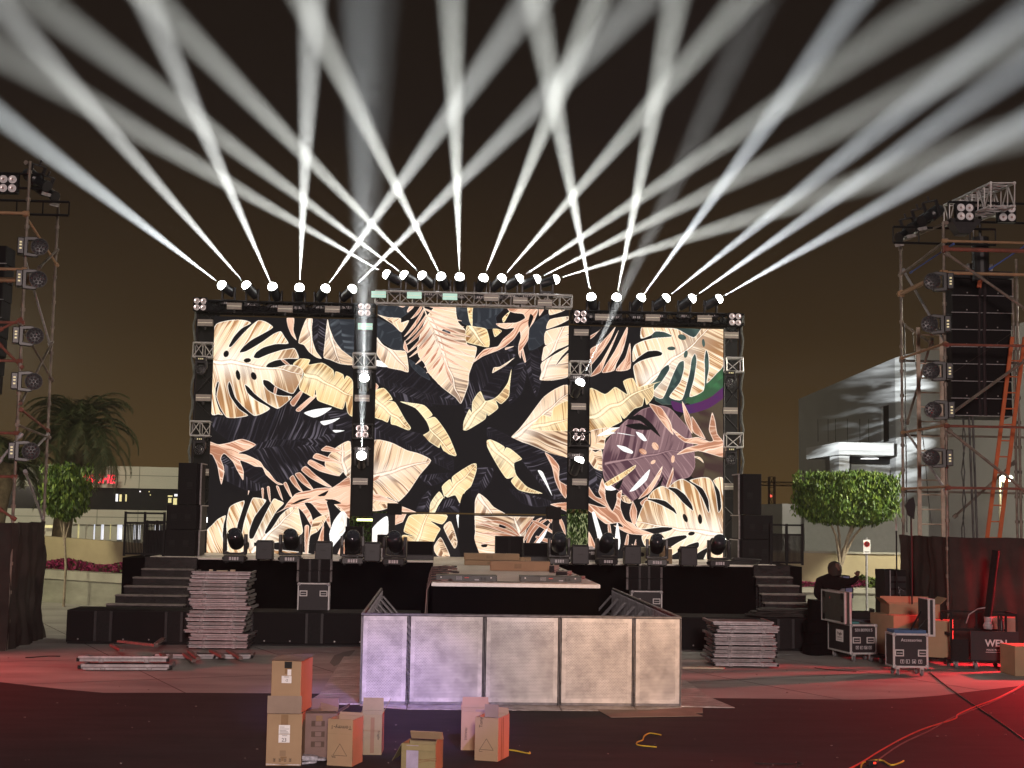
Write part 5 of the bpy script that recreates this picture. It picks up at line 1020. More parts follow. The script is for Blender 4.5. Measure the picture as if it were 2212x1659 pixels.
# small open box at the bottom edge
t=carton('small open carton with a lilac pad inside, at the bottom edge of the floor mat',903,1672,.34,.3,.275,math.radians(-14),mt=mat('olive_cardboard',(.26,.22,.11),.85,var=.1),open_=[('b',55,.0001),('l',-60,.20),('f',-80,.06),('r',85,.04)])
m=MB(); m.box((.05,.12,.345),(.32,.012,.09),mx=Matrix.Rotation(math.radians(35),3,'X')); m.build('flap',mt_card,t)
decal(t,'pad',-.12,.02,.0,.262,mat('lilac_pad',(.38,.34,.48),.7),-.003); sketch(t,'strap',[[(-.02,.12),(.18,.15)],[(-.02,.10),(.18,.135)],[(-.02,.135),(.18,.12)]],.003,mt_tape)
# centre pair
t=carton('tall faded open carton standing behind the centre carton with the triangle',1026,1622,.30,.3,.40,math.radians(-1),mt=mt_card,open_=[('b',88,.115),('l',86,.07),('r',88,.06)],dd=0)
text('FRAGILE','print',.035,mt_ink,t,(-.10,-.003,.17),rot=(math.pi/2,math.pi/2,0),depth=.0004)
m=MB(); m.box((.08,.02,.33),(.16,.006,.18)); m.build('flap',mt_cardd,t)
t=carton('centre open carton with a triangle sketch and an orange-lit side',1050,1645,.25,.36,.43,math.radians(-21),open_=[('b',88,.06),('f',92,.0001)])
m=MB(); m.box((.0,.15,.48),(.15,.006,.13)); m.build('flap',mt_cardd,t); text('Tony','handwriting',.05,mt_ink,t,(-.06,-.003,.38),rot=(math.pi/2,-math.pi/2,0),depth=.0004)
sketch(t,'drawing',[[(-.07,.11),(.0,.22),(.075,.11),(-.07,.11)],[(-.075,.11),(-.075,.09),(-.04,.09)]],.0018,mt_ink)
m=MB(); m.add([(.1265,.10,.0),(.1265,.12,0),(.1265,.12,.42),(.1265,.10,.42)],[(0,1,2,3)]); m.add([(.1265,.15,.0),(.1265,.17,0),(.1265,.17,.42),(.1265,.15,.42)],[(0,1,2,3)]); m.build('strap',mt_tape,t)
p=G(686,1645); cloth_heap('plastic_wrap','crumpled clear plastic wrap on the mat before the dusky carton','plastic wrap',(G(664,1650).x,G(664,1650).y,.004),.26,.12,.07,3,mat('clear_plastic',(.35,.35,.40),.12,spec=1,var=.4,nscale=30,bump=1,bscale=30),3)
# sheets of cardboard, straps, cables on the floor
def sheet(label,pts,z,mt):
    m=MB(); q=[G(u,v) for u,v in pts]; n=len(q); m.add([(p.x,p.y,z) for p in q]+[(p.x,p.y,z+.006) for p in q],[tuple(range(n-1,-1,-1)),tuple(range(n,2*n))]+[(i,(i+1)%n,n+(i+1)%n,n+i) for i in range(n)]); return tag(m.build('cardboard_sheet',mt),label,'cardboard sheet')
sheet('large flat pale cardboard sheet lying before the right of the barrier row',[(1264,1521),(1320,1552),(1518,1549),(1440,1522)],.01,mt_cardd); sheet('smaller cardboard sheet poking out under the large one',[(1440,1523),(1470,1524),(1518,1528),(1518,1541),(1460,1542)],.0045,mt_cardd)
def cable(label,pts,r,mt,cat='cable',name='cable',z=.012,group=None):
    m=MB(); P=[G(u,v)+Vector((0,0,z)) for u,v in pts]; out=[]
    for i in range(len(P)-1):
        a=P[max(i-1,0)];b=P[i];c=P[i+1];d=P[min(i+2,len(P)-1)]
        for k in range(6):
            s=k/6; out.append(.5*((2*b)+(c-a)*s+(2*a-5*b+4*c-d)*s*s+(3*b-a-3*c+d)*s**3))
    out.append(P[-1]); m.tube(out,r,6); return tag(m.build(name,mt,smooth=True),label,cat,group)
cable('yellow strap curled on the mat right of centre',[(1428,1590),(1405,1586),(1392,1592),(1388,1601),(1376,1606),(1380,1612),(1418,1616)],.008,mt_yel,'strap','yellow_strap')
cable('thin yellow strap sticking out beside the centre carton',[(1085,1621),(1112,1624),(1142,1630),(1144,1627)],.008,mt_yel,'strap','yellow_strap')
cable('bright orange cable sweeping from the red light down to the mat corner',[(2216,1476),(2190,1492),(2150,1512),(2110,1527),(2070,1545),(2062,1555),(2000,1575),(1950,1597),(1900,1625),(1860,1650),(1825,1668)],.009,mt_redc)
cable('dull brown cable beside the orange one',[(2216,1480),(2180,1500),(2140,1520),(2090,1540),(2050,1556),(2010,1580),(1950,1608),(1905,1638),(1893,1650)],.009,mat('brown_cable',(.16,.09,.08),.5))
cable('thin black cable crossing the others toward the corner',[(2008,1454),(2040,1480),(2075,1505),(2115,1532),(2160,1562),(2212,1600)],.009,mt_blkc)
cable('dark cable crossing the pale floor left of the accessories case',[(1760,1444),(1790,1448),(1850,1452)],.006,mt_blkc)
cable('short black cable scrap on the red-lit floor at far left',[(55,1422),(75,1421),(100,1419),(130,1419)],.009,mt_blkc)
cable('tangle of green and black leads by the left skirt',[(165,1375),(185,1368),(205,1372),(220,1365),(240,1368),(262,1362)],.03,mt_blkc)
t=cable('yellow coiled strap at the bottom edge of the mat',[(1860,1665),(1862,1652),(1880,1646),(1905,1645),(1925,1655),(1945,1650),(1952,1646)],.009,mt_yel,'strap','yellow_strap')
p=G(1883,1655); t=thing('cable_connector','small connector with a red indicator at the end of the cables','connector',(p.x,p.y,.006),.3); m=MB(); m.bbox((-.05,-.03,0),(.05,.03,.05)); m.build('body',mt_blackp,t,bev=.006); m=MB(); m.bbox((.0,-.034,.02),(.03,-.031,.04)); m.build('indicator',mat('red_indicator',(.6,.02,.02),.4,emit=(1,.05,.02),estr=1.5),t)
cable('small black loop dropped on the mat near the bottom edge',[(1630,1650),(1650,1652),(1712,1652),(1722,1648),(1735,1654),(1722,1657)],.006,mt_blkc)
m=MB(); q=[G(u,v) for u,v in ((712,1432),(722,1416),(745,1408),(768,1404),(760,1414),(742,1428),(722,1440))]; m.add([(p.x,p.y,.0045) for p in q],[tuple(range(6,-1,-1))]); tag(m.build('damp_stain',mat('damp_stain',(.10,.075,.07),.5)),'dark damp stain on the plaza left of the barrier pen','stain')
m=MB(); q=[G(u,v) for u,v in ((885,1391),(905,1386),(940,1387),(960,1391),(930,1394),(900,1394))]; m.add([(p.x,p.y,.0045) for p in q],[tuple(range(5,-1,-1))]) if 0 else None
R=random.Random(77); m=MB()
for i in range(110):
    p=G(R.uniform(0,2212),R.uniform(1400,1655)); s_=R.uniform(.004,.014); m.box((p.x,p.y,.012),(s_*2,s_,s_*.6),rz=R.uniform(0,3))
tag(m.build('litter',mat('pale_litter',(.22,.19,.17),.8,var=.5)),'specks of litter scattered over the floor mat and plaza','litter',kind='stuff')
# ================================================================ scaffold towers
YF=25.0; YB2=27.45
def scaffold(side):
    nm='left' if side<0 else 'right'
    if side<0: xf=PL(46,740,YF).x; xb=PL(112,740,YB2).x; zf=PL(57,348,YF).z; zb=PL(123,418,YB2).z; xo=xf-2.3
    else: xf=PL(2042,800,YF).x; xb=PL(1948,800,YB2).x; zf=PL(2043,478,YF).z; zb=PL(1943,520,YB2).z; xo=PL(2193,900,YB2).x
    t=thing('scaffold_tower','steel scaffold tower standing %s of the stage with a charcoal cloth round its foot'%nm,'scaffold tower',(xf,YF,0)); c=t.location
    def pole(x,y,z,mt):
        m=MB(); m.cyl((x-c.x,y-c.y,0),(x-c.x,y-c.y,z),.027,n=10)
        zz_=.5
        while zz_<z: m.cyl((x-c.x,y-c.y,zz_-.03),(x-c.x,y-c.y,zz_+.03),.044,n=8); zz_+=.5
        m.build('upright',mt,t,smooth=True)
    pole(xf,YF,zf,mt_steel); pole(xb,YB2,zb,mt_steel); pole(xo,YB2,zf-.6,mt_steel)
    pole(xo if side<0 else xf+2.42,YF,zf-.2,mt_steel)
    if side>0: pole(xf+2.42,YB2,zf-.2,mt_steel)
    def tb(name,a,b,r,mt): 
        m=MB(); a=Vector(a)-c;b=Vector(b)-c; m.cyl(a,b,r,n=9); d=(b-a).normalized(); m.cyl(a-d*.04,a+d*.05,r*1.7,n=8); m.cyl(b-d*.05,b+d*.04,r*1.7,n=8); m.build(name,mt,t,smooth=True)
    if side>0:
        for v,vv in ((742,760),(918,930),(1051,1059)):
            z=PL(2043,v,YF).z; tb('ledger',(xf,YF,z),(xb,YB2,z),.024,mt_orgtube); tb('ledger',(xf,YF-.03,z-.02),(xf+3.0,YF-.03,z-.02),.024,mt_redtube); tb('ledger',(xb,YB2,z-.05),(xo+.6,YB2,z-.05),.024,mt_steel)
        for v in (521,590):
            z=PL(2043,v,YF).z; tb('ledger',(xf,YF-.03,z),(xf+3.0,YF-.03,z),.024 if v<530 else .03,mt_orgtube)
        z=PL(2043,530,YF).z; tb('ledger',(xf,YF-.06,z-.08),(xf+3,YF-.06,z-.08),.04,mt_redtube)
        z=PL(2043,590,YF).z; tb('ledger',(xf,YF+.05,z),(xb,YB2,z),.045,mt_orgtube)
        def q(u,v,Y): return PL(u,v,Y)
        tb('brace',q(2045,548,YF-.06),q(2216,668,YF-.06),.028,mt_steel); tb('brace',q(2044,745,YF-.06)+Vector((0,0,-.6)),q(2214,700,YF-.06)+Vector((0,0,.0)),.001,mt_steel)
        tb('brace',q(2048,900,YF-.06)+Vector((-.02,0,-.0)),q(2216,760,YF-.06)+Vector((0,0,-.15)),.028,mt_steel)
        tb('brace',q(2050,930,YF-.06),q(2214,1060,YF-.06),.028,mt_steel); tb('brace',q(2190,1212-1212+1080-80,YB2),q(2063,1115,YB2),.026,mt_steel)
        tb('brace',q(1952,585,YB2),q(2045,745,YF+.1),.026,mt_galv); tb('brace',q(1957,930,YB2),q(2043,1060,YF+.1),.026,mt_galv); tb('brace',q(1960,932-20,YB2),q(2012,735,YF+1.2),.026,mt_steel)
        tb('brace',q(1952,702,YB2),q(2012,742,YB2-.6),.026,mt_steel); tb('brace',q(1945,594,YB2),q(2043,520,YF),.026,mt_steel)
        tb('handrail',q(1943,524,YB2),q(2043,482,YF),.024,mt_steel)
        tb('blue_strap',q(1968,588,YB2-.6),q(2058,528,YF),.014,mat('blue_webbing',(.05,.09,.30),.7)); tb('blue_strap',q(2140,580,YF),q(2216,530,YF),.014,mat('blue_webbing',(.05,.09,.30),.7))
    else:
        for v in (582,697,820-40,936,1030): 
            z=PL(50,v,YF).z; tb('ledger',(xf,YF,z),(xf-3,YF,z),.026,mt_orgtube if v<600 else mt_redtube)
        z=PL(50,582+40,YF).z; tb('ledger',(xf-3,YF-.05,PL(50,462,YF).z),(xf,YF-.05,PL(50,462,YF).z),.03,mt_orgtube); tb('ledger',(xf-3,YF+.9,PL(50,576,YF).z-.1),(xb,YF+.9,PL(50,576,YF).z-.1),.05,mt_orgtube)
        def q(u,v,Y): return PL(u,v,Y)
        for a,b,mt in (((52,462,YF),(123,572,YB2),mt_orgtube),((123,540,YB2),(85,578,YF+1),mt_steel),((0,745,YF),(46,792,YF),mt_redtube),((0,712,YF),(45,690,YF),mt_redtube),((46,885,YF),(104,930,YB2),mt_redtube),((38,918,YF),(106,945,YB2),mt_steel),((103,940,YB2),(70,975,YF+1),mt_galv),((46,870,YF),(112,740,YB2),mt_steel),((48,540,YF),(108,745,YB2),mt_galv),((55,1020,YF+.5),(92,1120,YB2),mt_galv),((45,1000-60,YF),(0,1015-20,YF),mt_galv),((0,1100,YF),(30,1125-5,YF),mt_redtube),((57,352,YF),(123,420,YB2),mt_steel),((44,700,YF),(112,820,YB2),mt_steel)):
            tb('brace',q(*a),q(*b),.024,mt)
    # cloth skirt round the foot: creased panels
    zt=PL(2043 if side>0 else 46,1158 if side>0 else 1127,YF).z
    def skirt(a,b,name='cloth_skirt',sag=.05,seed=1):
        m=MB(); nx,nz=44,20; R=np.random.RandomState(seed); L=(b-a).length; ph=R.rand(6)*6; n_=Vector((b-a)).normalized().cross(Vector((0,0,1)))
        vs=[]
        for j in range(nz+1):
            for i in range(nx+1):
                s=i/nx; z=zt*(1-j/nz); z=min(z,zt-.015*abs(math.sin(s*9+ph[0]))-.01)
                dsp=.030*math.sin(s*L*7+ph[1]+.6*z)+.02*math.sin(s*L*17+ph[2]+z*1.3)+.035*math.sin(s*3+z*4+ph[3])*(1-z/zt)+.018*math.sin((s*L*4+z*5)+ph[4])+.012*math.sin(s*L*9-z*8+ph[5])
                fl=.10*(max(0,.35-z))
                p=a+(b-a)*s+n_*(dsp+fl)-c; vs.append((p.x,p.y,z+.003))
        fs=[(j*(nx+1)+i,(j+1)*(nx+1)+i,(j+1)*(nx+1)+i+1,j*(nx+1)+i+1) for j in range(nz) for i in range(nx)]
        m.add(vs,fs); m.build(name,mt_skirt,t,smooth=True)
    if side>0: skirt(Vector((xb-.06,YB2,0)),Vector((xf-.02,YF-.12,0)),seed=2); skirt(Vector((xf-.02,YF-.12,0)),Vector((xf+3.2,YF-.12,0)),seed=3)
    else: skirt(Vector((xf+.03,YF-.12,0)),Vector((xb+.08,YB2,0)),seed=5); skirt(Vector((xf-3.2,YF-.12,0)),Vector((xf+.03,YF-.12,0)),seed=6)
    return t,xf,xb,xo
tl,xlf,xlb,xlo=scaffold(-1); tr_,xrf,xrb,xro=scaffold(1)
# hanging line arrays
def line_array(label,u0,u1,vt,vb,n,Y,tilt,group='hanging line array speakers'):
    a=PL(u0,vt,Y); b=PL(u1,vt,Y); w=b.x-a.x; zt=a.z; zb=PL(u0,vb,Y).z; h=(zt-zb)/n; cx=(a.x+b.x)/2; y=Y
    for k in range(n):
        z=zt-(k+1)*h; rx=tilt*k/n
        t=thing('line_array_speaker',label%('topmost' if k==0 else 'lowest' if k==n-1 else ORD[k]+' from the top'),'loudspeaker',(cx-.012*k,y,z),0,group,rot=(-rx,0,-.02))
        m=MB(); m.bbox((-w/2+.02,.02,.004),(w/2-.02,.55,h-.004)); m.build('cabinet',mt_cab,t)
        for sx in(-1,1):
            m=MB(); m.bbox((min(sx*.09,sx*(w/2-.03)),0,.008),(max(sx*.09,sx*(w/2-.03)),.018,h-.008)); g=m.build('grille',mt_grille,t)
            m=MB(); m.bbox((sx*w*.25-.012,-.005,.04),(sx*w*.25+.012,-.001,.064)); m.build('badge',mat('badge_metal',(.35,.33,.33),.3,.5),g)
        m=MB(); m.cyl((-.05,.0,.0),(-.05,.0,h),.026,n=8); m.cyl((.05,0,0),(.05,0,h),.036,n=8); m.build('waveguide',mat('waveguide_dark',(.03,.022,.024),.6,spec=.1),t)
        m=MB(); m.bbox((-w/2,-.004,-.006),(w/2,.02,.006)); m.build('rigging_strip',mt_galv if k<3 or 1 else mt_grey,t)
        y-=.006*k
    return cx,zt,w
cx,zt,w=line_array('black line array speaker hanging in the right scaffold tower, %s',2056,2188,600,898,8,26.2,.10)
t=thing('fly_frame','dark fly bar on top of the hanging speakers in the right tower','fly bar',(cx,26.2,zt+.01)); m=MB(); m.bbox((-w/2,0,0),(w/2,.5,.14)); m.build('bar',mt_blackp,t); m=MB(); m.bbox((-.25,.1,.141),(.25,.2,.3)); m.cyl((-.1,.15,.3),(-.1,.15,1.3),.012,n=6); m.build('hanger',mt_galv,t)
line_array('black line array speaker at the far left edge, %s',-70,16,528,842,8,26.0,.10,'hanging line array speakers, left tower')
m=MB(); p=PL(2118,560,25.9); m.cyl((p.x,p.y,p.z-.42),(p.x,p.y,p.z+.42),.16,n=16); m.bbox((p.x-.38,p.y-.12,p.z+.85),(p.x+.38,p.y+.12,p.z+1.0)); m.cyl((p.x,p.y,p.z+.4),(p.x,p.y,p.z+.9),.03,n=8); tag(m.build('chain_hoist',mt_blackp),'black chain hoist over the speakers in the right tower','chain hoist')
m=MB(); p=PL(2118,608,25.9); m.cyl((p.x-.03,p.y,p.z-.12),(p.x+.02,p.y,p.z+.2),.045,n=8); tag(m.build('hoist_chain_bag',mat('orange_sling',(.5,.12,.05),.7)),'small orange sling under the chain hoist','sling')
# truss + ladder frames + blinders at the top of the towers
m=MB(); a=PL(2166,420,24.2); truss(Vector((0,0,0)),PL(2062,466,27.6)-a,.42,m,.028,.42); tag(m.build('roof_truss',mt_alu,loc=a),'silver square truss pointing at the photographer on top of the right tower','truss')
def lad(label,u0,u1,v0,v1,Y,mt,step=.42,name='ladder_truss'):
    a=PL(u0,v0,Y); b=PL(u1,v0,Y); zb=PL(u0,v1,Y).z; m=MB(); L=b.x-a.x; h=a.z-zb
    m.cyl((0,0,0),(L,0,0),.024,n=7); m.cyl((0,0,-h),(L,0,-h),.024,n=7); k=max(2,int(L/step))
    for i in range(k+1): m.cyl((L*i/k,0,0),(L*i/k,0,-h),.014,n=6)
    return tag(m.build(name,mt,loc=a),label,'ladder truss')
lad('black ladder frame slung across the top of the right tower',1929,2150,490,524,YF+.6,mt_black); lad('black upper ladder frame between the blinders on the right tower',2048,2216,436,478,YF+.2,mt_black)
lad('black ladder frame slung across the top of the left tower',-20,150,432,461,YF+.6,mt_black); lad('black upper ladder frame holding the blinder on the left tower',-10,94,374,405,YF+.2,mt_black)
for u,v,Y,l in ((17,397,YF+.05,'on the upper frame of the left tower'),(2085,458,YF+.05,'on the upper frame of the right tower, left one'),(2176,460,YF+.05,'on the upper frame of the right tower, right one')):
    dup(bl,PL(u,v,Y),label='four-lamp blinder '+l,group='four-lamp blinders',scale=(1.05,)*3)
def profile_light(label,u,v,Y,yaw,pit,L=.62):
    t=thing('profile_spotlight',label,'spotlight',PL(u,v,Y),0,'dark profile spots on the towers',rot=(pit,0,yaw))
    m=MB(); m.lathe([(.09,.25),(.125,.15),(.125,-.08),(.085,-.12),(.08,-.34),(.105,-.36),(.105,-.40)],ax=(0,1,0),n=14); m.build('barrel',mt_blackp,t,smooth=True)
    m=MB(); [m.bbox((sx*.15-.01,-.04,-.05),(sx*.15+.01,.04,.24)) for sx in(-1,1)]; m.bbox((-.16,-.04,.241),(.16,.04,.26)); m.cyl((0,0,.26),(0,0,.36),.02,n=6); m.build('yoke',mt_grey,t)
    m=MB(); m.bbox((-.10,-.46,-.16),(.10,-.44,-.1)); m.build('frame_flap',mt_galv,t)
for u,v,Y,yaw,l in ((1966,498,YF+1.8,-1.0,'right tower, lowest at the outer corner'),(1992,478,YF+1.2,-1.0,'right tower, second from the outer corner'),(2016,462,YF+.7,-1.0,'right tower, third from the outer corner'),(74,385,YF+.4,1.0,'left tower, beside the topmost blinder'),(92,408,YF+1.0,1.0,'left tower, lower and further out')):
    profile_light('dark unlit profile spot hanging on the '+l,u,v,Y,yaw,.5)
p=PL(2085,488,YF+.1); m=MB(); m.prism([(-.28,.14),(.34,.14),(.1,-.14),(-.1,-.14)],0,.3); tag(m.build('pulley_block',mt_grey,loc=p),'dark pulley block under the left blinder of the right tower','pulley block')
# ladders
def ladder(label,pa,pb,w,n,mt,cat='ladder'):
    t=thing('ladder',label,cat,pb); a=pa-pb; 
    for sx in(-1,1):
        m=MB(); m.box(a*.5+Vector((sx*w/2,0,0)),(.035,.07,a.length),mx=a.to_track_quat('Z','Y').to_matrix()); m.build('rail',mt,t)
    for k in range(n):
        q=a*((k+.5)/n); m=MB(); m.cyl(q+Vector((-w/2,0,0)),q+Vector((w/2,0,0)),.014,n=7); m.build('rung',mt,t)
ladder('pale ladder standing inside the right tower behind the wash lights',PL(2008,708,YF+1.5),PL(2012,1160,YF+1.5)-Vector((0,0,1.6)),.46,20,mat('pale_ladder',(.46,.38,.30),.5,var=.2))
ladder('orange ladder leaning inside the right tower before the street lamp',PL(2200,728,YF+.9),PL(2151,1160,YF+.9)-Vector((.25,0,1.4)),.24,17,mt_ladder)
def vcable(label,pts,r,mt=mt_blkc,g=None):
    m=MB(); m.tube(pts,r,6); tag(m.build('hanging_cable',mt,smooth=True),label,'cable',g)
for i,u in enumerate((2080,2083)): vcable(('twisted thin','thin straight')[i]+' black cable hanging below the right line array',[PL(u+2*math.sin(k*1.9+i*3),900+k*20,26.4)+Vector((0,.03*math.cos(k+i),0)) for k in range(16)],.012)
for i,u in enumerate((2093,2101)): vcable(('left','right')[i]+' one of the two thick black cables hanging below the right line array',[PL(u+k*.75,896+k*20,26.3) for k in range(16)],.022)
vcable('black rope hanging along the outer upright of the right tower',[PL(1954+k*.35,700+k*30,YB2-.2) for k in range(16)],.012); vcable('thin black rope slanting behind the pale ladder',[PL(1971+k*2.4,710+k*25,YB2-.1)+Vector((0,.02*math.sin(k),0)) for k in range(18)],.008)
# mic-like speaker on stand + stands
p=PL(1964,1068,24.6); t=thing('stand_antenna','dark paddle aerial on a thin stand before the right cloth skirt','aerial',(p.x,24.6,0)); m=MB(); m.prism([(-.08,p.z-.2),(-.02,p.z-.38),(.08,p.z-.44),(.1,p.z-.2),(.07,p.z-.05),(-.02,p.z-.1)],-.03,.03); m.build('paddle',mt_blackp,t); m=MB(); m.cyl((.03,0,0),(.03,0,p.z-.4),.016,n=8); m.build('stand',mt_black,t)
p=PL(1936,1135,26.5); t=thing('stand_antenna','thin aerial stand with a pale tip left of the right cloth skirt','aerial',(p.x,26.5,0)); m=MB(); m.cyl((0,0,.05),(0,0,p.z-.1),.015,n=8); m.build('stand',mt_black,t); m=MB(); m.cyl((0,0,p.z-.1),(0,0,p.z+.22),.022,.004,n=8); m.build('tip',mt_paper,t)
# ================================================================ rack of black gear behind, crates, boxes at right
def bx(name,label,cat,u0,v0,u1,v1,Y,d,mt,bev=.01,z0=None,group=None):
    a=PL(u0,v0,Y); b=PL(u1,v1,Y); w=b.x-a.x; z=max(.0,b.z) if z0 is None else z0; h=a.z-z
    t=thing(name,label,cat,((a.x+b.x)/2,Y,z),0,group); m=MB(); m.bbox((-w/2,0,0),(w/2,d,h)); m.build('body',mt,t,bev=bev); return t,w,h
t,w,h=bx('equipment_rack','tall open equipment rack with tangled wiring beside the right cloth skirt','rack',1911,1231,1958,1330,26.8,.6,mt_black,z0=.3)
m=MB(); m.bbox((-w*.27,-.012,0),(-w*.23,-.002,h)); m.bbox((-w/2,-.012,h*.28),(w/2,-.002,h*.30)); m.build('rail',mt_galv,t)
R=random.Random(3)
for k in range(8):
    m=MB(); z=h*(.06+.11*k); m.bbox((-w*.2,-.02,z),(w*.48,-.003,z+h*.07)); m.build('rack_unit',mt_grey if k%2 else mt_blackp,t)
m=MB(); 
for k in range(14): a=Vector((R.uniform(-.1,.15),-.03,R.uniform(.05,h*.7))); m.tube([a,a+Vector((R.uniform(-.1,.1),-.04,R.uniform(-.1,.1))),a+Vector((R.uniform(-.15,.15),-.02,R.uniform(-.2,.05)))],.005,5)
m.build('wiring',mat('grey_wire',(.30,.29,.30),.5),t)
bx('gear_box','black box with a dented top left of the tall equipment rack','box',1895,1329,1940,1352,26.5,.5,mt_blackp,z0=.0)
for i,(v0,v1,u0,u1) in enumerate(((1243,1255,1790,1831),(1255,1268,1792,1834),(1268,1281,1795,1838),(1281,1293,1798,1838))):
    t,w,h=bx('parts_crate','grey and blue plastic crate beside the dark figure, %s in its stack'%('topmost','second','third','lowest')[i],'crate',u0+6,v0,u1+6,v1-.6,26.3,.4,mt_blackp,z0=None,group='stack of crates by the dark figure')
    m=MB(); m.bbox((-w/2+.03,-.008,.015),(.02,-.001,h-.015)); m.build('label_panel',mat('crate_grey',(.22,.22,.24),.3,var=.2),t); m=MB(); m.bbox((.04,-.008,.015),(w/2-.03,-.001,h-.015)); m.build('window',mat('crate_blue',(.18,.20,.34),.15,var=.3,nscale=15),t)
t,w,h=bx('gear_table','low black case holding up the stack of crates','case',1796,1294,1842,1400,26.3,.45,mt_black,z0=.02)
t,w,h=bx('open_toolbox','open black toolbox behind the big flight case','toolbox',1842,1322,1888,1344,26.0,.4,mt_black,z0=.45); m=MB(); m.bbox((w/2+.001,-.002,.02),(w/2+.02,.3,h+.06)); m.build('handle',mt_grey,t)
t,w,h=bx('storage_trunk','long black trunk under the open toolbox','trunk',1840,1346,1905,1400,25.9,.5,mt_black,z0=.0)
t,w,h=bx('grey_tool_case','grey plastic tool case lying on the long trunk','tool case',1843,1338,1896,1346,25.85,.3,mat('slate_plastic',(.07,.08,.10),.35,var=.3),z0=None)
cloth_heap('black_bag','rounded black bag leaning left of the big flight case','bag',(PL(1772,1370,25.6).x,25.7,.005),.55,.5,1.0,12,mt_cloth,5)
# big open flight case, rotated
pc=G(1837,1430); rz=math.radians(7)
t=flight_case('flight_case','black open flight case lettered S01809015 with its lid standing up',(pc.x+.24,pc.y,0),rz,.50,1.0,.52,mt_cbx,True,[(-.13,.38),(.13,.38)],top=False)
text('S01809015','lettering',.075,mt_white,t,(0,-.008,.555),depth=.001)
for k,x in enumerate((-.12,-.04,.04,.12)):
    m=MB(); m.bbox((x-.027,-.006,.225),(x+.027,-.001,.28)); s_=m.build('handling_symbol',mt_white,t); m=MB(); m.bbox((x-.021,-.008,.231),(x+.021,-.0065,.274)); m.build('symbol_ground',mt_cbx,s_)
    m=MB(); m.prism([(x-.016,.266),(x+.016,.266),(x+.003,.252),(x+.003,.242),(x+.012,.238),(x-.012,.238),(x-.003,.242),(x-.003,.252)] if k in(0,3) else [(x-.013,.238),(x-.005,.238),(x-.005,.268),(x-.013,.268)] if k==1 else [(x-.015,.238),(x+.015,.238),(x+.006,.262),(x-.006,.262)],-.0095,-.0085); m.build('symbol',mt_white,s_)
m=MB(); m.bbox((-.252,.30,.32),(-.2505,.62,.53)); lb=m.build('sticker',mt_paper,t); text('Fragile','lettering',.075,mt_ink,t,(-.2535,.46,.46),rot=(math.pi/2,0,-math.pi/2),depth=.0005,bold=.001)
m=MB(); [m.bbox((-.2535,.36,z),(-.2525,.56,z+.005)) for z in(.40,.385,.35)]; m.build('print',mt_ink,lb)
m=MB(); m.bbox((-.20,.1,.61),(.22,.9,.66)); m.build('padding',mat('grey_foam',(.09,.10,.10),.9),t); m=MB(); m.bbox((-.2,.12,.60),(-.03,.4,.69)); m.build('teal_packing',mat('teal_foam',(.05,.22,.22),.8),t)
m=MB(); zl0,zl1=.665,1.215; m.bbox((-.36,-.02,zl0),(-.235,1.02,zl1)); ld=m.build('lid',mt_cbb,t)
m=MB(); e=.03
for x in(-.365,-.245):
    m.bbox((x,-.024,zl0-.004),(x+.014,1.024,zl0+e)); m.bbox((x,-.024,zl1-e),(x+.014,1.024,zl1+.004)); m.bbox((x,-.024,zl0+e),(x+.014,-.024+e,zl1-e)); m.bbox((x,1.024-e,zl0+e),(x+.014,1.024,zl1-e))
m.bbox((-.351,-.026,zl0),(-.33,-.02,zl1)); m.bbox((-.27,-.026,zl0),(-.246,-.02,zl1)); m.build('lid_edge',mt_alu,ld)
m=MB(); m.cyl((-.371,.62,1.09),(-.366,.62,1.09),.016,n=8); m.build('red_dot',mat('red_dot',(.5,.03,.02),.5),ld)
for y in(.08,.90):
    for z in(.74,1.14): m=MB(); m.bbox((-.372,y-.05,z-.055),(-.3655,y+.05,z+.055)); m.build('catch',mt_black,ld)
# accessories case
pa_=G(1968,1461); 
t=flight_case('flight_case','small black flight case lettered Accessories with its lid standing on edge',(pa_.x,pa_.y,0),math.radians(-2),.57,.45,.545,mt_cbx,True,[(-.185,.37),(.19,.37)],top=False)
text('Accessories','lettering',.07,mt_white,t,(.01,-.008,.575),depth=.001)
for k,x in enumerate((-.14,-.05,.05,.15)):
    m=MB(); m.bbox((x-.03,-.006,.205),(x+.03,-.001,.265)); s_=m.build('handling_symbol',mt_white,t); m=MB(); m.bbox((x-.024,-.008,.211),(x+.024,-.0065,.259)); m.build('symbol_ground',mt_cbx,s_)
    m=MB(); m.prism([(x-.018,.252),(x+.018,.252),(x+.004,.237),(x+.004,.224),(x+.013,.219),(x-.013,.219),(x-.004,.224),(x-.004,.237)] if k in(0,3) else [(x-.013,.218),(x-.005,.218),(x-.005,.252),(x-.013,.252)] if k==1 else [(x-.017,.218),(x+.017,.218),(x+.006,.246),(x-.006,.246)],-.0095,-.0085); m.build('symbol',mt_white,s_)
m=MB(); m.bbox((-.26,.02,.60),(.26,.43,.73)); m.build('blue_foam',mat('blue_foam',(.06,.12,.24),.8,var=.1),t)
m=MB(); m.bbox((.29,.02,.64),(.40,.52,1.22)); ld=m.build('lid',mt_cbx,t,loc=(0,0,0)); m=MB()
for x in(.288,.372): m.bbox((x,.008,.635),(x+.034,.02,1.225))
m.bbox((.322,.008,.635),(.372,.02,.665)); m.bbox((.288,.02,1.221),(.405,.52,1.235)); m.build('lid_edge',mt_alu,ld)
m=MB(); m.cyl((.1,.06,.70),(.30,.06,.93),.014,n=6); m.cyl((.02,.1,.70),(.30,.4,1.02),.014,n=6); m.build('lid_strap',mt_black,t)
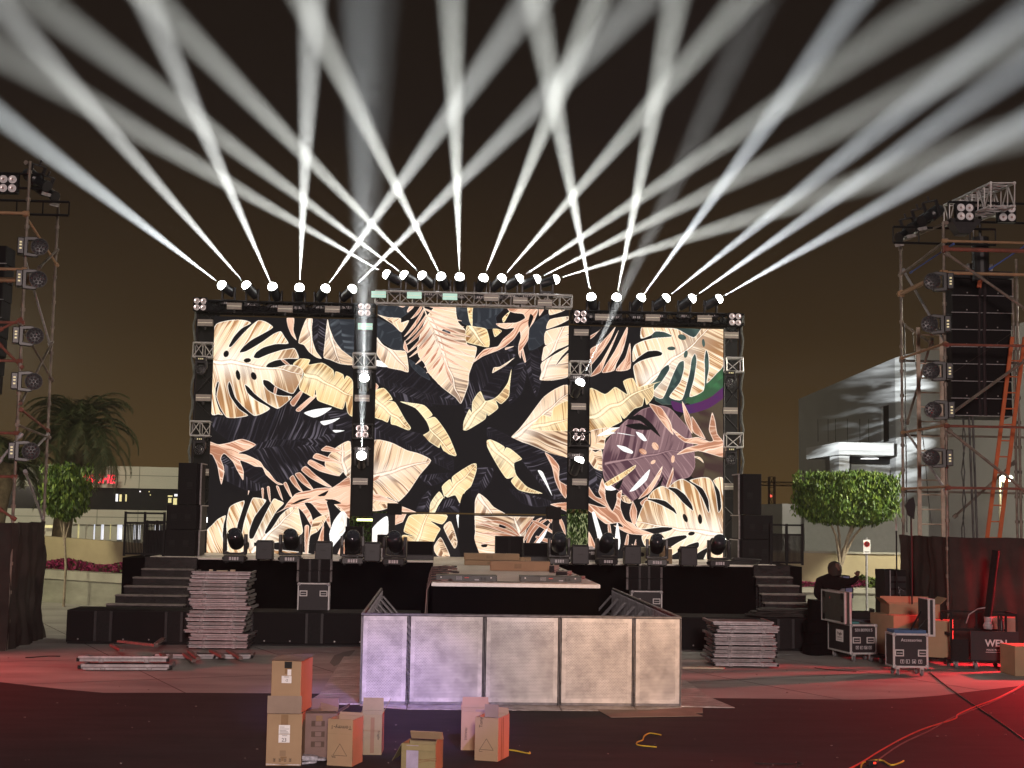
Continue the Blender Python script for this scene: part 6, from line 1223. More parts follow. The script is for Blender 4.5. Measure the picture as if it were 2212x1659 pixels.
# cartons at the right
def rcart(label,u0,v0,u1,v1,Y,d,rz=0,mt=mt_card,z0=.0,open_=None):
    a=PL(u0,v0,Y); b=PL(u1,v1,Y); w=(b.x-a.x); h=a.z-z0; return carton(label,Vector(((a.x+b.x)/2,Y,0)),0,w,d,h,rz,z=z0+.001,mt=mt,open_=open_,group='cartons by the right tower'),w,h
rcart('big brown carton on a dolly between the two flight cases',1927,1330,1994,1405,24.1,.8,math.radians(12),z0=.14)
rcart('big carton with a red-lit side on a dolly behind the accessories case',1985,1341,2052,1412,23.9,.5,math.radians(-26),z0=.14)
p=PL(1985,1320,24.4); t,w_,h_=rcart('open carton lying across two big cartons, flaps spread',1922,1306,2030,1340,24.35,.6,math.radians(-3),z0=PL(1996,1341,23.9).z+.005,open_=[('b',60,.12),('l',40,.15),('r',40,.18),('f',-85,.04)])
rcart('big carton with a red-lit side behind the cart lettered WEN',2146,1335,2196,1398,24.5,.5,math.radians(-20),mt=mt_cardd,z0=.1); rcart('tan carton cut by the right edge of the view',2192,1397,2290,1449,22.4,.6,0,z0=0)
m=MB(); m.bbox((0,0,0),(.9,.6,.03)); 
for (u,v,Y,l) in ((1900,1408,24.1,'brown'),(1996,1412,24.0,'red-lit')):
    p=PL(u,v,Y); t=thing('dolly','low wheeled dolly under the %s carton between the flight cases'%l,'dolly',(p.x+.02,Y+.05,0),math.radians(9)); m=MB(); m.bbox((0,.0,.105),(.5,.8,.135)); m.build('platform',mt_black,t)
    for x in(.06,.44):
        for y in(.06,.7): m=MB(); m.cyl((x-.02,y,.05),(x+.02,y,.05),.05,n=12); m.build('wheel',mt_rub,t,smooth=True)
# WEN cart
pw=PL(2132,1420,23.4); t=thing('wheeled_cart','black wheeled cart lettered WEN with a tall black pole standing in it','cart',(pw.x,23.4,0),math.radians(-4)); 
m=MB(); m.bbox((-.53,0,.14),(.53,.012,.80)) if 0 else m.bbox((-.27,0,.155),(.54,.02,.80-.16)); m.build('front_panel',mt_cbx,t)
text('WEN','lettering',.16,mt_white,t,(.16,-.004,.44),depth=.001,bold=.004); text('MADE IN CHINA','lettering',.045,mt_white,t,(.16,-.004,.33),depth=.0005); m=MB(); m.bbox((-.02,-.003,.29),(.34,-.001,.297)); m.build('underline',mt_white,t)
m=MB(); m.bbox((-.6,.03,.13),(.54,.6,.16)); m.build('floor',mt_black,t)
for name,bxs in (('side_frame',[(-.60,.03,.16,-.57,.06,.95),(-.60,.57,.16,-.57,.6,.95),(-.60,.06,.92,-.57,.57,.95),(-.60,.06,.55,-.57,.57,.6),(-.6,.03,.16,-.3,.045,.5)]),('side_frame',[(.51,.03,.64,.54,.06,.95),(.51,.57,.16,.54,.6,.95),(.51,.06,.92,.54,.57,.95)]),('back_frame',[(-.57,.585,.92,.51,.6,.95),(-.57,.585,.6,.51,.6,.64),(.0,.585,.16,.03,.6,.92),(.25,.585,.16,.28,.6,.92)]),('front_frame',[(.2,.03,.9,.51,.045,.94),(.2,.03,.64,.23,.045,.905)])):
    m=MB(); [m.bbox(q[:3],q[3:]) for q in bxs]; m.build(name,mt_cab,t)
for x,y in ((-.5,.1),(-.2,.0),(.42,.05),(.3,.5),(-.5,.5)): m=MB(); m.cyl((x-.022,y,.06),(x+.022,y,.06),.06,n=14); c_=m.build('castor',mt_rub,t,smooth=True); m=MB(); m.bbox((x-.035,y-.02,.07),(x-.026,y+.02,.135)); m.bbox((x+.026,y-.02,.07),(x+.035,y+.02,.135)); m.build('castor_fork',mt_alu,c_)
m=MB(); m.lathe([(.07,0),(.085,.05),(.06,.12),(.075,.2),(.05,.22)],c=(.12,.3,.66),ax=(.05,0,1),n=14); m.tube([(-.25,.3,.75),(-.2,.3,.9),(-.05,.3,1.0),(.08,.3,1.02)],.01,5); m.build('hose_clamp',mt_galv,t)
m=MB(); m.cyl((.12,.3,.86),(.30,.36,2.0),.065,n=14); tag(m.build('black_pole',mat('rubber_pole',(.010,.008,.008),.85,spec=.1),loc=t.location,smooth=True),'thick black pole standing up out of the wheeled cart','pole').rotation_euler=(0,0,math.radians(-4))
m=MB(); m.lathe([(.04,0),(.045,.16),(.02,.2),(.018,.26)],c=(.36,.25,.64),n=12); tag(m.build('bottle',mt_blackp,loc=t.location,smooth=True),'dark bottle in the wheeled cart beside the pole','bottle')
# ================================================================ the dark figure
def person():
    hx,hz=1800,0; Y=26.0; base=PL(1796,1215,Y); zt=base.z; s=1.0
    sk=[]; V=[];Ed=[];Rr=[]
    def v(x,y,z,r,par=None):
        V.append((x,y,z)); Rr.append(r); 
        if par is not None: Ed.append((par,len(V)-1))
        return len(V)-1
    pel=v(0,0,.92,.17); sp=v(.0,-.02,1.10,.165,pel); ch=v(.0,-.05,1.28,.185,sp); ut=v(.02,-.08,1.42,.15,ch); nk=v(.05,-.11,1.53,.09,ut); hd=v(.08,-.13,1.60,.085,nk); h2=v(.09,-.13,1.70,.085,hd)
    # right side of the picture: arm raised to the face, elbow out
    a1=v(.20,-.08,1.42,.095,ut); a2=v(.36,-.13,1.40,.08,a1); a3=v(.455,-.2,1.46,.062,a2); a4=v(.47,-.23,1.54,.05,a3)
    b1=v(-.19,-.05,1.40,.10,ut); b2=v(-.27,-.12,1.14,.07,b1); b3=v(-.16,-.30,1.05,.05,b2); b4=v(-.08,-.36,1.06,.04,b3)
    for sx in(-1,1):
        k=v(sx*.10,0,.85,.13,pel); k2=v(sx*.12,-.03,.5,.085,k); k3=v(sx*.13,.0,.10,.06,k2); v(sx*.14,-.14,.04,.05,k3)
    me=bpy.data.meshes.new('person'); me.from_pydata(V,Ed,[]); o=bpy.data.objects.new('person',me); COL.objects.link(o)
    m=o.modifiers.new('s','SKIN'); 
    lay=me.skin_vertices[0].data if me.skin_vertices else None
    if lay is None:
        bpy.context.view_layer.objects.active=o; bm=bmesh.new(); bm.from_mesh(me); bm.verts.layers.skin.verify(); bm.to_mesh(me); bm.free(); lay=me.skin_vertices[0].data
    for i,r in enumerate(Rr): lay[i].radius=(r,r*.85 if i<4 else r)
    lay[0].use_root=True
    sb_=o.modifiers.new('u','SUBSURF'); sb_.levels=2; sb_.render_levels=2
    me.materials.append(mat('black_clothing',(.007,.005,.005),.9,bump=.3,nscale=8,spec=.1)); o.location=(PL(1791,1300,Y).x,Y,0); o.scale=(1,1,PL(1796,1213,Y).z/1.80)
    tag(o,'person in black seen from the waist up behind the open flight case, one arm raised','person')
    def part(name,mb,mt,sub=0):
        q=mb.build(name,mt,o,smooth=True)
        return q
    skin=mat('skin',(.10,.05,.035),.6)
    m=MB(); m.lathe([(.001,-.125),(.05,-.115),(.075,-.07),(.085,0),(.08,.06),(.055,.105),(.001,.125)],c=(.10,-.15,1.66),n=16); m.lathe([(.018,0),(.008,.04)],c=(.12,-.235,1.65),ax=(.3,-1,-.2),n=8); 
    for sx in(-1,1): m.lathe([(.006,0),(.022,.006),(.018,.02)],c=(.10+sx*.078,-.145,1.65),ax=(sx,0,0),n=8)
    part('face',m,skin)
    m=MB(); m.lathe([(.10,-.16),(.13,-.06),(.13,.03),(.10,.10),(.05,.135),(.001,.14)],c=(.08,-.10,1.67),ax=(-.05,.25,1),n=16); part('hair',m,mat('dark_hair',(.02,.014,.01),.8,bump=.8,bscale=60))
    for (cx,cy,cz,sg) in ((.475,-.24,1.57,1),(-.06,-.385,1.065,-1)):
        m=MB(); m.lathe([(.02,-.04),(.036,-.02),(.038,.02),(.03,.045)],c=(cx,cy,cz),ax=(-.2*sg,-.2,1 if sg>0 else .1),n=8)
        for f in range(4): x=cx-.03+f*.02; L=(.05,.06,.056,.045)[f]; m.tube([(x,cy-.02,cz+.03),(x-.004,cy-.045,cz+.03+L*.5),(x-.012,cy-.05,cz+.035+L*.3)],[.010,.009,.007],6)
        m.tube([(cx-.035*sg,cy,cz-.01),(cx-.06*sg,cy-.02,cz+.015),(cx-.065*sg,cy-.03,cz+.035)],[.012,.010,.008],6); part('hand',m,skin)
person()
# ================================================================ background
mt_cream=mat('cream_render',(.40,.34,.21),.85,var=.10,nscale=1.5); mt_kerbst=mat('pale_kerb_stone',(.34,.33,.27),.75,var=.18,nscale=1.5)
mt_planter=mat('planter_concrete',(.26,.26,.21),.8,var=.25,nscale=1.2,aniso=(1,1,2.5))
def wallseg(name,label,cat,A,B,z0,z1,th_,mt,cap=None):
    A=Vector((A.x,A.y,0));B=Vector((B.x,B.y,0)); L=(B-A).length; a=math.atan2(B.y-A.y,B.x-A.x); t=thing(name,label,cat,A,a)
    m=MB(); m.bbox((0,0,z0),(L,th_,z1)); m.build('body',mt,t)
    if cap: m=MB(); m.bbox((0,-.05,z1+.001),(L,th_+.05,z1+cap)); m.build('coping',mt_kerbst,t)
    return t,L
def slopewall(name,label,cat,pa,pb,Ya,Yb,mt,th_=.2):
    a=PL(*pa,Ya); b=PL(*pb,Yb); L=math.hypot(b.x-a.x,b.y-a.y); t=thing(name,label,cat,(a.x,a.y,0),math.atan2(b.y-a.y,b.x-a.x)); m=MB(); m.prism([(0,0),(L,0),(L,b.z),(0,a.z)],0,th_); m.build('body',mt,t); return t,L,a.z,b.z
slopewall('boundary_wall','cream boundary wall behind the flower bed left of the stage','wall',(60,1155.5),(330,1176),40.0,36.9,mt_cream)
A=PL(40,1228,38.4); B=PL(300,1240,35.3); wallseg('planter_wall','low pale planter wall before the left flower bed','planter',A,B,0,.62,.35,mt_planter,.22)
A=PL(1640,1192,38.5);B=PL(1990,1200,38.0); wallseg('boundary_wall','cream boundary wall behind the round-crowned tree on the right','wall',A,B,0,1.55,.2,mt_cream,.05)
A=PL(1660,1270,35.9);B=PL(1970,1270,35.7); wallseg('planter_wall','low grey planter wall before the right flower bed','planter',A,B,0,.60,.4,mt_planter,.12)
def flowers(label,A,B,z,wd,n,mt,h=.26,name='flower_bed',seed=1):
    R=random.Random(seed); m=MB(); A=Vector((A.x,A.y,0));B=Vector((B.x,B.y,0)); d=(B-A); nn=Vector((-d.y,d.x,0)).normalized()
    for i in range(n):
        p=A+d*R.random()+nn*R.uniform(.05,wd); hh=z+R.random()*h*(.75+.25*math.sin(p.x*3)); s=R.uniform(.02,.05); q=Euler((R.uniform(-1.2,1.2),R.uniform(-1.2,1.2),R.uniform(0,6))).to_matrix()
        c=Vector((p.x,p.y,hh)); m.add([c+q@Vector(v_)*s for v_ in((-1,-.6,0),(1,-.6,.2),(.6,1,0),(-.6,.8,.3))],[(0,1,2,3)],R.choice((0,0,0,1,2)))
    return tag(m.build(name,mt,None),label,'flower bed',kind='stuff')
fm=[mat('magenta_petals',(.22,.012,.07),.7,var=.5,nscale=30),mat('deep_red_petals',(.12,.01,.03),.7),mat('flower_leaves',(.05,.07,.02),.7)]
flowers('magenta flowers in the planter left of the stage',PL(60,1228,38.2)+Vector((0,.4,0)),PL(300,1240,35.3)+Vector((0,.4,0)),.84,.9,5200,fm)
flowers('magenta flowers in the planter right of the stage',PL(1660,1270,35.9)+Vector((0,.35,0)),PL(1880,1270,35.8)+Vector((0,.35,0)),.70,.6,3200,fm,.22,seed=2)
flowers('small green shrub at the end of the right flower bed',PL(1874,1270,35.8)+Vector((0,.4,0)),PL(1910,1270,35.8)+Vector((0,.4,0)),.7,.5,900,[mat('lime_leaves',(.14,.20,.04),.6),mat('flower_leaves',(.05,.07,.02),.7),fm[2]],.35,'shrub',3)
# leafy trees
mt_leafA=mat('leaf_green',(.065,.125,.020),.45,var=.35,nscale=3); mt_leafB=mat('leaf_yellow_green',(.13,.20,.028),.45,var=.3,nscale=3); mt_leafC=mat('leaf_dark',(.03,.06,.014),.5)
mt_bark=mat('pale_bark',(.30,.25,.18),.8,bump=.5,nscale=9,var=.35)
def leafball(m,cx,cy,cz,rx,ry,rz_,n,R,box=3.2,sz=.055,droop=.7):
    for i in range(n):
        while True:
            x,y,z=R.uniform(-1,1),R.uniform(-1,1),R.uniform(-1,1); q=(abs(x)**box+abs(y)**box+abs(z)**box)
            lump=1+.22*math.sin(x*9+z*5)*math.cos(y*7)+.14*math.sin(z*13+x*5)
            if q<=lump and q>R.random()*.8-.1: break
        g=math.sin(x*7+2)*math.sin(y*6+1)*math.sin(z*8)
        if g<-.25 and R.random()<.85: continue
        c=Vector((cx+x*rx,cy+y*ry,cz+z*rz_)); s=sz*R.uniform(.6,1.2)
        q_=Euler((R.uniform(.5,1.5)+droop,R.uniform(-.5,.5),R.uniform(0,6.28))).to_matrix(); k=R.random()
        mi=1 if k<.28+.25*g else (2 if k>.82 else 0)
        m.add([c+q_@Vector(v_)*s for v_ in((0,-1,0),(.45,0,.12),(0,1.15,0),(-.45,0,.12))],[(0,1,2,3)],mi)
def topiary(name,label,base,lean,h0,cz,rx,ry,rz_,n,seed,sz,fork=True,box=2.7):
    t=thing(name,label,'tree',(base.x,base.y,0)); R=random.Random(seed)
    m=MB(); top=Vector((lean,0,h0))
    if fork:
        m.tube([(0,0,.0),(lean*.25,0,h0*.3),(lean*.5,.02,h0*.6),(lean*.8,0,h0*.85)],[.075,.065,.06,.05],8)
        for dx,dy in ((-.28,0),(-.1,.15),(.1,-.1),(.22,.1),(.35,0)): 
            m.tube([(lean*.5,.02,h0*.6),(lean*.6+dx*.3,dy*.5,h0*.8),(lean*.8+dx*.8,dy,h0*1.02),(lean+dx*1.8,dy*2,h0*1.25),(lean+dx*2.6,dy*3,cz+.1)],[.05,.04,.032,.025,.012],7)
    else:
        m.tube([(0,0,0),(.01,0,h0*.5),(lean,0,h0),(lean,0,cz)],[.035,.03,.028,.015],8); m.tube([(lean*.8,0,h0*.75),(lean+.12,0,h0),(lean+.25,0,cz)],[.02,.018,.01],6); m.tube([(lean*.8,0,h0*.8),(lean-.1,0,h0*1.05),(lean-.25,0,cz)],[.018,.015,.01],6)
    m.build('trunk',mt_bark,t,smooth=True)
    m=MB(); leafball(m,lean,0,cz,rx,ry,rz_,n,R,box,sz)
    for i in range(int(n*.05)):    # stray tips
        a=R.uniform(0,6.28); b=R.uniform(-.6,.9); c=Vector((lean+math.cos(a)*rx*R.uniform(.92,1.12),math.sin(a)*ry,cz+b*rz_*R.uniform(.9,1.12))); q_=Euler((R.uniform(1,2),R.uniform(-.5,.5),R.uniform(0,6))).to_matrix(); m.add([c+q_@Vector(v_)*sz for v_ in((0,-1,0),(.45,0,.1),(0,1.1,0),(-.45,0,.1))],[(0,1,2,3)],R.choice((0,1)))
    m.build('crown',[mt_leafA,mt_leafB,mt_leafC],t)
YT1=36.6; b=PL(1806,1262,YT1); cc=PL(1828,1077,YT1); rr=(1942-1713)/2/3000*YT1; b.x=PL(1803,1255,YT1).x
topiary('topiary_tree','leafy flat-topped tree with a pale twisted trunk right of the stage',b,cc.x-b.x,PL(1820,1160,YT1).z,cc.z,rr*.95,rr*.85,60/3000*YT1,15000,4,.066)
YT2=36.0; b=PL(140,1250,YT2); cc=PL(150,1063,YT2)
topiary('topiary_tree','small round leafy tree beside the left tower before the red sign',b,cc.x-b.x-.1,PL(140,1135,YT2).z,cc.z,50/3000*YT2,.58,62/3000*YT2,4600,8,.066,False,2.0)
# date palm
def palm(label,u,v,Y,L,n,seed,mt,ru=1.0):
    R=random.Random(seed); c=PL(u,v,Y); t=thing('date_palm',label,'palm tree',(PL(u-45,1200,Y).x,Y,0)); b0=t.location
    m=MB(); dx=c.x-b0.x; m.tube([(0,0,0),(dx*.15,0,c.z*.35),(dx*.5,0,c.z*.7),(dx,0,c.z)],[.38,.34,.32,.36],10)
    for k in range(60): z=c.z*.3*R.random()+c.z*.6; 
    m.build('trunk',mat('palm_bark',(.13,.10,.06),.9,bump=1,nscale=6,var=.4),t,smooth=True)
    m=MB()
    for i in range(n):
        az=R.uniform(0,6.28); el_=R.uniform(-.45,1.45); Lr=L*R.uniform(.8,1.1); d=Vector((math.cos(az),math.sin(az)*.8,0)); P=Vector((dx,0,c.z)); pts=[]
        e_=el_
        for k in range(13):
            pts.append(P.copy()); P=P+(d*math.cos(e_)+Vector((0,0,math.sin(e_))))*(Lr/12); e_-=.085+.02*k*(1 if el_>0 else .6)
        m.tube(pts,[.03*(1-k/14)+.006 for k in range(13)],4,mi=0)
        for k in range(2,13):
            for q in range(4):
                f=(k+q/4); i0=min(int(f),11); p=pts[i0]+(pts[i0+1]-pts[i0])*(f-i0 if f<12 else 0); ax=(pts[min(i0+1,12)]-pts[i0]).normalized(); side=ax.cross(Vector((0,0,1))).normalized()
                for s_ in(-1,1):
                    ll=.62*math.sin(math.pi*min(1,.15+f/13*.85))*R.uniform(.8,1.1); tip=p+ax*ll*.65+side*s_*ll*.75+Vector((0,0,-.16*ll+R.uniform(-.1,.08))); w_=ax.cross(side)*0+ax*.022
                    m.add([p-w_,p+w_,tip],[(0,1,2)],R.choice((0,0,1)))
    m.build('crown',mt,t)
mtp=[mat('palm_frond',(.075,.095,.04),.6,var=.3,nscale=2),mat('palm_frond_dry',(.13,.12,.055),.7,var=.3,nscale=2)]
palm('tall date palm with a wide dim crown behind the left tower',172,935,52,2.7,105,5,mtp)
palm('second date palm mostly behind the left scaffold tower',20,1000,48,2.2,46,9,mtp)
# bushes seen under the stage columns
for i,(u,v,l) in enumerate(((1250,1140,'dark leafy bush seen through the gap under the column beside the plum-leaf screen'),(785,1150,'dark leafy bush seen through the gap under the left column'))):
    p=PL(u,v,39.5); t=thing('bush',l,'bush',(p.x,39.5,0)); m=MB(); leafball(m,0,0,1.6,.9,.6,1.5,3000,random.Random(20+i),sz=.08); m.build('foliage',[mt_leafA,mt_leafC,mt_leafC],t)
lamp('POINT',PL(1262,1125,41),None,50,(.85,1,.6),.2); 
p=PL(1240,1130,43); wallseg('lit_wall','pale greenish wall glimpsed behind the bush under the right column','wall',PL(1225,1130,43),PL(1285,1130,43),0,PL(1240,1109,43).z,.2,mat('greenish_render',(.35,.38,.24),.8,var=.2))
p=PL(792,1130,36); m=MB(); m.bbox((-.25,0,-.03),(.25,.1,.03)); tag(m.build('work_lamp',mat('lamp_glow',(.9,.85,.4),.4,emit=(.9,1,.35),estr=4),loc=PL(792,1123,36)),'small yellow-green lamp glowing behind the left column','lamp')
m=MB(); m.bbox((-.17,0,-.06),(.17,.05,.06)); tag(m.build('exit_light',mat('cold_glow',(.9,.9,.9),.4,emit=(1,1,1),estr=3),loc=PL(443,1123,YS+.3)),'small white light bar between the left speaker stack and the screen','lamp')
# left showroom
YG=86.0; def_=None
s0=PL(-60,1030,YG); s1=PL(440,1030,YG+3.4); ang=math.atan2(s1.y-s0.y,s1.x-s0.x); LB=math.hypot(s1.x-s0.x,s1.y-s0.y)
tb_=thing('showroom_building','long low showroom with dark upper glazing, lit windows and a red rooftop-edge sign','building',(s0.x,s0.y,0),ang)
def zb(u,v): return PL(u,v,YG+(u+60)/500*3.4).z
def xb_(u): p=PL(u,1100,YG+(u+60)/500*3.4); return math.hypot(p.x-s0.x,p.y-s0.y)
mt_clad=mat('pale_cladding',(.30,.29,.24),.6,var=.06,nscale=.4); zt1=zb(300,1008); z2=zb(300,1055); z3=zb(300,1102); z4=zb(300,1134)
m=MB(); m.bbox((0,0,z2),(LB,12,zt1)); m.bbox((0,0,z4),(LB,.4,z3)); m.bbox((0,2.2,0),(LB,12,z4)); m.build('wall',mt_clad,tb_)
m=MB(); 
for k in range(1,int(LB/2.45)): m.bbox((k*2.45-.02,-.006,z4),(k*2.45+.02,-.001,z3)); m.bbox((k*2.45-.02,-.006,z2),(k*2.45+.02,-.001,zt1))
m.bbox((0,-.006,(z3+z4)/2-.02),(LB,-.001,(z3+z4)/2+.02)); m.bbox((0,-.006,(z2+zt1)/2+.1),(LB,-.001,(z2+zt1)/2+.14)); m.build('panel_joint',mat('joint_dark',(.10,.10,.08),.8),tb_)
m=MB(); m.bbox((0,.25,z3),(LB,.4,z2)); m.build('upper_glazing',mat('black_glass',(.012,.012,.012),.08,spec=.8),tb_)
mt_wl=mat('warm_window_glow',(.6,.55,.3),.5,emit=(.85,.75,.35),estr=.5); mt_ww=mat('cool_window_glow',(.7,.7,.8),.5,emit=(.85,.88,1),estr=.85,nscale=2,var=.4); mt_dim=mat('dim_window_glow',(.3,.28,.2),.5,emit=(.5,.42,.28),estr=.25)
def win(u0,v0,u1,v1,mt,name='window'):
    m=MB(); x0,x1=xb_(u0),xb_(u1); m.bbox((x0,.20,zb(u0,v1)),(x1,.248,zb(u0,v0))); return m.build(name,mt,tb_)
win(249,1067,254,1083,mt_ww); win(257,1068,262,1083,mt_wl); win(270,1068,273,1083,mt_wl); win(362,1070,372,1073,mt_wl); win(363,1076,370,1086,mt_wl); win(374,1076,382,1092,mt_wl); win(376,1067,388,1072,mt_ww); win(300,1060,303,1063,mt_ww); win(320,1061,322,1063,mt_wl); win(323,1068,325,1070,mt_wl)
def gwin(u0,u1,mt): m=MB(); x0,x1=xb_(u0),xb_(u1); m.bbox((x0,.8,zb(u0,1166)),(x1,.9,z4-.01)); m.build('shop_window',mt,tb_)
for u0,u1,mt in ((98,130,mt_dim),(130,162,mt_dim),(166,176,mt_wl),(186,196,mt_dim),(200,209,mt_ww),(219,231,mt_ww),(236,248,mt_wl),(251,271,mt_ww),(290,296,mt_ww),(302,309,mt_ww),(318,324,mt_ww),(335,348,mt_ww)): gwin(u0,u1,mt)
m=MB()
for u in (163,180,198,214,233,249,273,283,313,330): m.bbox((xb_(u)-.18,.3,0),(xb_(u)+.18,.75,z4-.01))
m.build('pillar',mt_clad,tb_)
sg=thing('rooftop_sign','glowing red lettered sign on the showroom, half hidden by the small tree','sign',(PL(207,1035,YG-.3).x,YG-.3+.6,PL(207,1035,YG).z),ang)
mtred=mat('red_neon',(.8,.02,.04),.4,emit=(1,.015,.05),estr=2.2)
text('PORSCHE',"lettering",.70,mtred,sg,(-.42,-.1,0),depth=.05,sx=.93,bold=.02)
win(138,1137,145,1155,mat('red_lamp_glow',(.8,.05,.05),.5,emit=(1,.12,.08),estr=1.5),'red_reflection')  # glowing panel stands in for a red reflection, no lamp here
m=MB(); x0=xb_(98); m.bbox((x0,.1,zb(98,1140)),(xb_(134),.14,zb(98,1134))); m.build('yellow_band',mt_wl,tb_)
# right building
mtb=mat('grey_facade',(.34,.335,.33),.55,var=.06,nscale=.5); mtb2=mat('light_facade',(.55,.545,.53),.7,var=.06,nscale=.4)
YC=60.0; C0=PL(1933,773,YC); zr=C0.z
def at_height(u,v,z): return G(u,v,z)
D0=G(1751,857,zr); D1=G(1725,862,zr)
E0=G(2190,702,zr)
def xy(p): return Vector((p.x,p.y,0))
tbr=thing('office_building','grey building with sloping roofline and slit windows behind the round-crowned tree','building',xy(C0))
def wallpoly(name,A,B,z0,z1a,z1b,mt,th_=.3,off=0):
    A=xy(A)-xy(C0);B=xy(B)-xy(C0); n_=(B-A).normalized().cross(Vector((0,0,1)))*-1
    m=MB(); a=A-n_*off;b=B-n_*off; a2,b2=a+n_*th_,b+n_*th_
    m.add([(a.x,a.y,z0),(b.x,b.y,z0),(b.x,b.y,z1b),(a.x,a.y,z1a),(a2.x,a2.y,z0),(b2.x,b2.y,z0),(b2.x,b2.y,z1b),(a2.x,a2.y,z1a)],[(0,1,2,3),(7,6,5,4),(0,4,5,1),(1,5,6,2),(2,6,7,3),(3,7,4,0)]); return m.build(name,mt,tbr)
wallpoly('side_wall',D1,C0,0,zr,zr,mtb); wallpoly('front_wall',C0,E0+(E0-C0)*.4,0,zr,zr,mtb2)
m=MB(); a=xy(D1)-xy(C0); m.add([(a.x,a.y,zr-.01),(0,0,zr-.01),(9,-4,zr-.01),(20,20,zr-.01),(a.x+10,a.y+10,zr-.01)],[(0,1,2,3,4)]); m.build('roof',mt_grey,tbr)
def onwall(s,z,out=0):   # point on the side wall, s metres from the corner
    d=(xy(D1)-xy(C0)).normalized(); n_=Vector((d.y,-d.x,0)); n_=n_ if n_.y<0 else -n_; p=d*s+n_*out; return Vector((p.x,p.y,z))
def s_of(u): # distance along the wall for a pixel column
    d=(xy(D1)-xy(C0)).normalized(); r=ray(u,1100); 
    # solve C0+d*s = r*t (2d)
    det=d.x*(-r.y)-d.y*(-r.x); cx_,cy_=-C0.x,-C0.y; return (cx_*(-r.y)-cy_*(-r.x))/det
def zat(u,v): s=s_of(u); p=xy(C0)+onwall(s,0); return PL(u,v,p.y).z
def wbox(name,u0,v0,u1,v1,o0,o1,mt,vref=None):
    sa,sb_=s_of(u0),s_of(u1); z0,z1=zat(u1 if vref is None else vref,v1),zat(u1 if vref is None else vref,v0); q=[onwall(sa,z0,o0),onwall(sb_,z0,o0),onwall(sb_,z0,o1),onwall(sa,z0,o1)]
    m=MB(); m.add([tuple(p) for p in q]+[(p.x,p.y,z1) for p in q],[(0,1,2,3),(7,6,5,4),(0,4,5,1),(1,5,6,2),(2,6,7,3),(3,7,4,0)]); return m.build(name,mt,tbr)
wbox('slit_window',1911,875,1922,953,-.02,.04,mt_black); wbox('window_reveal',1906,880,1910,953,-.02,.06,mtb2); wbox('slit_window',1914,1017,1925,1038,-.02,.04,mt_black); wbox('window_reveal',1908,1017,1913,1038,-.02,.06,mtb2)
for u in (1806,1832,1859,1768,1790,1878): wbox('facade_joint',u-.6,905,u+.6,954,-.01,.03,mat('joint_dark',(.10,.10,.08),.8))
def fbox(name,u0,v0,u1,v1,Y0,Y1,mt):
    a=PL(u0,v0,Y0); b=PL(u1,v1,Y0); m=MB(); m.bbox((a.x-C0.x,Y0-C0.y,b.z),(b.x-C0.x,Y1-C0.y,a.z)); return m.build(name,mt,tbr)
fbox('porch_beam',1812,955,1931,984,59.6,65,mtb2); fbox('porch_pillar',1812,984.3,1836,1150,59.6,61,mtb2); fbox('porch_shade_panel',1838,985,1931,1002,61,61.4,mt_black); fbox('ceiling_light',1868,989,1898,991.5,60.2,60.8,mat('tube_glow',(1,1,1),.4,emit=(1,1,.95),estr=.8)); fbox('recess_wall',1838,1003,1931,1150,61,61.4,mtb)  # black panel under the beam stands in for the porch's shade
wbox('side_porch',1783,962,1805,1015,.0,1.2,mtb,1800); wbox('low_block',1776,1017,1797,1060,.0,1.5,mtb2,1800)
t=thing('annexe_building','low grey annexe behind the black railing and the round-crowned tree','building',(PL(1690,1140,50).x,50,0)); w_=PL(2000,1140,50).x-PL(1690,1140,50).x; z_=PL(1750,1089,50).z
m=MB(); m.bbox((0,0,0),(PL(1733,1100,50).x-PL(1690,1100,50).x,6,z_+.0)); m.build('wall',mtb,t); m=MB(); m.bbox((PL(1733,1100,50).x-PL(1690,1100,50).x+.002,-.3,0),(w_,5,z_-.02)); m.build('wall',mt_gw if 0 else mat('mid_grey_render',(.22,.22,.21),.8,var=.06),t)
# tower crane far away
p=PL(1667,1040,300); t=thing('tower_crane','far tower crane with a red light right of the stage','crane',(p.x,300,0)); m=MB(); zc=PL(1667,1045,300).z; truss(Vector((0,0,0)),Vector((0,0,zc+1.5)),1.2,m,.12,2.5); m.build('mast',mt_steel,t); m=MB(); truss(Vector((-6,0,zc)),Vector((11,0,zc)),.8,m,.1,2); m.build('jib',mt_steel,t); m=MB(); m.lathe([(.01,0),(.35,.3),(.01,.7)],c=(-.3,-.5,zc-3),n=8); m.build('warning_light',mat('red_lamp_glow',(.8,.05,.05),.5,emit=(1,.12,.08),estr=1.5),t)
# no-entry style sign on a post
p=PL(1873,1250,35.0); t=thing('sign_post','thin post carrying a white sign with a red ring, right of the round-crowned tree','sign',(p.x,35.0,0)); zt_=PL(1873,1166,35).z; zb_=PL(1873,1196,35).z
m=MB(); m.cyl((0,.03,0),(0,.03,zt_+.06),.03,n=8); m.build('post',mt_galv,t); m=MB(); m.bbox((-.09,-.006,zb_),(.09,.0,zt_)); sg_=m.build('plate',mt_paper,t)
m=MB(); m.lathe([(.075,0),(.075,.003),(.058,.003),(.058,0)],c=(0,-.0075,zt_-.11),ax=(0,-1,0),n=20); m.box((0,-.012,zt_-.11),(.12,.002,.014),mx=Matrix.Rotation(.8,3,'Y')); m.build('red_ring',mat('sign_red',(.45,.02,.02),.5),sg_); m=MB(); m.bbox((-.012,-.009,zt_-.16),(.018,-.0065,zt_-.07)); m.bbox((-.06,-.009,zb_+.05),(.06,-.0065,zb_+.06)); m.bbox((-.05,-.009,zb_+.03),(.05,-.0065,zb_+.036)); m.build('black_print',mt_ink,sg_)
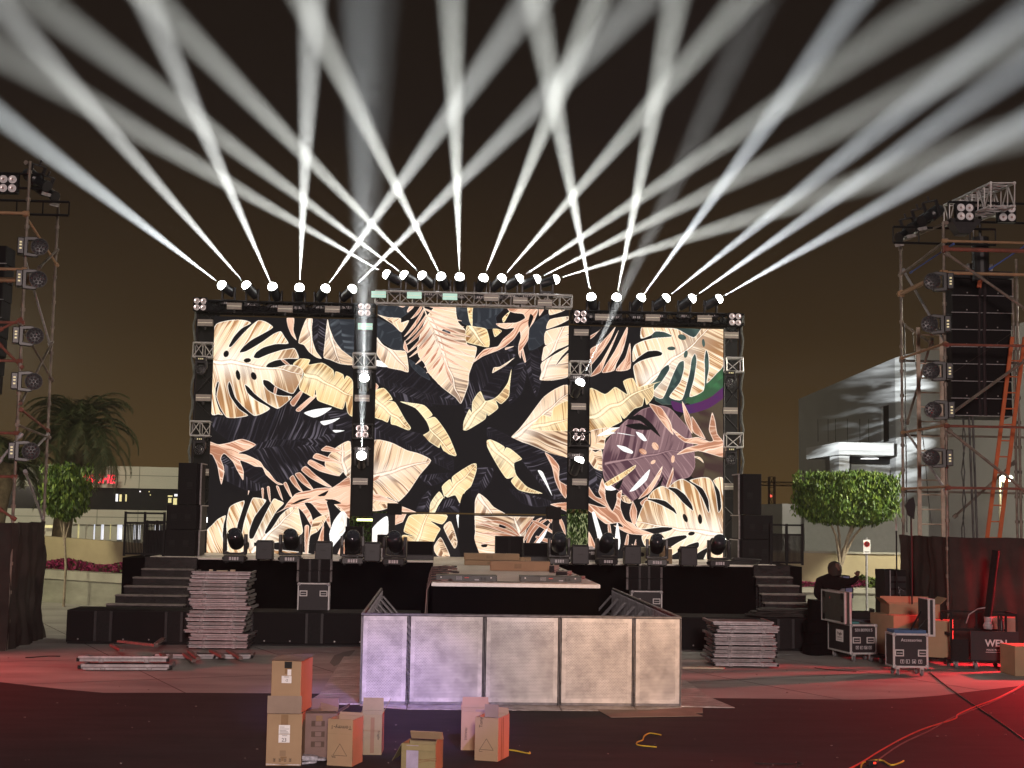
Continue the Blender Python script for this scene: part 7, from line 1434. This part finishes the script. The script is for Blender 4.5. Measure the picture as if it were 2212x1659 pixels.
# street lamp
p=PL(2160,1080,44); t=thing('street_lamp','lit street lamp on a pale pole seen behind the orange ladder','street lamp',(p.x,44,0)); zl=PL(2160,1035,44).z; dxl=PL(2172,1024,44).x-p.x
m=MB(); m.cyl((0,0,0),(0,0,zl),.055,.04,n=10); m.tube([(0,0,zl),(.03,0,zl+.06),(dxl,0,zl+.12)],.03,6); m.build('pole',mat('lamp_pole_paint',(.30,.27,.18),.4),t)
m=MB(); m.lathe([(.05,-.05),(.20,0),(.16,.08),(.02,.1)],c=(dxl,0,zl+.12),n=14); m.build('lamp_head',mt_galv,t); m=MB(); m.lathe([(.001,-.2),(.16,-.15),(.22,-.03),(.10,-.01)],c=(dxl,-.02,zl+.1),n=14); m.build('globe',mat('lamp_globe_glow',(1,1,.8),.4,emit=(1,.95,.7),estr=25),t,smooth=True)
lamp('POINT',(p.x+dxl,43.8,zl-.1),None,110,(1,.93,.72),.12)
# two added spots behind the screens, noise-patterned, make the streaks on the grey building
for (ua,va,en,an) in ((1850,925,34000,10),(1985,905,38000,9)):
    l=lamp('SPOT',(5,44,6.6),Vector((PL(ua,va,62).x,PL(ua,va,62).y,PL(ua,va,62).z)),en,(.9,.97,1),.01,an*2.4,.7); n=l.data; n.use_nodes=True; nt=n.node_tree; em=nt.nodes['Emission']
    tc=nt.nodes.new('ShaderNodeTexCoord'); mp=nt.nodes.new('ShaderNodeMapping'); mp.inputs['Scale'].default_value=(2.2,24,2.2)
    no=nt.nodes.new('ShaderNodeTexNoise'); no.inputs['Scale'].default_value=1.6; no.inputs['Detail'].default_value=3; no.inputs['Distortion'].default_value=.5
    r=nt.nodes.new('ShaderNodeValToRGB'); r.color_ramp.elements[0].position=.50; r.color_ramp.elements[0].color=(.02,.02,.02,1); r.color_ramp.elements[1].position=.66; r.color_ramp.elements[1].color=(1,1,1,1)
    nt.links.new(tc.outputs['Normal'],mp.inputs[0]); nt.links.new(mp.outputs[0],no.inputs[0]); nt.links.new(no.outputs[0],r.inputs[0]); nt.links.new(r.outputs[0],em.inputs['Strength'])
# ================================================================ haze in the air
m=MB(); m.bbox((-75,-8,-1.2),(75,112,32)); o=m.build('haze',[]); mh=bpy.data.materials.new('haze_air'); mh.use_nodes=True; n=mh.node_tree; n.nodes.remove(n.nodes['Principled BSDF'])
pv=n.nodes.new('ShaderNodeVolumePrincipled'); pv.inputs['Density'].default_value=.00042; pv.inputs['Anisotropy'].default_value=.15; pv.inputs['Color'].default_value=(.9,.92,.95,1)
n.links.new(pv.outputs[0],n.nodes['Material Output'].inputs['Volume']); o.data.materials.append(mh); o['kind']='stuff'
